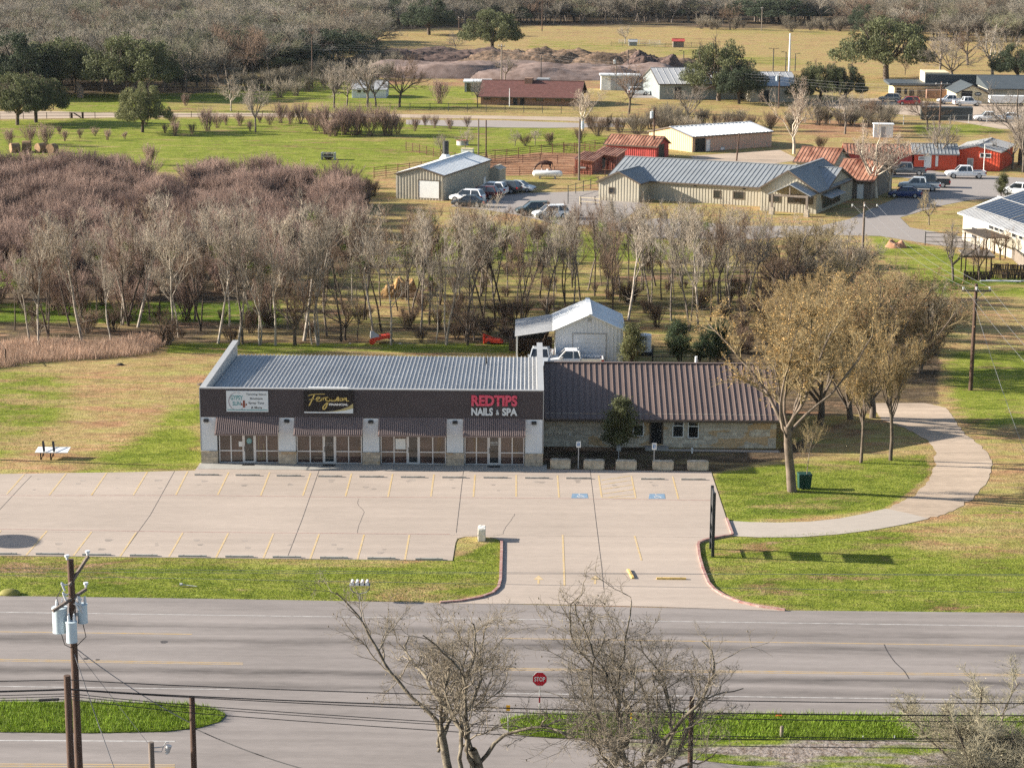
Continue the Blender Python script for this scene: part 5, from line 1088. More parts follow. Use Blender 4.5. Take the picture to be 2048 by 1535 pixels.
m.build('body', 'dark_grey_wall', t); MB().box(-4.63,-1.1,.2,-4.603,1.1,2.4).build('door', 'car_green', t)
p = G(1357,95); b = Bld('loafing_shed', 'tiny red-roofed loafing shed in the far straw field', 'shed', (p.x-1.6,p.y,0), 0, 3.2, 3); b.gable(1.9, 2.5, 'wood_grey', 'red_wall', 'x', .3, 0, 0)
p = G(1258,92); b = Bld('stock_hut', 'tiny grey hut beside the far cattle pens', 'hut', (p.x,p.y,0), 0, 2.4, 2); b.gable(1.3, 1.9, 'grey_green_wall', 'galv', 'x', .2, 0, 0)

# ------------------------------------------------------------------ vehicles
def loft(mb, rings, m=0, sm=True):
    n = len(rings[0]); vs = [p for r in rings for p in r]; k = len(rings)
    mb.add(vs, [(i*n+j, i*n+(j+1) % n, (i+1)*n+(j+1) % n, (i+1)*n+j) for i in range(k-1) for j in range(n)]+[tuple(range(n))[::-1], tuple(range((k-1)*n, k*n))], m, False)
SPEC = {
 'sedan': dict(st=[(-2.28,.36,.74,.70),(-2.12,.26,.93,.84),(-1.3,.2,.97,.89),(0,.19,.93,.90),(1.0,.19,.93,.89),(1.75,.22,.83,.86),(2.12,.26,.70,.80),(2.27,.34,.58,.66)], cab=(1.12,.35,-.95,-1.8,.92,1.45,.80,.60), wh=(1.4,-1.35,.33,.86)),
 'suv': dict(st=[(-2.3,.40,.95,.78),(-2.18,.28,1.05,.88),(-1.3,.24,1.07,.92),(0,.22,1.03,.93),(1.0,.22,1.03,.92),(1.8,.25,.95,.89),(2.2,.3,.82,.83),(2.35,.4,.66,.70)], cab=(1.25,.45,-1.75,-2.18,1.02,1.68,.84,.66), wh=(1.45,-1.4,.37,.89)),
 'pickup': dict(st=[(-2.9,.5,.80,.92),(-2.85,.42,.84,.96),(-1.0,.36,.84,.97),(-.95,.36,1.12,.97),(1.2,.34,1.12,.97),(2.2,.36,1.06,.95),(2.75,.42,.92,.90),(2.9,.5,.72,.80)], cab=(1.45,.75,-.75,-.95,1.10,1.83,.86,.70), wh=(1.85,-1.85,.41,.92), bed=True),
 'old_pickup': dict(st=[(-2.6,.5,.72,.84),(-2.55,.40,.76,.88),(-.75,.34,.76,.88),(-.7,.34,1.0,.88),(1.1,.32,1.0,.88),(2.0,.34,.90,.86),(2.45,.38,.76,.82),(2.6,.46,.62,.74)], cab=(1.1,.5,-.55,-.72,.98,1.60,.78,.64), wh=(1.65,-1.6,.36,.83), bed=True),
}
def car(kind, paint, px, py, deg, label, group='vehicles', z=0.0, bedmat=None):
    s = SPEC[kind]; p = G(px, py); t = thing('pickup_truck' if 'pickup' in kind else 'parked_car', label, 'pickup' if 'pickup' in kind else 'car', (p.x, p.y, .03), R(deg), group)
    m = MB(); rings = []
    for x, zb, zt, w_ in s['st']: zm = (zb+zt)/2; rings.append([(x,-w_*.86,zb),(x,w_*.86,zb),(x,w_*.98,zb+.12),(x,w_,zm+.05),(x,w_*.95,zt-.06),(x,w_*.86,zt),(x,-w_*.86,zt),(x,-w_*.95,zt-.06),(x,-w_,zm+.05),(x,-w_*.98,zb+.12)])
    loft(m, rings)
    wf, rf_, rr, wr, zb, zr, hw, rw_ = s['cab']
    roofp = [(rf_+.04,-rw_-.02,zr-.03),(rf_+.04,rw_+.02,zr-.03),(rr-.04,rw_+.02,zr-.03),(rr-.04,-rw_-.02,zr-.03)]
    m.hull8(roofp+[(rf_-.15,-rw_+.08,zr+.03),(rf_-.15,rw_-.08,zr+.03),(rr+.12,rw_-.08,zr+.03),(rr+.12,-rw_+.08,zr+.03)])
    for sg in (-1, 1):
        for a, c, z1 in ((wf, rf_, 0), (wr, rr, 0)): m.bar((a,sg*hw,zb-.02),(c,sg*rw_,zr),.09,.09)
        xm = (rf_+rr)/2-.1; m.bar((xm,sg*(hw+.005),zb-.02),(xm,sg*(rw_+.005),zr),.10,.05)
        m.box(wf-.35,sg*(hw+.06),zb+.02,wf-.2,sg*(hw+.22),zb+.16)
    if s.get('bed'):
        x0, x1 = s['st'][0][0]+.02, s['st'][2][0]-.02; w_ = s['st'][1][3]; zt = s['st'][3][2]-.02; z0 = s['st'][1][2]-.02
        for sg in (-1, 1): m.box(x0,sg*(w_-.13),z0,x1,sg*(w_-.01),zt)
        m.box(x0-.02,-w_+.14,z0,x0+.09,w_-.14,zt).box(x1-.06,-w_+.14,z0,x1,w_-.14,zt)
    m.build('body', paint, t)
    if s.get('bed'): MB().box(x0+.1,-w_+.14,z0+.03,x1-.07,w_-.14,z0+.05).build('bed_floor', bedmat or 'wire_grey', t)
    g = 'car_glass'; e = .02
    MB().add([(wf+e,-hw+.05,zb),(wf+e,hw-.05,zb),(rf_+e,rw_-.04,zr-.03),(rf_+e,-rw_+.04,zr-.03),(wf-.3,-hw+.1,zb),(wf-.3,hw-.1,zb)], [(0,1,2,3),(0,4,5,1)]).build('windscreen', g, t)
    MB().add([(wr-e,-hw+.05,zb),(wr-e,hw-.05,zb),(rr-e,rw_-.04,zr-.03),(rr-e,-rw_+.04,zr-.03)], [(3,2,1,0)]).build('rear_window', g, t)
    for sg in (-1, 1):
        f = MB(); f.add([(wf-.06,sg*hw,zb-.01),(wr+.06,sg*hw,zb-.01),(rr,sg*rw_,zr-.02),(rf_,sg*rw_,zr-.02)], [(0,1,2,3)]); f.build('side_window', g, t)
        xf, xr_, r_, tw = s['wh']
        for x in (xf, xr_):
            ty = MB().tube([(x,sg*(tw-.2),r_),(x,sg*(tw+.035),r_)], r_, 16).build('wheel', 'rubber', t)
            MB().tube([(x,sg*(tw+.01),r_),(x,sg*(tw+.045),r_)], r_*.62, 12).build('rim', 'rim', ty)
        xF, wF, zF = s['st'][-2][0], s['st'][-2][3], s['st'][-2][2]
        MB().hull8([(xF-.2,sg*(wF-.02),zF-.20),(xF+.10,sg*(wF-.22),zF-.20),(xF+.1,sg*(wF-.36),zF-.20),(xF-.2,sg*(wF-.3),zF-.2),(xF-.22,sg*(wF-.0),zF-.06),(xF+.06,sg*(wF-.22),zF-.08),(xF+.06,sg*(wF-.36),zF-.08),(xF-.2,sg*(wF-.3),zF-.06)]).build('headlight', 'headlamp', t)
        xB, wB, zB_ = s['st'][0][0], s['st'][1][3], s['st'][1][2] if not s.get('bed') else s['st'][3][2]
        MB().box(xB-.03,sg*(wB-.20),zB_-.38,xB+.18,sg*(wB+.0),zB_-.1).build('tail_light', 'tail', t)
    xF, wF = s['st'][-1][0], s['st'][-1][3]; MB().box(xF-.06,-wF*.75,.42,xF+.03,wF*.75,.60).build('grille', 'black', t)
    return t
vg = None
car('old_pickup', 'car_white', 1143, 737, 180, 'old white extended-cab pickup parked across the white shed door', vg)
car('old_pickup', 'car_silver', 1081, 733, -95, 'silver-white pickup nosed out under the open lean-to', vg)
car('suv', 'car_white', 935, 404, 160, 'white wagon nearest the chimney shed corner, tail to the lane', vg)
car('suv', 'car_maroon', 966, 397, 160, 'maroon car wedged between two white wagons', vg)
car('suv', 'car_white', 982, 389, 160, 'white wagon parked second from the shed door', vg)
car('suv', 'car_dark', 1008, 386, 158, 'dark wagon beside the white saloon', vg)
car('sedan', 'car_silver', 1039, 383, -20, 'pale silver saloon nosed toward the lane at the row end', vg)
car('sedan', 'car_dark', 938, 413, 165, 'dark saloon behind twigs before the white wagons', vg)
car('suv', 'car_green', 1068, 430, 190, 'dark green wagon beside the lane entrance', vg)
car('suv', 'car_white', 1102, 437, 195, 'white crossover in front of the dark green wagon', vg)
car('pickup', 'car_grey', 1812, 350, 172, 'grey lifted pickup beside the low red row', vg)
car('pickup', 'car_white', 1930, 356.5, 178, 'clean white crew-cab pickup before the bright red hall', vg)
car('pickup', 'car_silver', 1838, 381, 168, 'silver pickup with dark open bed beside the blue car', vg, bedmat='black')
car('pickup', 'car_dark', 1858, 374, 170, 'black pickup behind the silver pickup', vg)
car('sedan', 'car_blue', 1810, 395, 168, 'dark blue hatchback in front of the silver pickup', vg)
car('suv', 'car_white', 2036, 390, 150, 'white car behind the round green shrub', vg)
car('suv', 'car_tan', 1780, 203, 165, 'tan wagon outside the pale yellow office wing', vg)
car('suv', 'car_red', 1817, 210, 178, 'red and black hatchback outside the office wing', vg)
car('pickup', 'car_white', 1902, 208, 185, 'white utility truck before the showroom', vg)
car('pickup', 'car_white', 1934, 212, 5, 'white pickup under the showroom gable', vg)
car('pickup', 'car_white', 1978, 243, 175, 'white truck next to the dark container', vg)
car('sedan', 'car_white', 2018, 241, 178, 'white saloon at the far yard fence', vg)
car('suv', 'car_white', 1276, 190, 12, 'white wagon nearest the far storage shed', vg)
car('sedan', 'car_silver', 1286, 182, 15, 'silver saloon behind the far white wagon', vg)
car('sedan', 'car_dark', 1297, 175, 15, 'dark saloon at the back of the far yard', vg)
car('suv', 'car_silver', 1309, 170, 15, 'silver wagon tucked beside the grey warehouse', vg)

# ------------------------------------------------------------------ poles and wires
def pole(px, by, ty, label, name='utility_pole', r=(.16,.11), arm=0.0, armrz=0.0, xf=None, matn='pole_wood', lamp=None, lean=0.0, group=None, base=None):
    b = base or G(px, by); h = top_h(b, ty); t = thing(name, label, 'pole' if not lamp else 'street lamp', b, armrz, group)
    MB().tube([(0,0,0),(lean*.5*h,0,h*.5),(lean*h,0,h)], [r[0],(r[0]+r[1])/2,r[1]], 10).build('shaft', matn, t)
    if arm:
        z = h-.55; MB().box(-arm,-.2,z-.07,arm,-.09,z+.07).build('crossarm', 'pole_grey', t)
        for x in (-arm+.12, 0, arm-.12): MB().tube([(x,-.14,z+.072),(x,-.14,z+.32)], [.05,.085], 8).build('insulator', 'porcelain', t)
        MB().bar((-arm*.6,-.14,z-.06),(0,-.13,z-.75),.04,.04).bar((arm*.6,-.14,z-.06),(0,-.13,z-.75),.04,.04).build('brace', 'galv', t)
    if xf:
        for (dx, z, rr, hh) in xf:
            q = MB(); q.tube([(dx,-.05,h-z-hh/2),(dx,-.05,h-z+hh/2)], rr, 14).tube([(dx,-.05,h-z+hh/2),(dx,-.05,h-z+hh/2+.07)], rr*1.06, 14); tr_ = q.build('transformer', 'transformer', t)
            MB().tube([(dx+.05,-.05,h-z+hh/2+.06),(dx+.05,-.05,h-z+hh/2+.4)], [.06,.035], 7).build('bushing', 'porcelain', tr_); MB().bar((0,0,h-z),(dx,-.05,h-z),.08,.1).build('bracket', 'galv', tr_)
    if lamp:
        for sg in lamp: MB().bar((0,0,h-.1),(sg*.9,0,h+.0),.07,.07).build('arm', 'dark_metal', t); MB().box(sg*.55,-.15,h-.05,sg*1.25,.15,h+.08).build('lamp_head', 'dark_metal', t)
    return t, b, h
# big transformer pole and its neighbours: stand on the near side of the lower street
NB = lambda px, Y: V(px, 1535, Y).x
bp = Vector((NB(158,80), 80, 0)); tp_, _, hp_ = pole(0, 0, 1118, 'tall pole with three grey transformers over the lower street', base=bp, r=(.17,.13), lean=0)
for q in (tp_,):
    z = hp_
    for x, y, zz, rr, hh in ((-.50,-.10,2.55,.30,1.0),(.03,-.42,2.95,.22,.82),(.38,.12,2.35,.2,.75)):
        m = MB().tube([(x,y,z-zz-hh/2),(x,y,z-zz+hh/2)], rr, 16).tube([(x,y,z-zz+hh/2),(x,y,z-zz+hh/2+.05)], rr*1.07, 16).tube([(x,y,z-zz-hh/2),(x,y,z-zz-hh/2+.04)], rr*1.04, 16)
        tr_ = m.build('transformer', 'transformer', tp_)
        for dx in (-.1,.12): MB().tube([(x+dx,y,z-zz+hh/2),(x+dx,y,z-zz+hh/2+.22),(x+dx,y,z-zz+hh/2+.38)], [.055,.065,.03], 8).build('bushing', 'porcelain', tr_)
        MB().bar((0,0,z-zz),(x,y,z-zz),.1,.12).build('bracket', 'galv', tr_)
    MB().bar((-.05,-.16,z-1.05),(.62,.55,z-.02),.10,.12).build('crossarm', 'pole_grey', tp_); MB().bar((-.62,-.75,z-1.95),(.5,.45,z-1.4),.10,.12).build('crossarm', 'pole_grey', tp_)
    for x, y, zz in ((-.12,-.05,.0),(.60,.50,-.02),(.5,.4,1.3)): MB().tube([(x,y,z-zz),(x,y,z-zz+.12)], .05, 8).tube([(x,y,z-zz+.12),(x,y,z-zz+.20)], .10, 8).build('insulator', 'porcelain', tp_)
    for x, y, zz in ((-.35,-.2,.95),(-.3,-.25,1.35),(.28,-.2,1.55),(.32,-.1,1.9),(.2,-.28,1.75)):
        c_ = MB().tube([(x,y,z-zz),(x+.12,y,z-zz-.32)], .045, 7).tube([(x-.02,y,z-zz+.05),(x+.16,y,z-zz-.1)], .03, 6).build('cutout_fuse', 'porcelain', tp_); MB().bar((0,0,z-zz-.1),(x+.03,y,z-zz-.08),.04,.04).build('bracket', 'galv', c_)
    for pts in ([(-.5,-.1,z-3.0),(-.35,-.1,z-3.6),(-.05,-.1,z-3.75)], [(.38,.1,z-2.75),(.5,.05,z-3.3),(.1,-.05,z-3.7)], [(-.5,-.1,z-2.0),(-.6,-.1,z-1.6),(-.3,-.2,z-1.1)], [(.03,-.42,z-2.4),(.2,-.3,z-2.0),(.3,-.1,z-1.7)]): MB().tube([Vector(p) for p in pts], .018, 5).build('lead', 'wire', tp_)
for px, ty, nm_, lab, r_, Y in ((140,1350,'utility_pole','shorter brown pole standing against the transformer pole',(.16,.14),78.5),(388,1393,'utility_pole','short brown pole at the tip of the grass verge',(.13,.115),80),(1380,1392,'utility_pole','short brown pole amid the roadside bare trees',(.12,.10),80)):
    pole(0, 0, ty, lab, nm_, base=Vector((NB(px+2 if px < 200 else px,Y),Y,0)), r=r_)
t, b_, h_ = pole(0, 0, 1483, 'stub of a grey pole carrying a small bracketed lamp', base=Vector((NB(304,80),80,0)), r=(.125,.115), matn='pole_grey')
MB().tube([(.1,0,h_-.25),(.5,0,h_-.2),(.62,0,h_+.02),(.72,0,h_-.02)], .025, 6).tube([(.1,0,h_-.42),(.42,0,h_-.42),(.5,0,h_-.2)], .022, 6).build('bracket', 'galv', t); lm = MB().tube([(.66,-.05,h_-.42),(.74,-.05,h_-.12)], [.10,.13], 10).build('lamp_head', 'galv', t); MB().ball((.65,-.05,h_-.45), .07, 8, 5).build('bulb', 'porcelain', lm)
# other poles
pole(1941, 780, 567, 'tall reddish pole with a crossarm in the right-hand field', arm=1.15, r=(.17,.13))
pole(1725, 505, 404, 'dark pole with a crossarm among bushes by the lane bend', arm=1.5, r=(.16,.12), matn='pole_grey')
pole(1158, 361, 238, 'dark pole with one transformer before the faded red shed', xf=[(.4,.9,.24,.9)], r=(.17,.13), matn='pole_grey')
pole(1307, 316, 215, 'pole with a pale transformer beside the red barn', xf=[(-.42,1.2,.26,.95)], r=(.15,.12))
pole(957, 309, 238, 'plain grey pole at the pasture fence, nearer the chimney', r=(.13,.1), matn='pole_grey'); pole(972, 314, 240, 'plain brown pole at the pasture fence, nearer the corral', r=(.13,.1))
pole(625, 176, 74, 'tall thin pole in the far pasture beside bare trees', r=(.16,.11)); pole(65, 492, 436, 'pole with short crossarm rising out of the reddish thicket', arm=.6, r=(.14,.11), matn='pole_grey')
pole(1003, 168, 88, 'tall pale pole behind the brick ranch house', arm=.8, r=(.2,.15), matn='wood_grey'); pole(1082, 166, 111, 'thin dark lamp pole behind the ranch house roof', 'street_lamp', r=(.12,.09), matn='dark_metal', lamp=(1,))
pole(1232, 181, 115, 'grey pole with a transformer before the far storage shed', xf=[(-.4,1.0,.24,.8)], r=(.15,.12), matn='pole_grey'); pole(746, 104, 62, 'far thin pole at the woodland edge of the straw field', arm=.5, r=(.15,.11))
pole(918, 66, 33, 'far pole with a wide crossarm before the big dark oak', arm=1.4, r=(.18,.14)); pole(1084, 63, -4, 'far tall pole against the woodland behind the field', r=(.18,.13)); pole(1523, 62, 14, 'far pale pole before the woodland at the field corner', r=(.16,.12), matn='wood_grey', arm=.5)
pole(1557, 216, 147, 'brown pole with a transformer between the far oaks', xf=[(-.5,1.0,.26,.9)], arm=.8, r=(.16,.12)); pole(1878, 268, 163, 'tall pole with crossarm before the showroom', arm=1.1, r=(.17,.13)); pole(1473, 322, 266, 'plain brown pole leaning beside the tan warehouse', r=(.13,.1), lean=.07)
pole(1019, 213, 177, 'white lamp post before the ranch house door', 'street_lamp', r=(.09,.07), matn='white_metal'); pole(1578, 146, 67, 'very tall white pole in the far field', r=(.26,.2), matn='white_metal')
pole(1546, 143, 97, 'dark twin-headed lamp post in the far field', 'street_lamp', r=(.14,.11), matn='dark_metal', lamp=(-1,1)); pole(1571, 143, 104, 'dark lamp post just left of the white pole', 'street_lamp', r=(.13,.1), matn='dark_metal', lamp=(-1,)); pole(1590, 143, 107, 'dark lamp post just right of the white pole', 'street_lamp', r=(.13,.1), matn='dark_metal', lamp=(1,))
pole(1256, 140, 100, 'dark lamp pole above the brush heap', 'street_lamp', r=(.13,.1), matn='dark_metal', lamp=(1,)); pole(1367, 133, 102, 'dark lamp pole at the end of the mulch heaps', 'street_lamp', r=(.13,.1), matn='dark_metal', lamp=(-1,))
pole(1678, 232, 197, 'short pale post by the far yard hedge', r=(.12,.1), matn='wood_grey')

def wire(a, b, label, sag=.02, r=.012, matn='wire', name='overhead_wire', group=None):
    a, b = Vector(a), Vector(b); n = 14; L_ = (b-a).length
    pts = [a+(b-a)*(i/n)+Vector((0,0,-4*sag*L_*(i/n)*(1-i/n))) for i in range(n+1)]
    o = MB().tube([p-a for p in pts], r, 5).build(name, [matn]); o.location = a
    return tag(o, label, 'wire', group)
def at(px, py, Y): return V(px, py, Y)
cab = [([(-300,1362.5),(141,1358.5),(388,1371),(1380,1399),(2500,1404)],.022,'topmost thick cable over the highway edge'),([(-300,1386),(140,1377),(388,1391.5),(1380,1424),(2500,1428)],.028,'second thick cable from the top over the highway edge'),
       ([(-300,1388.5),(140,1378.5),(388,1394),(1380,1435),(2500,1441)],.02,'third cable, just under the thick second cable'),([(-300,1394),(140,1386),(388,1410),(1380,1470),(2500,1476)],.018,'fourth roadside cable, crossing the verge grass'),
       ([(-300,1400),(140,1391),(388,1415),(1380,1475),(2500,1481)],.016,'fifth roadside cable, close under the fourth'),([(-300,1401),(140,1397.5),(388,1425),(1380,1489.5),(2500,1494)],.018,'lowest roadside cable, carrying a black splice box')]
for l, r_, lab in cab:
    Y = 79.6; pts = []
    for (a, b) in zip(l[:-1], l[1:]):
        A_, B_ = at(*a, Y), at(*b, Y)
        for i in range(10): f_ = i/10; pts.append(A_+(B_-A_)*f_+Vector((0,0,-.0035*(B_-A_).length*4*f_*(1-f_))))
    pts.append(at(*l[-1], Y)); o = MB().tube([p-pts[0] for p in pts], r_, 5).build('roadside_cable', ['wire']); o.location = pts[0]; tag(o, lab, 'cable', 'cables strung along the road')
o = MB().tube([at(78,1399.5,79.5), at(118,1397.5,79.5)], .06, 8).build('splice_box', ['wire']); tag(o, 'black splice case clamped on the lowest cable', 'splice case')
for i, (a, b, lab) in enumerate((((-300,1141,82),(2500,1147,82),'thin grey conductor crossing the driveway mouth, uppermost'),((-300,1143,82.5),(2500,1190,82.5),'thin grey conductor crossing the driveway, sloping lower'),((-300,1132,83),(2500,1152,83),'thin grey conductor beside the uppermost one'))): wire(at(*a), at(*b), lab, .001, .008, 'wire_grey', group='thin conductors over the driveway')
pt = tp_.location
wire((pt.x+.1,80,hp_-3.9), at(300,1490,80), 'pale guy wire from the transformer pole to the stub pole', .004, .01, 'wire_grey'); wire((pt.x+.1,80,hp_-3.8), at(386,1447,80), 'twisted pale service line to the short verge pole', .03, .02, 'wire_grey'); wire((pt.x,79.9,hp_-3.9), at(232,1545,79), 'twisted pale service line running down past the verge', .01, .02, 'wire_grey')
wire(at(388,1455,80), at(620,1540,76), 'black service line dropping from the short verge pole', .02, .02, 'wire')
# lines on the right and far away
pA, pB = G(1725,505), G(1941,780); hA, hB = top_h(pA,404)-.25, top_h(pB,567)-.25; nx_p = Vector((pB.x+(pB.x-pA.x)*.55, pB.y-52, hB-1))
for i, x in enumerate((-1.0,0,1.0)):
    wire((pA.x+x*1.35,pA.y-.1,hA), (pB.x+x,pB.y-.1,hB), ('outer','middle','inner')[i]+' wire between the lane pole and the field pole', .012, .010, 'wire_grey'); wire((pB.x+x,pB.y-.1,hB), (nx_p.x+x,nx_p.y,nx_p.z), ('outer','middle','inner')[i]+' wire running off beyond the field pole', .012, .010, 'wire_grey')
wire((pB.x,pB.y,hB-1.6), (nx_p.x-6,nx_p.y-10,3), 'lower pale wire from the field pole toward the drive', .01, .012, 'wire_grey')
fp = [((300,88),(1003,168)),((1003,168),(1557,216)),((1557,216),(1878,268)),((1878,268),(2300,300))]
P0 = G(1003,168); T0 = top_h(P0,92); P1 = G(1557,216); T1 = top_h(P1,152); P2 = G(1878,268); T2 = top_h(P2,168)
for k in range(3):
    dz = -k*.55; w_ = ('upper','middle','lower')[k]
    wire((P0.x-150,P0.y+60,T0+dz+2), (P0.x,P0.y,T0+dz), w_+' far wire left of the pale ranch-house pole', .012, .010, 'wire_grey'); wire((P0.x,P0.y,T0+dz), (P1.x,P1.y,T1+dz), w_+' far wire between the ranch-house pole and the oak pole', .012, .010, 'wire_grey')
    wire((P1.x,P1.y,T1+dz), (P2.x,P2.y,T2+dz), w_+' far wire between the oak pole and the showroom pole', .012, .010, 'wire_grey'); wire((P2.x,P2.y,T2+dz), (P2.x+75,P2.y-40,T2+dz-1), w_+' far wire leaving the showroom pole', .012, .010, 'wire_grey')

# ------------------------------------------------------------------ road signs and small posts
b = Vector((V(1077,1430,95).x, G(1079,1434).y, 0)); t = thing('stop_sign', 'red octagonal STOP sign on a thin post at the verge', 'sign', b); zt = top_h(b,1342); zc = top_h(b,1357); rr = (zt-zc)
MB().tube([(0,.03,0),(0,.03,zc+.2)], .03, 6).build('post', 'galv', t)
oc = [(math.cos(R(22.5+45*i)), math.sin(R(22.5+45*i))) for i in range(8)]; m = MB(); m.xprism([(x*rr,zc+z*rr) for x, z in oc], lambda u, v, d: (u, -d, v), 0, .01); pn = m.build('panel', 'white_paint', t); m = MB(); m.add([(x*rr*.94,-.013,zc+z*rr*.94) for x, z in oc], [tuple(range(8))]); m.build('red_field', 'stop_red', pn); m = MB(); put_text(m, 'STOP', lambda u, v, d: (u,-.017-d,v), -rr*.68, rr*.68, zc-rr*.3, zc+rr*.3, 0, 0, .02); m.build('lettering', 'white_paint', pn)
MB().box(-.035,-.02,zc-1.15,.035,.0,zc-.85).build('red_reflector', 'stop_red', t)
b = G(1016,1462); t = thing('yellow_marker', 'small yellow marker sign on a post left of the stop sign', 'sign', b); zt = top_h(b,1409); MB().tube([(0,.02,0),(0,.02,zt)], .025, 6).build('post', 'galv', t); MB().box(-.09,-.012,zt-.28,.09,.003,zt).build('panel', 'yellow_sign', t)
b = G(1262,1456); t = thing('marker_stake', 'thin yellow and white stake in the verge', 'stake', b); zt = top_h(b,1424); MB().tube([(0,0,0),(0,0,zt*.6)], .02, 6).build('lower_shaft', 'white_paint', t); MB().tube([(0,0,zt*.6),(0,0,zt)], .022, 6).build('upper_shaft', 'yellow_sign', t)
b = G(1563,1474); t = thing('wooden_post', 'short weathered wooden post in the lush verge', 'post', b); zt = top_h(b,1452); MB().tube([(0,0,0),(0,0,zt)], [.09,.08], 8).build('shaft', 'wood_grey', t); MB().tube([(0,0,zt),(0,0,zt+.03)], [.08,.05], 8).build('cap', 'pole_grey', t)
b = G(1558,1434.5); tag(MB().box(-.14,-.05,0,.14,.05,.13).build('orange_marker', ['orange_paint']), 'small orange marker lying at the verge edge', 'marker').location = b
for px, py, lab in ((1726,1477,'tiny white stake nearer the wooden post'),(1789,1477,'tiny white stake nearer the corner bush')): tag(MB().tube([(0,0,0),(0,0,.16)], .025, 6).build('white_stake', ['white_paint']), lab, 'stake', 'tiny stakes in the verge').location = G(px,py)
b = G(372,1174); o = MB().tube([(-.35,.1,.12),(-.2,.1,.14)], .09, 8).tube([(-.2,.1,.13),(.6,-.05,.08)], .025, 6).build('fallen_bracket', ['galv']); tag(o, 'grey metal bracket lying in the roadside grass', 'bracket').location = b
b = G(20,1188); o = MB().ball((0,0,.05), .6, 9, 6, 0, (1,.6,.45)).build('yellow_bush', ['leaf_yellow']); 
tag(o, 'low yellowish tuft at the highway edge', 'tuft').location = b
for px, py, lab in ((402,770,'small dark tuft beside the shop roof corner'),(240,730,'small dark tuft in the straw lawn')): tag(MB().ball((0,0,.03), .28, 7, 5, 0, (1.2,.8,.6)).build('mole_hill', ['bark_dark']), lab, 'tuft', 'dark tufts in the lawn').location = G(px,py)
for i in range(3): tag(MB().ball((0,0,.04), .12+.03*i, 7, 5, 0, (1,.8,.7)).build('yard_stone', ['limestone']), ('pale stone among the leaves behind the shops','mid pale stone near the orange mower','small pale stone near the lean-to')[i], 'stone', 'stones at the grove edge').location = G((700,800,1050)[i], (688,688,690)[i])

# ------------------------------------------------------------------ fences and farm things
def pipe_fence(l, label, h=1.5, rails=5, matn='pipe_rust', step=2.6, r=.035, group=None, name='pipe_fence'):
    P = gp(l); o = P[0]; t = thing(name, label, 'fence', o, 0, group); m = MB()
    for a, c in zip(P[:-1], P[1:]):
        d = c-a; n = max(1, round(d.length/step))
        for j in range(rails): z = h*(j+1)/rails-.06; q, e = a-o, c-o; m.tube([(q.x,q.y,z),(e.x,e.y,z)], r, 5)
        for i in range(n+1): q = a+d*(i/n)-o; MB().tube([(q.x,q.y,0),(q.x,q.y,h+.08)], r*1.8, 6).build('post', matn, t)
    m.build('rails', matn, t); return t
pipe_fence([(748,357),(888,340),(990,322),(1127,305),(1206,312)], 'long rusty pipe fence between pasture and corral', 1.6, 5)
pipe_fence([(978,352),(1070,351),(1148,351)], 'rusty pipe fence behind the propane tank', 1.3, 4); pipe_fence([(812,300),(940,330),(1080,326),(1150,330)], 'inner rusty rail fence of the red-earth corral', 1.3, 4)
pipe_fence([(1150,353),(1240,352),(1290,330)], 'pipe fence passing before the faded red sheds', 1.2, 4); pipe_fence([(1128,306),(1210,296),(1250,300)], 'pipe gate rails beside the red barn', 1.4, 5)
pipe_fence([(1160,409),(1200,412)], 'short peeled-rail fence by the lane entrance', 1.0, 2, 'cream'); pipe_fence([(1136,408),(1136,392),(1196,374)], 'grey mesh garden fence by the office end', 1.4, 2, 'dark_metal')
pipe_fence([(1850,490),(1960,492)], 'dark gate and wire fence by the solar building', 1.5, 3, 'dark_metal'); pipe_fence([(700,221),(860,222),(1010,225),(1160,228)], 'thin grey fence before the brick ranch house', 1.5, 2, 'dark_metal', 4)
pipe_fence([(0,238),(140,237),(240,236),(430,234),(620,236)], 'thin post fence along the pale gravel road', 1.1, 2, 'wood_dark', 5); pipe_fence([(1610,246),(1760,250),(1900,249),(2010,243),(2048,244)], 'chain link fence round the far yard', 1.6, 2, 'galv', 4)
pipe_fence([(1222,93),(1290,93),(1330,96),(1400,93),(1440,92)], 'far dark cattle pen rails in the straw field', 1.3, 3, 'dark_metal', 4); pipe_fence([(1238,88),(1320,90)], 'second line of far pale pen rails', 1.4, 4, 'galv', 3); pipe_fence([(100,193),(420,184)], 'faint fence at the foot of the oaks', 1.2, 2, 'wood_dark', 6)
pipe_fence([(0,712),(12,730)], 'two dark old fence posts by the tall dry grass', 1.3, 1, 'wood_dark'); pipe_fence([(1305,722),(1420,722)], 'dark wire fence behind the stone house', 1.3, 3, 'dark_metal', 2.5)
pipe_fence([(1395,55),(1650,60)], 'far fence at the back of the straw field', 1.2, 2, 'wood_dark', 8)
t = thing('propane_tank', 'white propane tank lying on low saddles by the corral', 'tank', G(1095,357.5), R(-4)); Lh = 1.75
pr = [(-Lh-.42,.02),(-Lh-.36,.25),(-Lh-.2,.4),(-Lh,.47),(Lh,.47),(Lh+.2,.4),(Lh+.36,.25),(Lh+.42,.02)]; m = MB(); n = 14
m.add([(x, r_*math.cos(2*math.pi*j/n), .75+r_*math.sin(2*math.pi*j/n)) for x, r_ in pr for j in range(n)], [(i*n+j, i*n+(j+1) % n, (i+1)*n+(j+1) % n, (i+1)*n+j) for i in range(7) for j in range(n)], 0, True); m.build('tank', 'white_paint', t)
MB().tube([(0,0,1.18),(0,0,1.4)], .16, 10).build('valve_dome', 'white_paint', t)
for x in (-1.1,1.1): MB().box(x-.12,-.38,0,x+.12,.38,.42).build('saddle', 'conc', t)
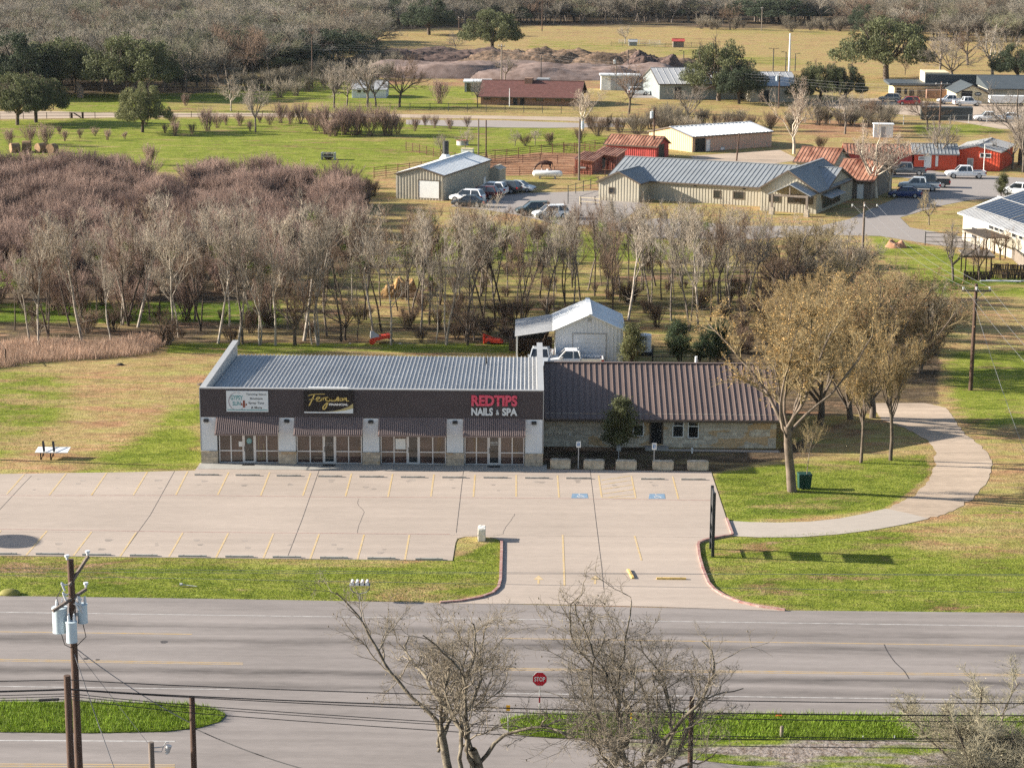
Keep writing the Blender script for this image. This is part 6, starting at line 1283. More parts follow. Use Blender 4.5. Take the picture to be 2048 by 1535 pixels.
t = thing('water_trough', 'round galvanised water trough with a reddish rim in the pasture', 'trough', G(925,290)); MB().tube([(0,0,0),(0,0,.75)], 1.0, 18, cap=False).tube([(0,0,.3),(0,0,.31)], .98, 18).build('tub', 'galv', t); MB().tube([(0,0,.75),(0,0,.83)], 1.05, 18).build('rim', 'rust_red', t)
t = thing('salt_box', 'low white feed box beside the round trough', 'box', G(935,305), R(-12)); MB().box(-.95,-.5,0,.95,.5,.6).build('body', 'white_paint', t); MB().box(-1,-.55,.603,1,.55,.68).build('lid', 'cream', t)
t = thing('hay_feeder', 'galvanised hay feeder with dark hay in the green pasture', 'feeder', G(657,319), R(-5)); m = MB()
for x in (-1,1): m.box(x-.06,-.7,0,x+.06,.7,1.1)
for y in (-.7,.7): m.box(-.94,y-.04,.5,.94,y+.04,.6).box(-.94,y-.04,.95,.94,y+.04,1.05)
m.build('frame', 'galv', t); MB().ball((0,0,.55), .75, 10, 7, 0, (1.1,.8,.75)).build('hay', 'bark_dark', t)
for i, (px, py, lab) in enumerate(((54,303,'largest straw bale at the thicket edge'),(30,305,'reddish bale on the outer side of the largest straw bale'),(82,305,'small reddish bale next to the largest straw bale'),(105,306,'pale bale end nearest the green pasture'))):
    o = MB().tube([(-.7,0,.72),(.7,0,.72)], .75 if i else .95, 16).tube([(-.62,0,.72),(.62,0,.72)], .8 if i else 1.0, 16).build('hay_bale', ['bale']); o.location = G(px,py); o.rotation_euler.z = R(20*i+10); tag(o, lab, 'hay bale', 'bales behind the thicket')
def blob_mesh(seed, rx, ry, h, rough, n=64, peaks=1):
    rn = np.random.default_rng(seed); u = np.linspace(-1, 1, n); X, Y = np.meshgrid(u, u); r = np.hypot(X, Y)
    th = np.arctan2(Y, X); prof = np.clip((1-r)*(2.6+.7*np.sin(3*th+seed)), 0, 1)**.9; Z = prof*h*(.82+.10*np.sin(7*X+seed)+.08*np.sin(5*Y+2*X))
    for k in range(26):
        a, b_ = rn.uniform(-.8, .8, 2); s_ = rn.uniform(.08, .3); Z += (r < .97)*np.minimum(1, (1-r).clip(0)*4)*rn.uniform(-rough, rough)*h*np.exp(-((X-a)**2+(Y-b_)**2)/s_**2)
    Z += (r < .95)*np.minimum(1, (1-r).clip(0)*4)*rn.normal(0, rough*h*.16, Z.shape); Z = np.where(r >= 1, -.2, np.maximum(Z, -.2))
    co = np.stack([X*rx, Y*ry, Z], -1).reshape(-1, 3); idx = np.arange(n*n).reshape(n, n); fcs = np.stack([idx[:-1,:-1], idx[:-1,1:], idx[1:,1:], idx[1:,:-1]], -1).reshape(-1, 4)
    return np_mesh('heap', co, fcs)
heaps = [('mulch_heap',900,152,26,10,3.4,.14,'mulch','broad pale mulch heap with smooth slopes','mulch heap'),('mulch_heap',1010,150,26,10,3.2,.12,'mulch','pale mulch heap behind the ranch house roof','mulch heap'),('mulch_heap',1100,156,24,9,3.2,.14,'mulch','rounded pale mulch heap nearest the storage shed','mulch heap'),('mulch_heap',1195,154,24,9,3.2,.15,'mulch','pale mulch heap at the yard end of the row','mulch heap'),
 ('brush_heap',850,128,24,9,3.6,.30,'mulch_dark','dark compost heap at the oak end of the row','compost heap'),('brush_heap',925,127,24,9,3.6,.30,'mulch_dark','dark crumbly heap below the spreading oak','compost heap'),('brush_heap',1080,133,25,9,3.8,.38,'brush','tan brush heap of tangled branches','brush heap'),('brush_heap',1150,132,25,9,3.9,.4,'brush','reddish brush heap in the middle of the row','brush heap'),('brush_heap',1240,135,24,9,3.6,.35,'brush','brown brush heap behind the storage shed','brush heap'),('brush_heap',1300,138,9,7,3.6,.3,'mulch_dark','dark heap next to the grey warehouse','compost heap')]
for i, (nm_, px, py, rx, ry, h_, rg_, mt, lab, cat) in enumerate(heaps):
    o = link_mesh(nm_, blob_mesh(i, rx, ry, h_, rg_), mt); o.location = G(px, py); tag(o, lab, cat, 'heaps of the mulch yard')
for i, (px, py, rx, h_, lab) in enumerate(((803,588,1.7,1.6,'tall golden hay heap among the bare trunks'),(780,592,1.1,1.0,'small golden hay heap beside the tall one'),(1792,494,1.3,.7,'small reddish earth mound by the lane bend'))):
    o = link_mesh('hay_heap' if i < 2 else 'earth_mound', blob_mesh(40+i, rx, rx*.8, h_, .25, 26), 'hay' if i < 2 else 'earth'); o.location = G(px, py); tag(o, lab, 'hay heap' if i < 2 else 'mound')
# orange mowers
t = thing('orange_mower', 'orange tractor mower with a grey shield near the shop roof corner', 'mower', G(760,686), R(8)); MB().hull8([(-.75,-.55,.25),(.85,-.55,.55),(.85,.55,.55),(-.75,.55,.25),(-.75,-.5,.55),(.85,-.5,.85),(.85,.5,.85),(-.75,.5,.55)]).build('deck', 'orange_paint', t); MB().hull8([(-.85,-.5,.5),(.0,-.5,.62),(.0,.5,.62),(-.85,.5,.5),(-.80,-.4,1.05),(-.5,-.4,.95),(-.5,.4,.95),(-.8,.4,1.05)]).build('shield', 'galv', t); MB().tube([(-.7,-.6,.28),(-.7,-.5,.28)], .28, 12).build('wheel', 'orange_paint', t); MB().bar((.6,0,.5),(1.2,0,.2),.12,.12).build('hitch', 'dark_metal', t)
t = thing('orange_mower', 'low orange disc mower near the lean-to', 'mower', G(985,687), R(-4)); MB().hull8([(-.7,-.5,.2),(.95,-.5,.15),(.95,.5,.15),(-.7,.5,.2),(-.5,-.45,.5),(.7,-.45,.42),(.7,.45,.42),(-.5,.45,.5)]).build('deck', 'orange_paint', t); MB().tube([(-.7,0,.0),(-.75,0,.85)], .11, 8).tube([(-.7,0,.8),(.2,0,.45)], .07, 8).build('mast', 'orange_paint', t); MB().tube([(-.3,-.52,.16),(-.3,-.42,.16)], .16, 10).build('wheel', 'rubber', t)
# clutter under and behind the lean-to
p = G(1022,690); t = thing('log_pile', 'dark tangled pile of logs behind the lean-to', 'log pile', (p.x,p.y+2,0)); rn = random.Random(4)
for i in range(12): a = (rn.uniform(-2.6,.4), rn.uniform(-1,1.5), .15+.09*i); MB().tube([a, (a[0]+rn.uniform(-1.6,1.6), a[1]+rn.uniform(-.5,.5), a[2]+rn.uniform(.1,1.0))], rn.uniform(.06,.12), 6).build('log', 'wood_dark', t)
p = G(1060,724); t = thing('junk_shelf', 'dark cluttered shelf of lumber inside the lean-to', 'shelf', (p.x,p.y+5,0)); MB().box(-1.8,-.5,0,1.9,.5,1.1).build('stack', 'wood_dark', t); MB().box(-1.5,-.45,1.103,1.4,.4,1.6).build('lumber', 'black', t); MB().bar((.9,-.8,0),(1.7,-.6,2.4),.2,.25).build('leaning_plank', 'wood_dark', t)
p = G(1290,722); t = thing('white_tank_frame', 'pale tank and frame behind the shrub by the white shed', 'tank', (p.x,p.y+3,0)); MB().tube([(0,0,.3),(0,0,1.7)], .7, 14).build('tank', 'white_metal', t); MB().box(-.8,-.8,0,.8,.8,.28).build('frame', 'dark_metal', t)
p = G(155,195); t = thing('slatted_screen', 'curved wooden slatted screen on the old lawn below the oaks', 'screen', p, R(-55))
for i in range(8): MB().box(i*.42-.14,-.04,0,i*.42+.14,.04,3.2-.012*i*i*2).build('slat', 'wood_grey', t)
m = MB(); m.box(-.2,.045,.8,3.2,.1,.95).box(-.2,.045,2.0,3.2,.1,2.15); m.build('rails', 'wood_grey', t)
for px, py, ty, lab in ((143.5,236.5,225,'dark gate post left of the leaning brace'),(165.6,237,224.5,'dark gate post right of the leaning brace')): p = G(px,py); o = MB().box(-.17,-.17,0,.17,.17,top_h(p,ty)).build('gate_post', ['wood_dark']); o.location = p; tag(o, lab, 'post', 'gate posts by the gravel road')
p = G(157,236.5); o = MB().bar((-.9,0,1.0),(.5,0,.1),.2,.2).build('gate_brace', ['wood_dark']); o.location = p; tag(o, 'dark timber brace leaning between two gate posts', 'brace')
# horse in the corral
p = G(1092,340); t = thing('horse', 'dark brown horse with white stockings grazing in the corral', 'horse', p, R(176))
import bmesh
def skin(name, joints, edges, matn, parent, sub=1):
    me = bpy.data.meshes.new(name); me.from_pydata([j[:3] for j in joints], edges, []); o = link_mesh(name, me, matn, parent); KIDS.setdefault(parent.name, []).append(o)
    o.modifiers.new('skin', 'SKIN'); sv = me.skin_vertices[0].data
    for i, j in enumerate(joints): sv[i].radius = (j[3], j[4] if len(j) > 4 else j[3]); sv[i].use_root = (i == 0)
    s_ = o.modifiers.new('sub', 'SUBSURF'); s_.levels = sub; s_.render_levels = sub; return o
J = [(0,0,1.15,.30,.34),(.55,0,1.12,.29,.33),(-.55,0,1.15,.27,.32),(.85,0,1.05,.2,.26),(1.2,0,.85,.12,.17),(1.5,0,.55,.10,.13),(1.72,0,.22,.09,.10),(1.85,0,.02,.055,.06),
     (-.80,.0,1.12,.17,.2),(-.98,0,.85,.05),(-1.02,0,.45,.06)]
E = [(0,1),(0,2),(1,3),(3,4),(4,5),(5,6),(6,7),(2,8),(8,9),(9,10)]
for sx, kx in ((.62,0),(-.66,1)):
    for sy in (-.17,.17):
        n = len(J); J += [(sx,sy,.82,.13),(sx+(.04 if not kx else .1),sy,.48,.075 if not kx else .08),(sx-(.0 if not kx else .12),sy,.24,.05),(sx-(.0 if not kx else .08),sy,.02,.06)]; E += [(1 if not kx else 2, n),(n,n+1),(n+1,n+2),(n+2,n+3)]
skin('body', J, E, 'horse', t)
for sx in (.62,-.74):
    for sy in (-.17,.17): MB().tube([(sx,sy,.0),(sx,sy,.28)], [.075,.065], 7).build('stocking', 'horse_white', t)
MB().tube([(1.62,-.0,.42),(1.80,0,.10)], [.08,.07], 7).build('blaze', 'horse_white', t)

g0 = G(30,1083); ln = 15.5; p = Vector((g0.x-ln, g0.y+ln*math.tan(SUN_OFF), 0)); zc = ln/math.cos(SUN_OFF)*math.tan(SUN_EL)
t = thing('oval_sign', 'oval roadside sign beyond the frame whose shadow lies on the lot', 'sign', p, R(96)); MB().box(-.12,-.12,0,.12,.12,zc-.9).build('post', 'dark_metal', t)
m = MB(); m.xprism([(1.4*math.cos(x), zc+.55*math.sin(x)) for x in np.linspace(0, 2*math.pi, 29)[:-1]], lambda u, v, d_: (u, d_, v), -.15, .15); m.build('panel', 'sign_white', t)


g0 = G(305,930); ln = 24.5; p = Vector((g0.x-ln, g0.y+ln*math.tan(SUN_OFF), 0)); t = thing('utility_pole', 'pole beyond the frame whose thin shadow lies along the left lawn', 'pole', p); MB().tube([(0,0,0),(0,0,ln/math.cos(SUN_OFF)*math.tan(SUN_EL))], [.17,.12], 10).build('shaft', 'pole_wood', t); MB().box(-.9,-.1,8.1,.9,.0,8.25).build('crossarm', 'pole_grey', t)
hm_ = bpy.data.materials.new('haze_air'); hm_.use_nodes = True; hm_.node_tree.nodes.clear(); o_ = hm_.node_tree.nodes.new('ShaderNodeOutputMaterial'); pv = hm_.node_tree.nodes.new('ShaderNodeVolumePrincipled')
pv.inputs['Color'].default_value = (.80,.88,1,1); pv.inputs['Density'].default_value = .000022; pv.inputs['Anisotropy'].default_value = .1; hm_.node_tree.links.new(pv.outputs[0], o_.inputs['Volume']); MATS['haze_air'] = hm_
tag(MB().box(-2400,-60,-1,2400,4600,60).build('haze', ['haze_air']), 'thin pale air haze over the far fields', None, None, 'stuff')
# ------------------------------------------------------------------ trees
UP = np.array([0, 0, 1.0])
def nrm(a): return a/np.maximum(1e-9, np.linalg.norm(a, axis=-1, keepdims=True))
def grow(rg, B, D, L, R0, K, wander, trop, tip=.35):
    N = len(B); P = np.zeros((N, K, 3)); P[:, 0] = B; d = nrm(D); st = (L/(K-1))[:, None]
    for k in range(1, K):
        d = nrm(d+wander*rg.normal(size=(N, 3))+trop*UP); P[:, k] = P[:, k-1]+d*st
    t = np.linspace(0, 1, K); return P, R0[:, None]*(1-t*(1-tip))[None]
def kids(rg, P, Rd, L, n, t0, t1, lr, ang_, rr, up=0.0, jit=.35):
    N, K, _ = P.shape; p = rg.choice(N, n, p=L/L.sum()); t = rg.uniform(t0, t1, n)*(K-1); i = np.minimum(t.astype(int), K-2); f = (t-i)[:, None]
    A, C = P[p, i], P[p, i+1]; B = A+(C-A)*f; T = nrm(C-A); pr = rg.normal(size=(n, 3)); pr = nrm(pr-(pr*T).sum(1, keepdims=True)*T)
    a = (ang_*(1+jit*rg.normal(size=n)))[:, None]; D = nrm(np.cos(a)*T+np.sin(a)*pr+up*UP)
    rad = (Rd[p, i]*(1-f[:, 0])+Rd[p, i+1]*f[:, 0])*rr; ln = L[p]*lr*rg.uniform(.55, 1.25, n)*(1.15-.5*t/(K-1)); return B, D, ln, rad
def tubes(P, Rd, S):
    N, K, _ = P.shape; T = nrm(np.gradient(P, axis=1)); ref = np.where(np.abs(T[..., 2:3]) < .9, UP, np.array([1.0, 0, 0])); X = nrm(np.cross(T, ref)); Y = np.cross(T, X)
    a = np.arange(S)*2*np.pi/S; V_ = P[:, :, None]+(X[:, :, None]*np.cos(a)[None, None, :, None]+Y[:, :, None]*np.sin(a)[None, None, :, None])*Rd[:, :, None, None]
    idx = np.arange(N*K*S).reshape(N, K, S); nx = np.roll(idx, -1, 2); F = np.stack([idx[:, :-1], nx[:, :-1], nx[:, 1:], idx[:, 1:]], -1).reshape(-1, 4); return V_.reshape(-1, 3), F
def quads(rg, C, sz, flat=.0):
    n = len(C); a = nrm(rg.normal(size=(n, 3))*np.array([1, 1, 1-flat])); b = nrm(np.cross(a, rg.normal(size=(n, 3)))); s = (sz*rg.uniform(.6, 1.3, n))[:, None]
    V_ = np.stack([C-a*s-b*s*.5, C+a*s-b*s*.5, C+a*s*.8+b*s*.6, C-a*s*.8+b*s*.6], 1).reshape(-1, 3); return V_, np.arange(4*n).reshape(n, 4)
def join(parts):
    vs, fs, o = [], [], 0
    for v, f in parts: vs.append(v); fs.append(f+o); o += len(v)
    return np.concatenate(vs), np.concatenate(fs)
def arr(*x): return np.array(x, float)
def gen(kind, seed):
    """returns {part: (verts, faces, material)} of one tree about its base, and its height"""
    rg = np.random.default_rng(seed); out = {}; r_ = rg.uniform
    if kind == 'row':          # slender woodland tree, tall clear stem
        ns = rg.integers(1, 3); P, Rd = grow(rg, np.zeros((ns, 3))+rg.normal(size=(ns, 3))*[.12,.12,0], np.stack([rg.normal(size=ns)*.14, rg.normal(size=ns)*.14, np.ones(ns)], 1), r_(9, 11.5, ns), r_(.085, .135, ns), 12, .06, .05, .2); L = np.full(ns, 10.)
        B, D, l, r = kids(rg, P, Rd, L, 13*ns, .34, 1, .42, .5, .55, .4); P1, R1 = grow(rg, B, D, l, r, 7, .17, .10)
        B, D, l2, r = kids(rg, P1, R1, l, 80*ns, .2, 1, .5, .5, .55, .3); P2, R2 = grow(rg, B, D, l2, np.maximum(r, .023), 5, .2, .08)
        B, D, l3, r = kids(rg, P2, R2, l2, 340*ns, .15, 1, .65, .5, .6, .28); P3, R3 = grow(rg, B, D, l3, np.maximum(r, .012), 4, .22, .05)
        B, D, l4, r = kids(rg, P3, R3, l3, 480*ns, .1, 1, .7, .5, .7, .25); P4, R4 = grow(rg, B, D, l4, np.full(len(l4), .0095), 3, .25, .03, .6)
        # a few dead low side shoots
        B, D, l, r = kids(rg, P, Rd, L, 14*ns, .08, .5, .13, 1.2, .16, .0); P5, R5 = grow(rg, B, D, l, np.maximum(r, .014), 4, .3, -.02)
        out['trunk'] = (*join([tubes(P, Rd, 7), tubes(P1, R1, 5)]), 'bark'); out['crown'] = (*join([tubes(P2, R2, 4), tubes(P3, R3, 3), tubes(P4, R4, 3), tubes(P5, R5, 3)]), 'twig')
    elif kind == 'wide':       # open-grown bare tree, spreading
        P, Rd = grow(rg, np.zeros((1, 3)), arr([r_(-.1,.1), r_(-.1,.1), 1]), arr(3.2), arr(.24), 6, .06, .05, .8)
        n0 = 6; a = np.arange(n0)*2*np.pi/n0+rg.uniform(0, .9, n0); D = np.stack([np.cos(a), np.sin(a), r_(.9, 1.9, n0)], 1); P1, R1 = grow(rg, np.repeat(P[:, -1], n0, 0)-UP*rg.uniform(0, .9, n0)[:, None], D, r_(5, 7.5, n0), r_(.10, .15, n0), 9, .16, .06); L1 = np.full(n0, 6.)
        B, D, l2, r = kids(rg, P1, R1, L1, 46, .2, 1, .52, .65, .6, .22); P2, R2 = grow(rg, B, D, l2, np.maximum(r, .03), 6, .2, .06)
        B, D, l3, r = kids(rg, P2, R2, l2, 280, .2, 1, .55, .65, .6, .2); P3, R3 = grow(rg, B, D, l3, np.maximum(r, .018), 5, .2, .05)
        B, D, l4, r = kids(rg, P3, R3, l3, 1300, .1, 1, .62, .65, .6, .2); P4, R4 = grow(rg, B, D, l4, np.full(len(l4), .014), 3, .22, .06, .6)
        out['trunk'] = (*join([tubes(P, Rd, 8), tubes(P1, R1, 6)]), 'bark'); out['crown'] = (*join([tubes(P2, R2, 4), tubes(P3, R3, 3), tubes(P4, R4, 3)]), 'twig')
    elif kind == 'crooked':    # big roadside tree with crooked lichened limbs
        P, Rd = grow(rg, np.zeros((1, 3)), arr([r_(-.12,.12), r_(-.1,.1), 1]), arr(r_(4.0, 5.0)), arr(.17), 8, .08, .03, .78)
        n0 = 5; a = np.arange(n0)*2*np.pi/n0+rg.uniform(0, 1.0, n0); D = np.stack([np.cos(a), np.sin(a)*.8, r_(1.0, 2.7, n0)], 1); hb = rg.uniform(0, .45, n0)*4; P1, R1 = grow(rg, np.repeat(P[:, -1], n0, 0)-UP*hb[:, None], D, r_(5.6, 7.8, n0), r_(.06, .10, n0), 16, .20, .05, .3); L1 = np.full(n0, 6.)
        B, D, l2, r = kids(rg, P1, R1, L1, 52, .18, 1, .44, .75, .55, .18); P2, R2 = grow(rg, B, D, l2, np.maximum(r, .016), 10, .24, .06, .35)
        B, D, l3, r = kids(rg, P2, R2, l2, 480, .2, 1, .5, .75, .6, .18); P3, R3 = grow(rg, B, D, l3, np.maximum(r, .0085), 7, .27, .05, .4)
        B, D, l4, r = kids(rg, P3, R3, l3, 3300, .15, 1, .5, .8, .55, .15); P4, R4 = grow(rg, B, D, l4, np.full(len(l4), .0055), 5, .28, .05, .5)
        tipi = rg.choice(len(P4), 90); nuts = [tubes(np.stack([P4[tipi, -1]+UP*.02, P4[tipi, -1]-UP*.045], 1), np.full((90, 2), .022), 4)]
        out['trunk'] = (*join([tubes(P, Rd, 10), tubes(P1, R1, 8)]), 'bark'); out['crown'] = (*join([tubes(P2, R2, 6), tubes(P3, R3, 4), tubes(P4, R4, 3)]+nuts), 'twig')
    elif kind == 'bush':       # many-stemmed reddish shrub, fan shaped
        n0 = 22; a = rg.uniform(0, 2*np.pi, n0); s = rg.uniform(.05, .62, n0); D = np.stack([np.cos(a)*s, np.sin(a)*s, np.ones(n0)], 1); P, Rd = grow(rg, rg.normal(size=(n0, 3))*[.25,.25,0], D, r_(2.2, 3.3, n0), r_(.02, .04, n0), 6, .07, .02, .5); L = np.full(n0, 3.)
        B, D, l2, r = kids(rg, P, Rd, L, 210, .2, 1, .5, .38, .7, .45); P2, R2 = grow(rg, B, D, l2, np.full(210, .012), 4, .10, .08)
        B, D, l3, r = kids(rg, P2, R2, l2, 1300, .1, 1, .55, .38, .7, .5); P3, R3 = grow(rg, B, D, l3, np.full(1300, .0075), 3, .10, .08, .6)
        out['trunk'] = (*tubes(P, Rd, 4), 'bark'); out['crown'] = (*join([tubes(P2, R2, 3), tubes(P3, R3, 3)]), 'twig')
    elif kind in ('bud', 'budlow', 'thick'):  # vase-shaped tree in bud
        tall = kind == 'bud'; P, Rd = grow(rg, np.zeros((1, 3)), arr([.03, 0, 1]), arr(4.0 if tall else 1.6), arr(.22), 8, .04, .03, .75)
        n0 = 8; a = np.arange(n0)*2*np.pi/n0+rg.uniform(0, .7, n0); D = np.stack([np.cos(a), np.sin(a), r_(1.5, 3.0, n0) if tall else r_(1.0, 2.4, n0)], 1); P1, R1 = grow(rg, np.repeat(P[:, -1], n0, 0)-UP*rg.uniform(0, 1.0, n0)[:, None], D, r_(5.5, 8, n0), r_(.065, .11, n0), 10, .11, .05, .3); L1 = np.full(n0, 6.)
        B, D, l2, r = kids(rg, P1, R1, L1, 80, .2, 1, .42, .55, .55, .22); P2, R2 = grow(rg, B, D, l2, np.maximum(r, .022), 6, .16, .03)
        B, D, l3, r = kids(rg, P2, R2, l2, 1500 if kind == 'thick' else 800, .15, 1, .5, .6, .6, .12); P3, R3 = grow(rg, B, D, l3, np.maximum(r, .012), 4, .2, .0)
        B, D, l4, r = kids(rg, P3, R3, l3, 9000 if kind == 'thick' else 3400, .1, 1, .6, .65, .6, .05); P4, R4 = grow(rg, B, D, l4, np.full(len(l4), .008), 3, .2, -.02, .6)
        nb_ = 2500 if kind == 'thick' else 6500; k = rg.choice(len(P4), nb_); t = rg.uniform(.2, 1, nb_)[:, None]; C = P4[k, 0]+(P4[k, -1]-P4[k, 0])*t+rg.normal(size=(nb_, 3))*.04
        out['trunk'] = (*join([tubes(P, Rd, 10), tubes(P1, R1, 7)]), 'bark'); out['crown'] = (*join([tubes(P2, R2, 5), tubes(P3, R3, 3), tubes(P4, R4, 3)]), 'twig'); out['buds'] = (*quads(rg, C, .036), 'leaf')
    elif kind == 'oak':        # broad evergreen oak
        P, Rd = grow(rg, np.zeros((1, 3)), arr([.05, 0, 1]), arr(2.6), arr(.62), 6, .05, .0, .85)
        n0 = 9; a = np.arange(n0)*2*np.pi/n0+rg.uniform(0, .6, n0); D = np.stack([np.cos(a), np.sin(a), r_(.25, 1.5, n0)], 1); P1, R1 = grow(rg, np.repeat(P[:, -1], n0, 0)-UP*rg.uniform(0, .6, n0)[:, None], D, r_(7, 9.5, n0), r_(.22, .34, n0), 9, .16, .05, .3); L1 = np.full(n0, 8.)
        B, D, l2, r = kids(rg, P1, R1, L1, 60, .25, 1, .42, .8, .55, .3); P2, R2 = grow(rg, B, D, l2, np.maximum(r, .06), 6, .2, .06)
        B, D, l3, r = kids(rg, P2, R2, l2, 190, .3, 1, .5, .8, .5, .2); P3, R3 = grow(rg, B, D, l3, np.full(190, .04), 4, .2, .02)
        m = 150; th = rg.uniform(0, 2*np.pi, m); rr = np.sqrt(rg.uniform(.05, 1, m)); lob = 1+.16*np.sin(3*th+seed)+.10*np.sin(5*th+2*seed); zt = 10.2*np.sqrt(np.clip(1-(rr*.93)**2, 0, 1)); zz = np.maximum(zt*rg.uniform(.45, 1.0, m), 2.7+1.1*rr); cc = np.stack([np.cos(th)*rr*9.6*lob, np.sin(th)*rr*9.6*lob, zz], 1); cs = rg.uniform(.6, 1.75, m); n = 24000; k = rg.choice(m, n, p=cs**2/(cs**2).sum()); v = nrm(rg.normal(size=(n, 3)))*np.sqrt(rg.uniform(.25, 1, n))[:, None]; C = cc[k]+v*cs[k][:, None]*[1.15, 1.15, .72]
        out['trunk'] = (*join([tubes(P, Rd, 10), tubes(P1, R1, 7), tubes(P2, R2, 4)]), 'bark'); out['crown'] = (*quads(rg, C, .14), 'leaf')
    elif kind in ('shrub', 'cedar'):  # small round or conical evergreen
        cone = kind == 'cedar'; P, Rd = grow(rg, np.zeros((1, 3)), arr([0, 0, 1]), arr(3.6), arr(.09), 7, .06, .02, .3); L = arr(3.6)
        B, D, l2, r = kids(rg, P, Rd, L, 60, .12, .98, .42, .9, .5, .25); P2, R2 = grow(rg, B, D, l2, np.maximum(r, .015), 5, .15, .06)
        B, D, l3, r = kids(rg, P2, R2, l2, 260, .2, 1, .5, .7, .6, .2); P3, R3 = grow(rg, B, D, l3, np.full(260, .01), 4, .2, .05)
        cc = np.concatenate([P3.reshape(-1, 3)[1::2], P2[:, -1]]); n = 9000; k = rg.choice(len(cc), n); C = cc[k]+rg.normal(size=(n, 3))*[.13,.13,.13]
        out['trunk'] = (*join([tubes(P, Rd, 7), tubes(P2, R2, 4), tubes(P3, R3, 3)]), 'bark'); out['crown'] = (*quads(rg, C, .05), 'leaf')
    elif kind == 'far':        # woodland tree seen from far off
        P, Rd = grow(rg, np.zeros((1, 3)), arr([r_(-.1,.1), 0, 1]), arr(4.), arr(.2), 5, .08, .03, .7)
        n0 = 6; a = np.arange(n0)*2*np.pi/n0+rg.uniform(0, .9, n0); D = np.stack([np.cos(a), np.sin(a), r_(.7, 1.9, n0)], 1); P1, R1 = grow(rg, np.repeat(P[:, -1], n0, 0)-UP*rg.uniform(0, 1.2, n0)[:, None], D, r_(4.5, 6.5, n0), r_(.09, .14, n0), 6, .17, .05); L1 = np.full(n0, 6.)
        B, D, l2, r = kids(rg, P1, R1, L1, 44, .2, 1, .5, .7, .6, .2); P2, R2 = grow(rg, B, D, l2, np.maximum(r, .035), 4, .2, .05)
        B, D, l3, r = kids(rg, P2, R2, l2, 300, .1, 1, .62, .7, .6, .15); P3, R3 = grow(rg, B, D, l3, np.full(300, .026), 3, .22, .04, .6)
        B, D, l4, r = kids(rg, P3, R3, l3, 700, .1, 1, .7, .7, .6, .1); P4, R4 = grow(rg, B, D, l4, np.full(700, .02), 2, .2, .04, .6)
        out['trunk'] = (*join([tubes(P, Rd, 5), tubes(P1, R1, 4)]), 'bark'); out['crown'] = (*join([tubes(P2, R2, 3), tubes(P3, R3, 3), tubes(P4, R4, 3)]), 'twig')
    h = np.percentile(np.concatenate([v[0] for v in out.values()])[:, 2], 99.7); return out, h
PROTO = {}
def proto(kind, var, mats):
    key = (kind, var, tuple(sorted(mats.items())))
    if key not in PROTO:
        g, h = gen(kind, hash_(kind)*100+var) if (kind, var) not in GEN else GEN[(kind, var)]
        GEN[(kind, var)] = (g, h); ms = {}
        for part, (v, f, slot) in g.items():
            me = np_mesh(part, v, f, part == 'trunk'); me.materials.append(MATS[mats[slot]]); ms[part] = me
        PROTO[key] = (ms, h)
    return PROTO[key]
GEN = {}
def hash_(s): return sum(ord(c)*(i+1) for i, c in enumerate(s))
def plant(name, kind, var, mats, base, height, label, cat='tree', group=None, rz=None, sx=1.0, lean=0.0):
    ms, h = proto(kind, var, mats); s = height/h; t = thing(name, label, cat, base, random.uniform(0, 6.28) if rz is None else rz, group); t.scale = (s*sx, s*sx, s)
    if lean: t.rotation_euler.y = lean
    for part, me in ms.items():
        o = bpy.data.objects.new({'buds': 'buds', 'trunk': 'trunk', 'crown': 'crown'}[part], me); COL.objects.link(o); o.parent = t
    return t
def tree_at(name, kind, var, mats, px, py, ty, label, **k):
    b = G(px, py); return plant(name, kind, var, mats, b, top_h(b, ty), label, **k)
PALE = dict(bark='bark_pale', twig='twig_grey'); GREY = dict(bark='bark_grey', twig='twig_mid'); DARK = dict(bark='bark_dark', twig='twig_brown'); OLIVE = dict(bark='bark_grey', twig='twig_olive'); REDB = dict(bark='twig_brown', twig='twig_red')
OAK = dict(bark='bark_dark', leaf='leaf_oak'); OAKD = dict(bark='bark_dark', leaf='leaf_dark'); WHITE = dict(bark='bark_white', twig='twig_white'); RGREY = dict(bark='bark_grey', twig='twig_grey'); FARM = dict(bark='bark_grey', twig='twig_far')
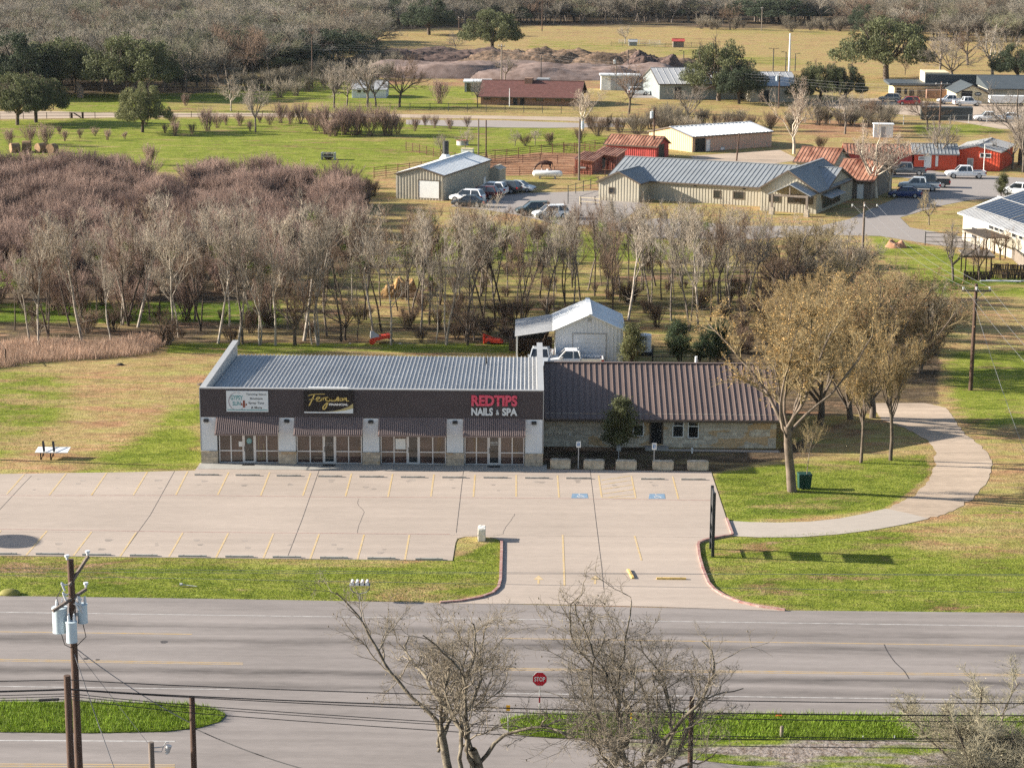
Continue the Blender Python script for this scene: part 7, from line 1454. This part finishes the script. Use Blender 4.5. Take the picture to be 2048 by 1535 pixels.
# the woodland row behind the shops
row = [(62,688,500,0),(78,655,480,1),(95,640,455,2),(76,692,430,0),(96,682,470,2),(166,682,415,0),(142,655,445,2),(196,640,460,1),(163,640,450,2),(245,650,440,1),(258,652,395,2),(275,655,398,0),(345,682,425,0),(355,674,430,1),(300,640,430,1),(318,640,460,2),(400,662,415,2),(435,687,425,0),(475,690,400,0),(486,688,410,1),(460,655,420,1),(520,690,470,1),(550,690,430,0),(505,650,400,0),(575,660,430,1),(606,682,395,0),(622,688,405,0),(636,690,420,1),(655,672,420,1),(683,682,430,2),(712,680,510,1),(730,640,430,2),(748,672,415,1),(765,665,450,2),(783,690,460,0),(795,622,410,2),(822,640,440,1),(842,668,445,1),(858,650,430,2),(870,687,520,0),(893,690,425,0),(902,642,420,2),(930,682,400,1),(945,680,430,1),(965,642,430,2),(990,642,425,1),(1010,640,430,2),(1036,622,435,1),(1045,652,460,2),(1065,562,430,2),
 (1090,640,440,1),(1106,622,425,1),(1130,612,420,2),(1160,602,430,1),(1190,592,410,2),(1215,597,415,1),(1240,602,405,1),(1270,602,400,2),(1300,622,410,1),(1322,600,420,2),(1342,642,405,1),(1378,662,415,1),(1396,662,425,0),(1420,642,420,2),(1440,622,410,1),(1460,640,430,1),(1482,642,430,1),(1504,622,430,2),(1390,610,420,2),(1350,600,420,1),(880,610,430,2),(690,630,430,2),(540,640,430,2),(390,640,430,1),(225,680,460,1),(30,660,500,2),(610,640,430,1),(650,612,420,2),(705,600,425,1),(735,606,430,2),(760,612,420,1),(815,600,425,2),(838,612,430,1),(865,596,420,2),(918,600,425,1),(940,606,430,2),(962,592,420,1),(985,600,425,2),(1015,592,430,1),(1055,604,425,1),(1080,596,420,2),(1115,585,425,1),(1145,575,420,2),(1175,580,425,1),(1205,572,420,2),(1232,570,425,1),(1258,576,420,2),(1285,580,425,1),(1312,572,420,2),(1335,580,425,1),(1362,574,420,2),(1408,585,425,1),(1432,590,420,2),(1455,596,425,1),(1478,600,430,2),(1500,590,430,1),(1255,640,430,0),(1225,650,440,2),(1150,650,450,1),(1520,600,450,2)]
row.sort(key=lambda r: r[0]); wc = [r for r in row if r[0] < 1090]; ec = [r for r in row if r[0] >= 1090]
def row_label(i, r):
    w_ = ('pale-stemmed','grey','dark-stemmed')[r[3]]
    if r[0] < 560: k = [q for q in row if q[0] < 560]; return '%s slender bare tree, %s from the dry-grass end of the grove' % (w_, ordinal(k.index(r)))
    if r[0] < 1090: k = [q for q in row if 560 <= q[0] < 1090][::-1]; return '%s slender bare tree, %s going from the white shed toward the orange mower' % (w_, ordinal(k.index(r)))
    k = [q for q in row if q[0] >= 1090]; return '%s slender bare tree, %s past the white shed ridge toward the budding trees' % (w_, ordinal(k.index(r)))
for i, r in enumerate(list(row)):
    if r[3] == 1 and r[0] < 760 and i % 5 < 3: r = (*r[:3], 0); row[i] = r
    tree_at('bare_tree', 'row', i % 7, (PALE, RGREY, DARK)[r[3]], r[0], r[1], r[2]-(16 if r[0] > 700 else 8), row_label(i, r), group='slender trees of the grove behind the shops', sx=random.uniform(.95, 1.25), lean=random.uniform(-.05, .05))
# twisted low dark trees and fallen limbs in the grove
for i, (px, py, ty, lab) in enumerate(((1560,640,470,'dark low forked tree at the grove end by the golden trees'),(590,690,560,'dark arching low tree behind the shop roof corner'),(935,690,600,'dark crooked low tree near the lean-to'),(690,680,590,'low dark thorny tree behind the first orange mower'),(325,690,610,'dark broken low tree above the dry grass'))): tree_at('low_tree', 'wide', 3+i % 2, DARK, px, py, ty, lab, sx=1.2, group='low dark trees in the grove')
# individually known bare trees further away
for i, (px, py, ty, m_, sx, lab) in enumerate([
 (511,265,162,GREY,.8,'tall bare tree with twin stems in the green pasture'),(462,222,148,PALE,1.0,'pale bare tree near the old lawn bench'),(668,216,120,GREY,1.05,'left of two bare trees beside the tall thin pasture pole'),(694,212,132,GREY,1.0,'right of two bare trees beside the tall thin pasture pole'),(735,214,112,GREY,1.1,'broad bare tree before the small white house'),(752,213,130,GREY,1.0,'smaller bare tree hiding the small white house'),(799,214,105,DARK,1.1,'brownish bare tree right of the small white house'),
 (955,215,150,GREY,.7,'thin bare tree at the corner of the brick ranch house'),(1258,228,120,DARK,1.0,'upright bare tree before the far storage shed'),(1377,252,172,GREY,1.25,'spreading grey bare tree between oak and tan warehouse'),(1010,165,108,GREY,1.0,'bare tree in front of the pale mulch heaps'),(912,103,62,GREY,1.0,'small bare tree left of the far spreading oak'),(1250,88,48,PALE,1.2,'pale bare tree over the far cattle pens'),
 (1460,60,5,DARK,1.3,'big bare tree before the woodland behind the straw field'),(1690,268,178,GREY,1.1,'bare tree in front of the far gravel yard'),(1735,256,190,DARK,1.0,'dark bare tree right of the gravel yard tree'),(1855,262,175,DARK,1.1,'bare tree hiding the brick porch of the offices'),(1875,338,232,GREY,1.15,'dark forked bare tree before the low red row'),(2024,338,235,GREY,.9,'bare tree close to the corner of the bright red hall'),(2046,345,215,GREY,.9,'bare tree by the frame edge past the bright red hall'),(2040,330,170,GREY,1.2,'tall bare tree at the edge beyond the red hall'),
 (1905,170,60,GREY,1.2,'wide bare tree behind the office tower'),(1985,160,40,PALE,1.2,'pale bare tree left of the corner oak'),(1810,150,110,DARK,.9,'small bare tree under the biggest far oak'),(1880,140,70,GREY,1.3,'pinkish bare tree right of the biggest far oak'),(1935,130,55,DARK,1.3,'dark bare tree behind the tall grey wall'),(1858,450,380,OLIVE,.8,'small olive-twigged tree on the brown lane island'),(1906,560,440,GREY,1.0,'bare tree at the corner of the board pen'),(1958,560,470,DARK,.8,'dark bare tree inside the board pen'),(2000,520,455,DARK,1.0,'low bare tree by the grey slatted fence'),
 (885,322,265,GREY,.9,'thin bare bush-like tree behind the stove chimney'),(930,300,250,GREY,.9,'bare tree beside the round water trough'),(1070,290,255,GREY,1.2,'low spreading bare tree at the top of the corral'),(1030,292,258,GREY,1.1,'low bare tree left of the corral spreading tree')]):
    tree_at('bare_tree', 'wide', i % 5, m_, px, py, ty, lab, sx=sx)
for px, py, ty, sx, v, lab in ((1588,308,150,1.0,7,'tall white-barked tree by the tan warehouse'),(1165,262,178,1.25,8,'cream-barked spreading tree before the ranch house'),(1752,396,240,1.25,9,'largest white-barked tree beside the rust-roofed house'),(1778,394,262,1.05,7,'second white-barked tree leaning by the blue car')): tree_at('white_tree', 'wide', v, WHITE, px, py, ty, lab, sx=sx, group='white-barked trees')
for px, py, ty, sx, v, m_, lab in ((265,196,72,.80,0,OAK,'broadest live oak above the slatted screen'),(118,190,75,.72,1,OAK,'live oak behind the slatted screen at the wood edge'),(30,195,70,.7,2,OAKD,'dark live oak at the frame edge above the others'),(285,265,168,.58,3,dict(bark='bark_dark', leaf='leaf_shrub'),'lone greyish live oak standing in the bright pasture'),(72,245,148,.62,1,OAK,'right-hand of two dark oaks at the pasture corner'),(35,250,148,.62,2,OAK,'left-hand of two dark oaks at the pasture corner'),
  (858,70,-2,.82,2,OAKD,'dark far oak behind the straw field'),(985,106,20,.72,0,OAK,'spreading far oak over the mulch heaps'),(1772,158,38,.8,0,OAK,'biggest far oak in front of the straw field'),(1437,202,82,.66,3,OAK,'live oak covering the grey-green warehouse'),(1478,208,130,.6,1,OAKD,'dark lower oak right of the warehouse oak'),(1640,205,125,.6,1,OAK,'oak in front of the gravel yard'),(1690,205,130,.6,3,OAKD,'dark oak joined to the gravel yard oak'),(1600,205,150,.5,2,OAK,'small oak beside the transformer pole'),(2035,165,88,.7,2,OAKD,'dark oak behind the showroom roof'),(2040,45,-10,.7,1,OAK,'far oak at the upper corner of the woodland'),(1725,62,10,.6,2,OAKD,'dark far evergreen at the straw field end'),(365,180,125,.7,3,OAKD,'dark small oak behind the broadest live oak')):
    tree_at('live_oak', 'oak', v, m_, px, py, ty, lab, sx=sx, group='live oaks')
# pasture bushes
pb = [(415,262,212),(650,268,200),(682,262,206),(690,270,212),(718,268,204),(740,272,208),(770,272,206),(795,268,222),(350,272,238),(62,288,246),(92,292,244),(215,280,256),(250,278,262),(562,246,202),(602,248,200),(300,330,284),(452,250,226),(480,252,222),(345,250,226),(20,290,255),(130,282,258),(630,262,214),(830,262,232),(870,256,228),(900,258,232),(880,207,155),(372,212,186),(520,246,228),(540,250,224),(580,248,214),(620,250,216),(160,276,256),(190,272,252),(330,266,246),(385,268,244),(435,256,222),(500,262,238),(120,268,250),(850,252,228),(935,254,230)]
pb.sort()
for i, (px, py, ty) in enumerate(pb):
    lab = {880:'single vase-shaped bush on the lawn beside the ranch house',372:'round reddish bush on the old lawn edging',300:'tall bush standing free at the thicket tip',415:'fan-shaped reddish bush in the middle of the pasture'}.get(px) or 'reddish bare bush in the pasture, %s counting from the hay bale side' % ordinal(i)
    tree_at('bare_bush', 'bush', i % 5, REDB, px, py, ty, lab, cat='bush', group='reddish bushes in the pasture', sx=1.1)
hb = [(1180,258,225),(1195,272,232),(1215,262,228),(1240,266,232),(1270,258,225),(1300,258,222),(1330,262,228),(1430,262,225),(1460,268,228),(1500,262,226),(1100,290,262),(1050,292,266),(1160,286,255),(1390,262,235),(1540,262,220),(1640,300,270)]
for i, (px, py, ty) in enumerate(hb): tree_at('bare_bush', 'bush', i % 5, dict(bark='bark_dark', twig='twig_brown'), px, py, ty, 'brown hedge bush, %s along the line between ranch house and tan warehouse' % ordinal(i), cat='bush', group='hedge bushes before the warehouse', sx=1.4)
# trees in bud on the right
BG = dict(bark='bark_trunk', twig='twig_olive', leaf='bud_gold'); BR = dict(bark='bark_trunk', twig='twig_olive', leaf='bud_rust')
for px, py, ty, k_, v, m_, sx, lab in ((1584,982,575,'bud',0,BG,1.3,'big golden budding tree with a leaning trunk on the lawn'),(1722,925,640,'bud',1,BG,.72,'slender pale-trunked budding tree, nearer of two on the lawn edge'),(1781,920,640,'bud',2,BG,.72,'slender leaning budding tree beside the dirt track'),(1700,838,560,'budlow',3,BG,1.0,'golden budding tree behind the pale-trunked pair'),(1745,835,555,'budlow',0,BR,1.0,'rusty budding tree at the back of the dirt yard'),(1640,850,560,'budlow',2,BG,1.0,'golden budding tree at the stone house corner'),
  (1660,760,545,'budlow',1,BR,1.1,'rust-tinted budding tree in the middle of the clump'),(1750,740,530,'budlow',2,BR,1.15,'rust-tinted budding tree near the field pole'),(1840,745,540,'budlow',3,BR,1.1,'outermost budding tree of the clump toward the field'),(1560,740,570,'budlow',0,BG,1.0,'budding tree beside the dark shrubs'),(1612,700,515,'budlow',1,BG,1.0,'pale budding tree between grove and clump')):
    tree_at('budding_tree', k_, v, m_, px, py, ty, lab, sx=sx, group='budding trees beside the stone house')
tree_at('thin_tree', 'row', 2, OLIVE, 1612, 978, 830, 'thin dead tree with peeling stems beside the green bins', sx=1.0)
for i, (px, py, ty, lab) in enumerate(((1560,610,440,'olive bushy tree, first beyond the grove along the lane side'),(1600,560,420,'olive bushy tree below the office porch'),(1640,570,425,'olive bushy tree nearest the dark lane pole'),(1680,600,440,'olive bushy tree just below the lane pole'),(1700,650,495,'grey bushy tree, upper side of the budding clump'),(1640,640,500,'grey bushy tree between olive trees and budding clump'),(1790,660,525,'grey bushy tree at the field side of the clump'),(1860,700,560,'grey bushy tree closest to the tall field pole'),(1810,600,545,'low grey bushy tree above the clump edge'))):
    tree_at('bushy_tree', 'budlow' if i % 2 else 'wide', i % 4, OLIVE if i % 2 == 0 else dict(bark='bark_grey', twig='twig_grey', leaf='twig_olive'), px, py, ty, lab, sx=1.15, group='bushy trees beyond the clump')
for i, (px, py, ty, lab) in enumerate(((120,560,420,'grey tree rising from the thicket nearest the crossarm pole'),(230,520,400,'grey tree rising from the middle of the thicket'),(420,560,395,'grey tree rising from the thicket near its open side'),(520,540,385,'grey tree rising from the thicket beside the bare field'),(330,470,370,'lone grey tree deepest in the thicket'),(640,540,400,'grey tree at the thicket corner facing the chimney shed'))): tree_at('bare_tree', 'row', i, RGREY, px, py, ty, lab, group='grey trees standing in the thicket', sx=1.2)
# evergreens by the houses
SH = dict(bark='bark_dark', leaf='leaf_shrub'); CE = dict(bark='bark_dark', leaf='leaf_cedar')
tree_at('evergreen_tree', 'cedar', 0, dict(bark='bark_dark', leaf='leaf_oak'), 1237, 914, 788, 'small dark evergreen tree before the stone house windows', sx=1.0)
tree_at('evergreen_shrub', 'shrub', 1, SH, 1262, 738, 648, 'pale green shrub at the white shed wall', cat='shrub', sx=.95); tree_at('evergreen_shrub', 'shrub', 2, CE, 1357, 735, 636, 'dark green cedar behind the house ridge, nearer the shed', cat='shrub', sx=1.0); tree_at('evergreen_shrub', 'shrub', 3, CE, 1436, 735, 640, 'dark green cedar behind the house ridge, nearer the budding tree', cat='shrub', sx=1.0); tree_at('evergreen_shrub', 'shrub', 0, CE, 1400, 728, 665, 'low dark shrub between the two cedars', cat='shrub', sx=1.2)
tree_at('evergreen_shrub', 'shrub', 0, SH, 2002, 395, 345, 'round glossy shrub beside the solar roof', cat='shrub', sx=1.1)
# roadside trees in the foreground
M('twig_corner', (.27,.24,.165), .95, .3, 2); CR = dict(bark='bark_lichen', twig='twig_lichen'); M('bark_lichen', (.085,.066,.05), .95, .45, 4, c2=(.215,.185,.135), bump=.8, bscale=18); M('twig_lichen', (.19,.16,.12), .95, .3, 3)
for i, (px, ty, Y, v, sx, rz_, lab) in enumerate(((905,1190,79,0,.92,.4,'roadside bare tree furthest from the stop sign, low forked'),(985,1195,77,1,1.0,2.2,'roadside bare tree with thick trunk left of the stop sign'),(1190,1145,78,2,1.0,4.1,'tallest roadside bare tree right of the stop sign'),(1296,1245,79,3,.9,5.5,'roadside bare tree beside the short brown pole'),(1250,1270,75,4,.7,1.2,'slim roadside bare tree between the two tallest'))):
    b = Vector((NB(px, Y), Y, 0)); best = None
    for v_ in (v, v+5, v+10):      # choose the tree and turn it until no limb crosses the stop sign
        ms, h_ = proto('crooked', v_, CR); s_ = top_h(b, ty)/h_; w_t, w_c = [np.zeros(len(ms[q].vertices)*3, np.float32) for q in ('trunk', 'crown')]
        ms['trunk'].vertices.foreach_get('co', w_t); ms['crown'].vertices.foreach_get('co', w_c); w_t = w_t.reshape(-1, 3); w_c = w_c.reshape(-1, 3); vv = np.concatenate([w_t, w_t, w_t, w_t, w_c])*[s_*sx*1.38, s_*sx*1.38, s_]
        for k in range(48):
            q = rz_+k*.131; W_ = np.stack([vv[:, 0]*math.cos(q)-vv[:, 1]*math.sin(q)+b.x, vv[:, 0]*math.sin(q)+vv[:, 1]*math.cos(q)+b.y, vv[:, 2]], 1)-np.array(CAM); zc_ = W_@np.array(fw); X_s = CX+FPX*(W_@np.array(rv))/zc_; Y_s = CY-FPX*(W_@np.array(uv))/zc_
            n_hit = int(((np.abs(X_s-1077) < 22) & (np.abs(Y_s-1357) < 22)).sum())
            if best is None or n_hit < best[0]: best = (n_hit, q, v_)
        if best[0] < 40: break
    print('SIGN', best)
    plant('roadside_tree', 'crooked', best[2], CR, b, top_h(b, ty), lab, group='bare roadside trees by the stop sign', rz=best[1], sx=sx*1.38)
b = Vector((NB(1985, 82), 82, -.5)); plant('corner_tree', 'thick', 3, dict(bark='bark_dark', twig='twig_corner', leaf='twig_corner'), b, top_h(b, 1345), 'dense olive-grey bare tree in the lower corner', sx=1.7)
b = Vector((NB(2050, 78), 78, -.5)); plant('corner_tree', 'thick', 1, dict(bark='bark_dark', twig='twig_corner', leaf='twig_corner'), b, top_h(b, 1365), 'second olive-grey bare tree cut by the frame corner', sx=1.5)

# ------------------------------------------------------------------ masses nobody could count
def scatter(name, pts, rot, sc, var, protos, label):
    """one object: a cloud of points that carries tree shapes"""
    me = bpy.data.meshes.new(name); n = len(pts); me.vertices.add(n); me.vertices.foreach_set('co', np.ascontiguousarray(pts, np.float32).ravel())
    a = me.attributes.new('rot', 'FLOAT_VECTOR', 'POINT'); v = np.zeros((n, 3), np.float32); v[:, 2] = rot; a.data.foreach_set('vector', v.ravel())
    a = me.attributes.new('sc', 'FLOAT_VECTOR', 'POINT'); a.data.foreach_set('vector', np.ascontiguousarray(sc, np.float32).ravel())
    a = me.attributes.new('vi', 'INT', 'POINT'); a.data.foreach_set('value', np.ascontiguousarray(var, np.int32))
    o = bpy.data.objects.new(name, me); COL.objects.link(o); tag(o, label, None, None, 'stuff')
    kit = bpy.data.collections.new(name+'_shapes')
    for i, (ms, h) in enumerate(protos):
        vs, fs, mi, off, mats_ = [], [], [], 0, []
        for part, m_ in ms.items():
            c = np.zeros(len(m_.vertices)*3, np.float32); m_.vertices.foreach_get('co', c); f = np.zeros(len(m_.loops), np.int32); m_.loops.foreach_get('vertex_index', f)
            vs.append(c.reshape(-1, 3)/h); fs.append(f.reshape(-1, 4)+off); off += len(m_.vertices); mi.append(np.full(len(m_.polygons), len(mats_), np.int32)); mats_.append(m_.materials[0])
        nm = np_mesh('shape', np.concatenate(vs), np.concatenate(fs)); nm.polygons.foreach_set('material_index', np.concatenate(mi))
        for q in mats_: nm.materials.append(q)
        kit.objects.link(bpy.data.objects.new('%s_%02d' % (name, i), nm))
    ng = bpy.data.node_groups.new(name, 'GeometryNodeTree'); ng.interface.new_socket('Geometry', in_out='INPUT', socket_type='NodeSocketGeometry'); ng.interface.new_socket('Geometry', in_out='OUTPUT', socket_type='NodeSocketGeometry')
    N, L = ng.nodes, ng.links; gi, go = N.new('NodeGroupInput'), N.new('NodeGroupOutput'); ip = N.new('GeometryNodeInstanceOnPoints'); ci = N.new('GeometryNodeCollectionInfo'); ci.inputs['Collection'].default_value = kit; ci.inputs['Separate Children'].default_value = True; ci.inputs['Reset Children'].default_value = True
    def na(nm, ty):
        q = N.new('GeometryNodeInputNamedAttribute'); q.data_type = ty; q.inputs['Name'].default_value = nm; return [s for s in q.outputs if s.enabled and s.name == 'Attribute'][0]
    L.new(gi.outputs[0], ip.inputs['Points']); L.new(ci.outputs[0], ip.inputs['Instance']); ip.inputs['Pick Instance'].default_value = True; L.new(na('vi', 'INT'), ip.inputs['Instance Index'])
    r_ = na('rot', 'FLOAT_VECTOR'); L.new(r_, ip.inputs['Rotation']); L.new(na('sc', 'FLOAT_VECTOR'), ip.inputs['Scale']); L.new(ip.outputs[0], go.inputs[0])
    md = o.modifiers.new('scatter', 'NODES'); md.node_group = ng; return o
rg = np.random.default_rng(11)
def fill(poly, dens, seed=0, zmax=None):
    """random ground points inside an outline given on the survey picture"""
    P = np.array([[G(*p).x, G(*p).y] for p in poly]); lo, hi = P.min(0), P.max(0); n = int((hi-lo).prod()*dens); r = np.random.default_rng(seed); q = r.uniform(lo, hi, (n, 2)); return q[in_poly(q[:, 0], q[:, 1], P)]
def put(name, q, hmin, hmax, protos, label, sx=(.9,1.3), seed=1, z=0.0):
    r = np.random.default_rng(seed); n = len(q); h = r.uniform(hmin, hmax, n); w_ = h*r.uniform(*sx, n); print(name, n)
    return scatter(name, np.column_stack([q, np.full(n, z)]), r.uniform(0, 6.28, n), np.column_stack([w_, w_, h]), r.integers(0, len(protos), n), protos, label)
bushes = [proto('bush', v, REDB) for v in range(5)]
put('reddish_thicket', np.concatenate([fill([(-300,352),(240,352),(305,384),(345,388),(420,358),(560,362),(690,388),(722,425),(715,470),(640,505),(560,520),(300,530),(-300,560)], .16, 1), fill([(-300,560),(300,530),(560,520),(590,560),(560,640),(-300,650)], .045, 2), fill([(640,262),(800,262),(800,276),(640,276)], .04, 8)]), 2.6, 4.6, bushes, 'dense reddish brown bare thicket', (1.0, 1.5))
put('brown_undergrowth', np.concatenate([fill([(560,480),(1500,470),(1520,660),(1040,660),(560,680)], .034, 3), fill([(0,640),(560,630),(1040,640),(1035,690),(340,690),(0,700)], .05, 4), fill([(1460,560),(1720,500),(1880,640),(1880,760),(1560,760),(1470,700)], .10, 5), fill([(740,330),(760,430),(700,430),(700,360)], .06, 6)]), .8, 2.6, [proto('bush', v, dict(bark='bark_dark', twig='twig_brown')) for v in range(4)], 'brown bare undergrowth between the trunks', (1.1, 1.8))
FARP = [proto('far', v, dict(bark='bark_grey', twig=('twig_far','twig_far_olive','twig_far_pale')[v % 3])) for v in range(6)]+[proto('far', v, dict(bark='bark_dark', twig='twig_brown')) for v in range(3)]+[proto('oak', 1, OAKD)]
qa = fill([(-250,200),(120,192),(380,188),(470,170),(560,150),(780,104),(760,84),(560,78),(600,66),(780,60),(1000,52),(1400,46),(1700,52),(1760,80),(2300,95),(2300,0),(-250,0)], .019, 7)
qb = fill([(-200,2),(2250,2),(2250,-55),(-200,-55)], .0075, 9)
q = np.concatenate([qa, qb]); r = np.random.default_rng(5); n = len(q); print('woods', n)
h = r.uniform(7.5, 12.5, n); w_ = h*r.uniform(1.0, 1.5, n); vi = r.choice(len(FARP), n, p=[.14,.14,.14,.14,.14,.14,.04,.04,.04,.04]); h = np.where(vi == 9, h*.8, h)
scatter('bare_woodland', np.column_stack([q, np.zeros(n)]), r.uniform(0, 6.28, n), np.column_stack([w_, w_, h]), vi, FARP, 'far bare woodland of grey brown trees')
put('far_brush', np.concatenate([fill([(430,185),(560,165),(780,120),(800,150),(760,165),(560,200)], .03, 12), fill([(1400,62),(1720,66),(1720,56),(1400,54)], .012, 13), fill([(1520,246),(1720,240),(1800,248),(1800,262),(1540,262)], .03, 14), fill([(1240,250),(1420,246),(1560,262),(1560,285),(1250,278)], .02, 15)]), 2.5, 5.0, [proto('bush', v, dict(bark='bark_dark', twig='twig_far')) for v in range(3)], 'far brown brush along the fields', (1.2, 1.9))
# mistletoe clumps on the row trees are part of the woodland look: green tufts high in the crowns
mt = []
for i in range(46):
    r_ = random.choice(row); b = G(r_[0], r_[1]); h_ = top_h(b, r_[2]); c = np.array([b.x+random.uniform(-1.2,1.2), b.y+random.uniform(-1.2,1.2), h_*random.uniform(.55,.95)]); mt.append(quads(rg, c+rg.normal(size=(110, 3))*random.uniform(.12,.3), .05))
v, f = join(mt); tag(link_mesh('mistletoe_foliage', np_mesh('mistletoe_foliage', v, f), 'leaf_mist'), 'green mistletoe tufts in the grove crowns', None, None, 'stuff')
def blades(name, q, h0, h1, w_, matn, label, z=0.0, lean=.35, seed=3):
    r = np.random.default_rng(seed); n = len(q); a = r.uniform(0, 6.28, n); h = r.uniform(h0, h1, n); B = np.column_stack([q, np.full(n, z)]); T = B+np.column_stack([r.normal(size=n)*lean*h, r.normal(size=n)*lean*h, h]); d = np.column_stack([np.cos(a), np.sin(a), np.zeros(n)])*(w_/2)
    V_ = np.stack([B-d, B+d, T], 1).reshape(-1, 3); print(name, n)
    return tag(link_mesh(name, np_mesh(name, V_, np.arange(3*n).reshape(n, 3)), matn), label, None, None, 'stuff')
blades('verge_grass', np.concatenate([fill([(max(a, -100), b) for a, b in LV], 200, 21), fill([(min(a, 2250), b) for a, b in RV], 200, 22)]), .10, .30, .035, 'blade_green', 'lush grass blades on the verges', .04)
blades('dry_grass', fill([(-60,700),(60,682),(180,690),(300,675),(336,676),(332,690),(300,708),(230,716),(130,722),(60,728),(-60,745)], 85, 23), .35, .95, .04, 'blade_dry', 'tall pinkish dry grass at the lawn edge', 0, .28)
gq = np.concatenate([fill([(-40,1112),(905,1121),(912,1076),(1001,1080),(1000,1170),(900,1204),(-40,1191)], 110, 24), fill([(1400,1092),(1480,1076),(1860,1050),(2090,1000),(2090,1225),(1560,1221),(1420,1168)], 90, 25), fill([(1428,952),(1870,905),(1865,960),(1760,1018),(1460,1040)], 70, 26), fill([(-20,745),(400,742),(400,938),(-20,945)], 36, 27), fill([(1100,905),(1420,905),(1420,940),(1100,936)], 60, 28)])
W5 = ground_colors(gq[:, 0], gq[:, 1]); g_ = W5[0]+W5[3]; pick = np.random.default_rng(4).uniform(size=len(gq)) < g_/(g_+W5[1]+W5[2]+.05)*.9
blades('lawn_grass', gq[pick], .04, .11, .035, 'blade_lawn', 'short green lawn blades');
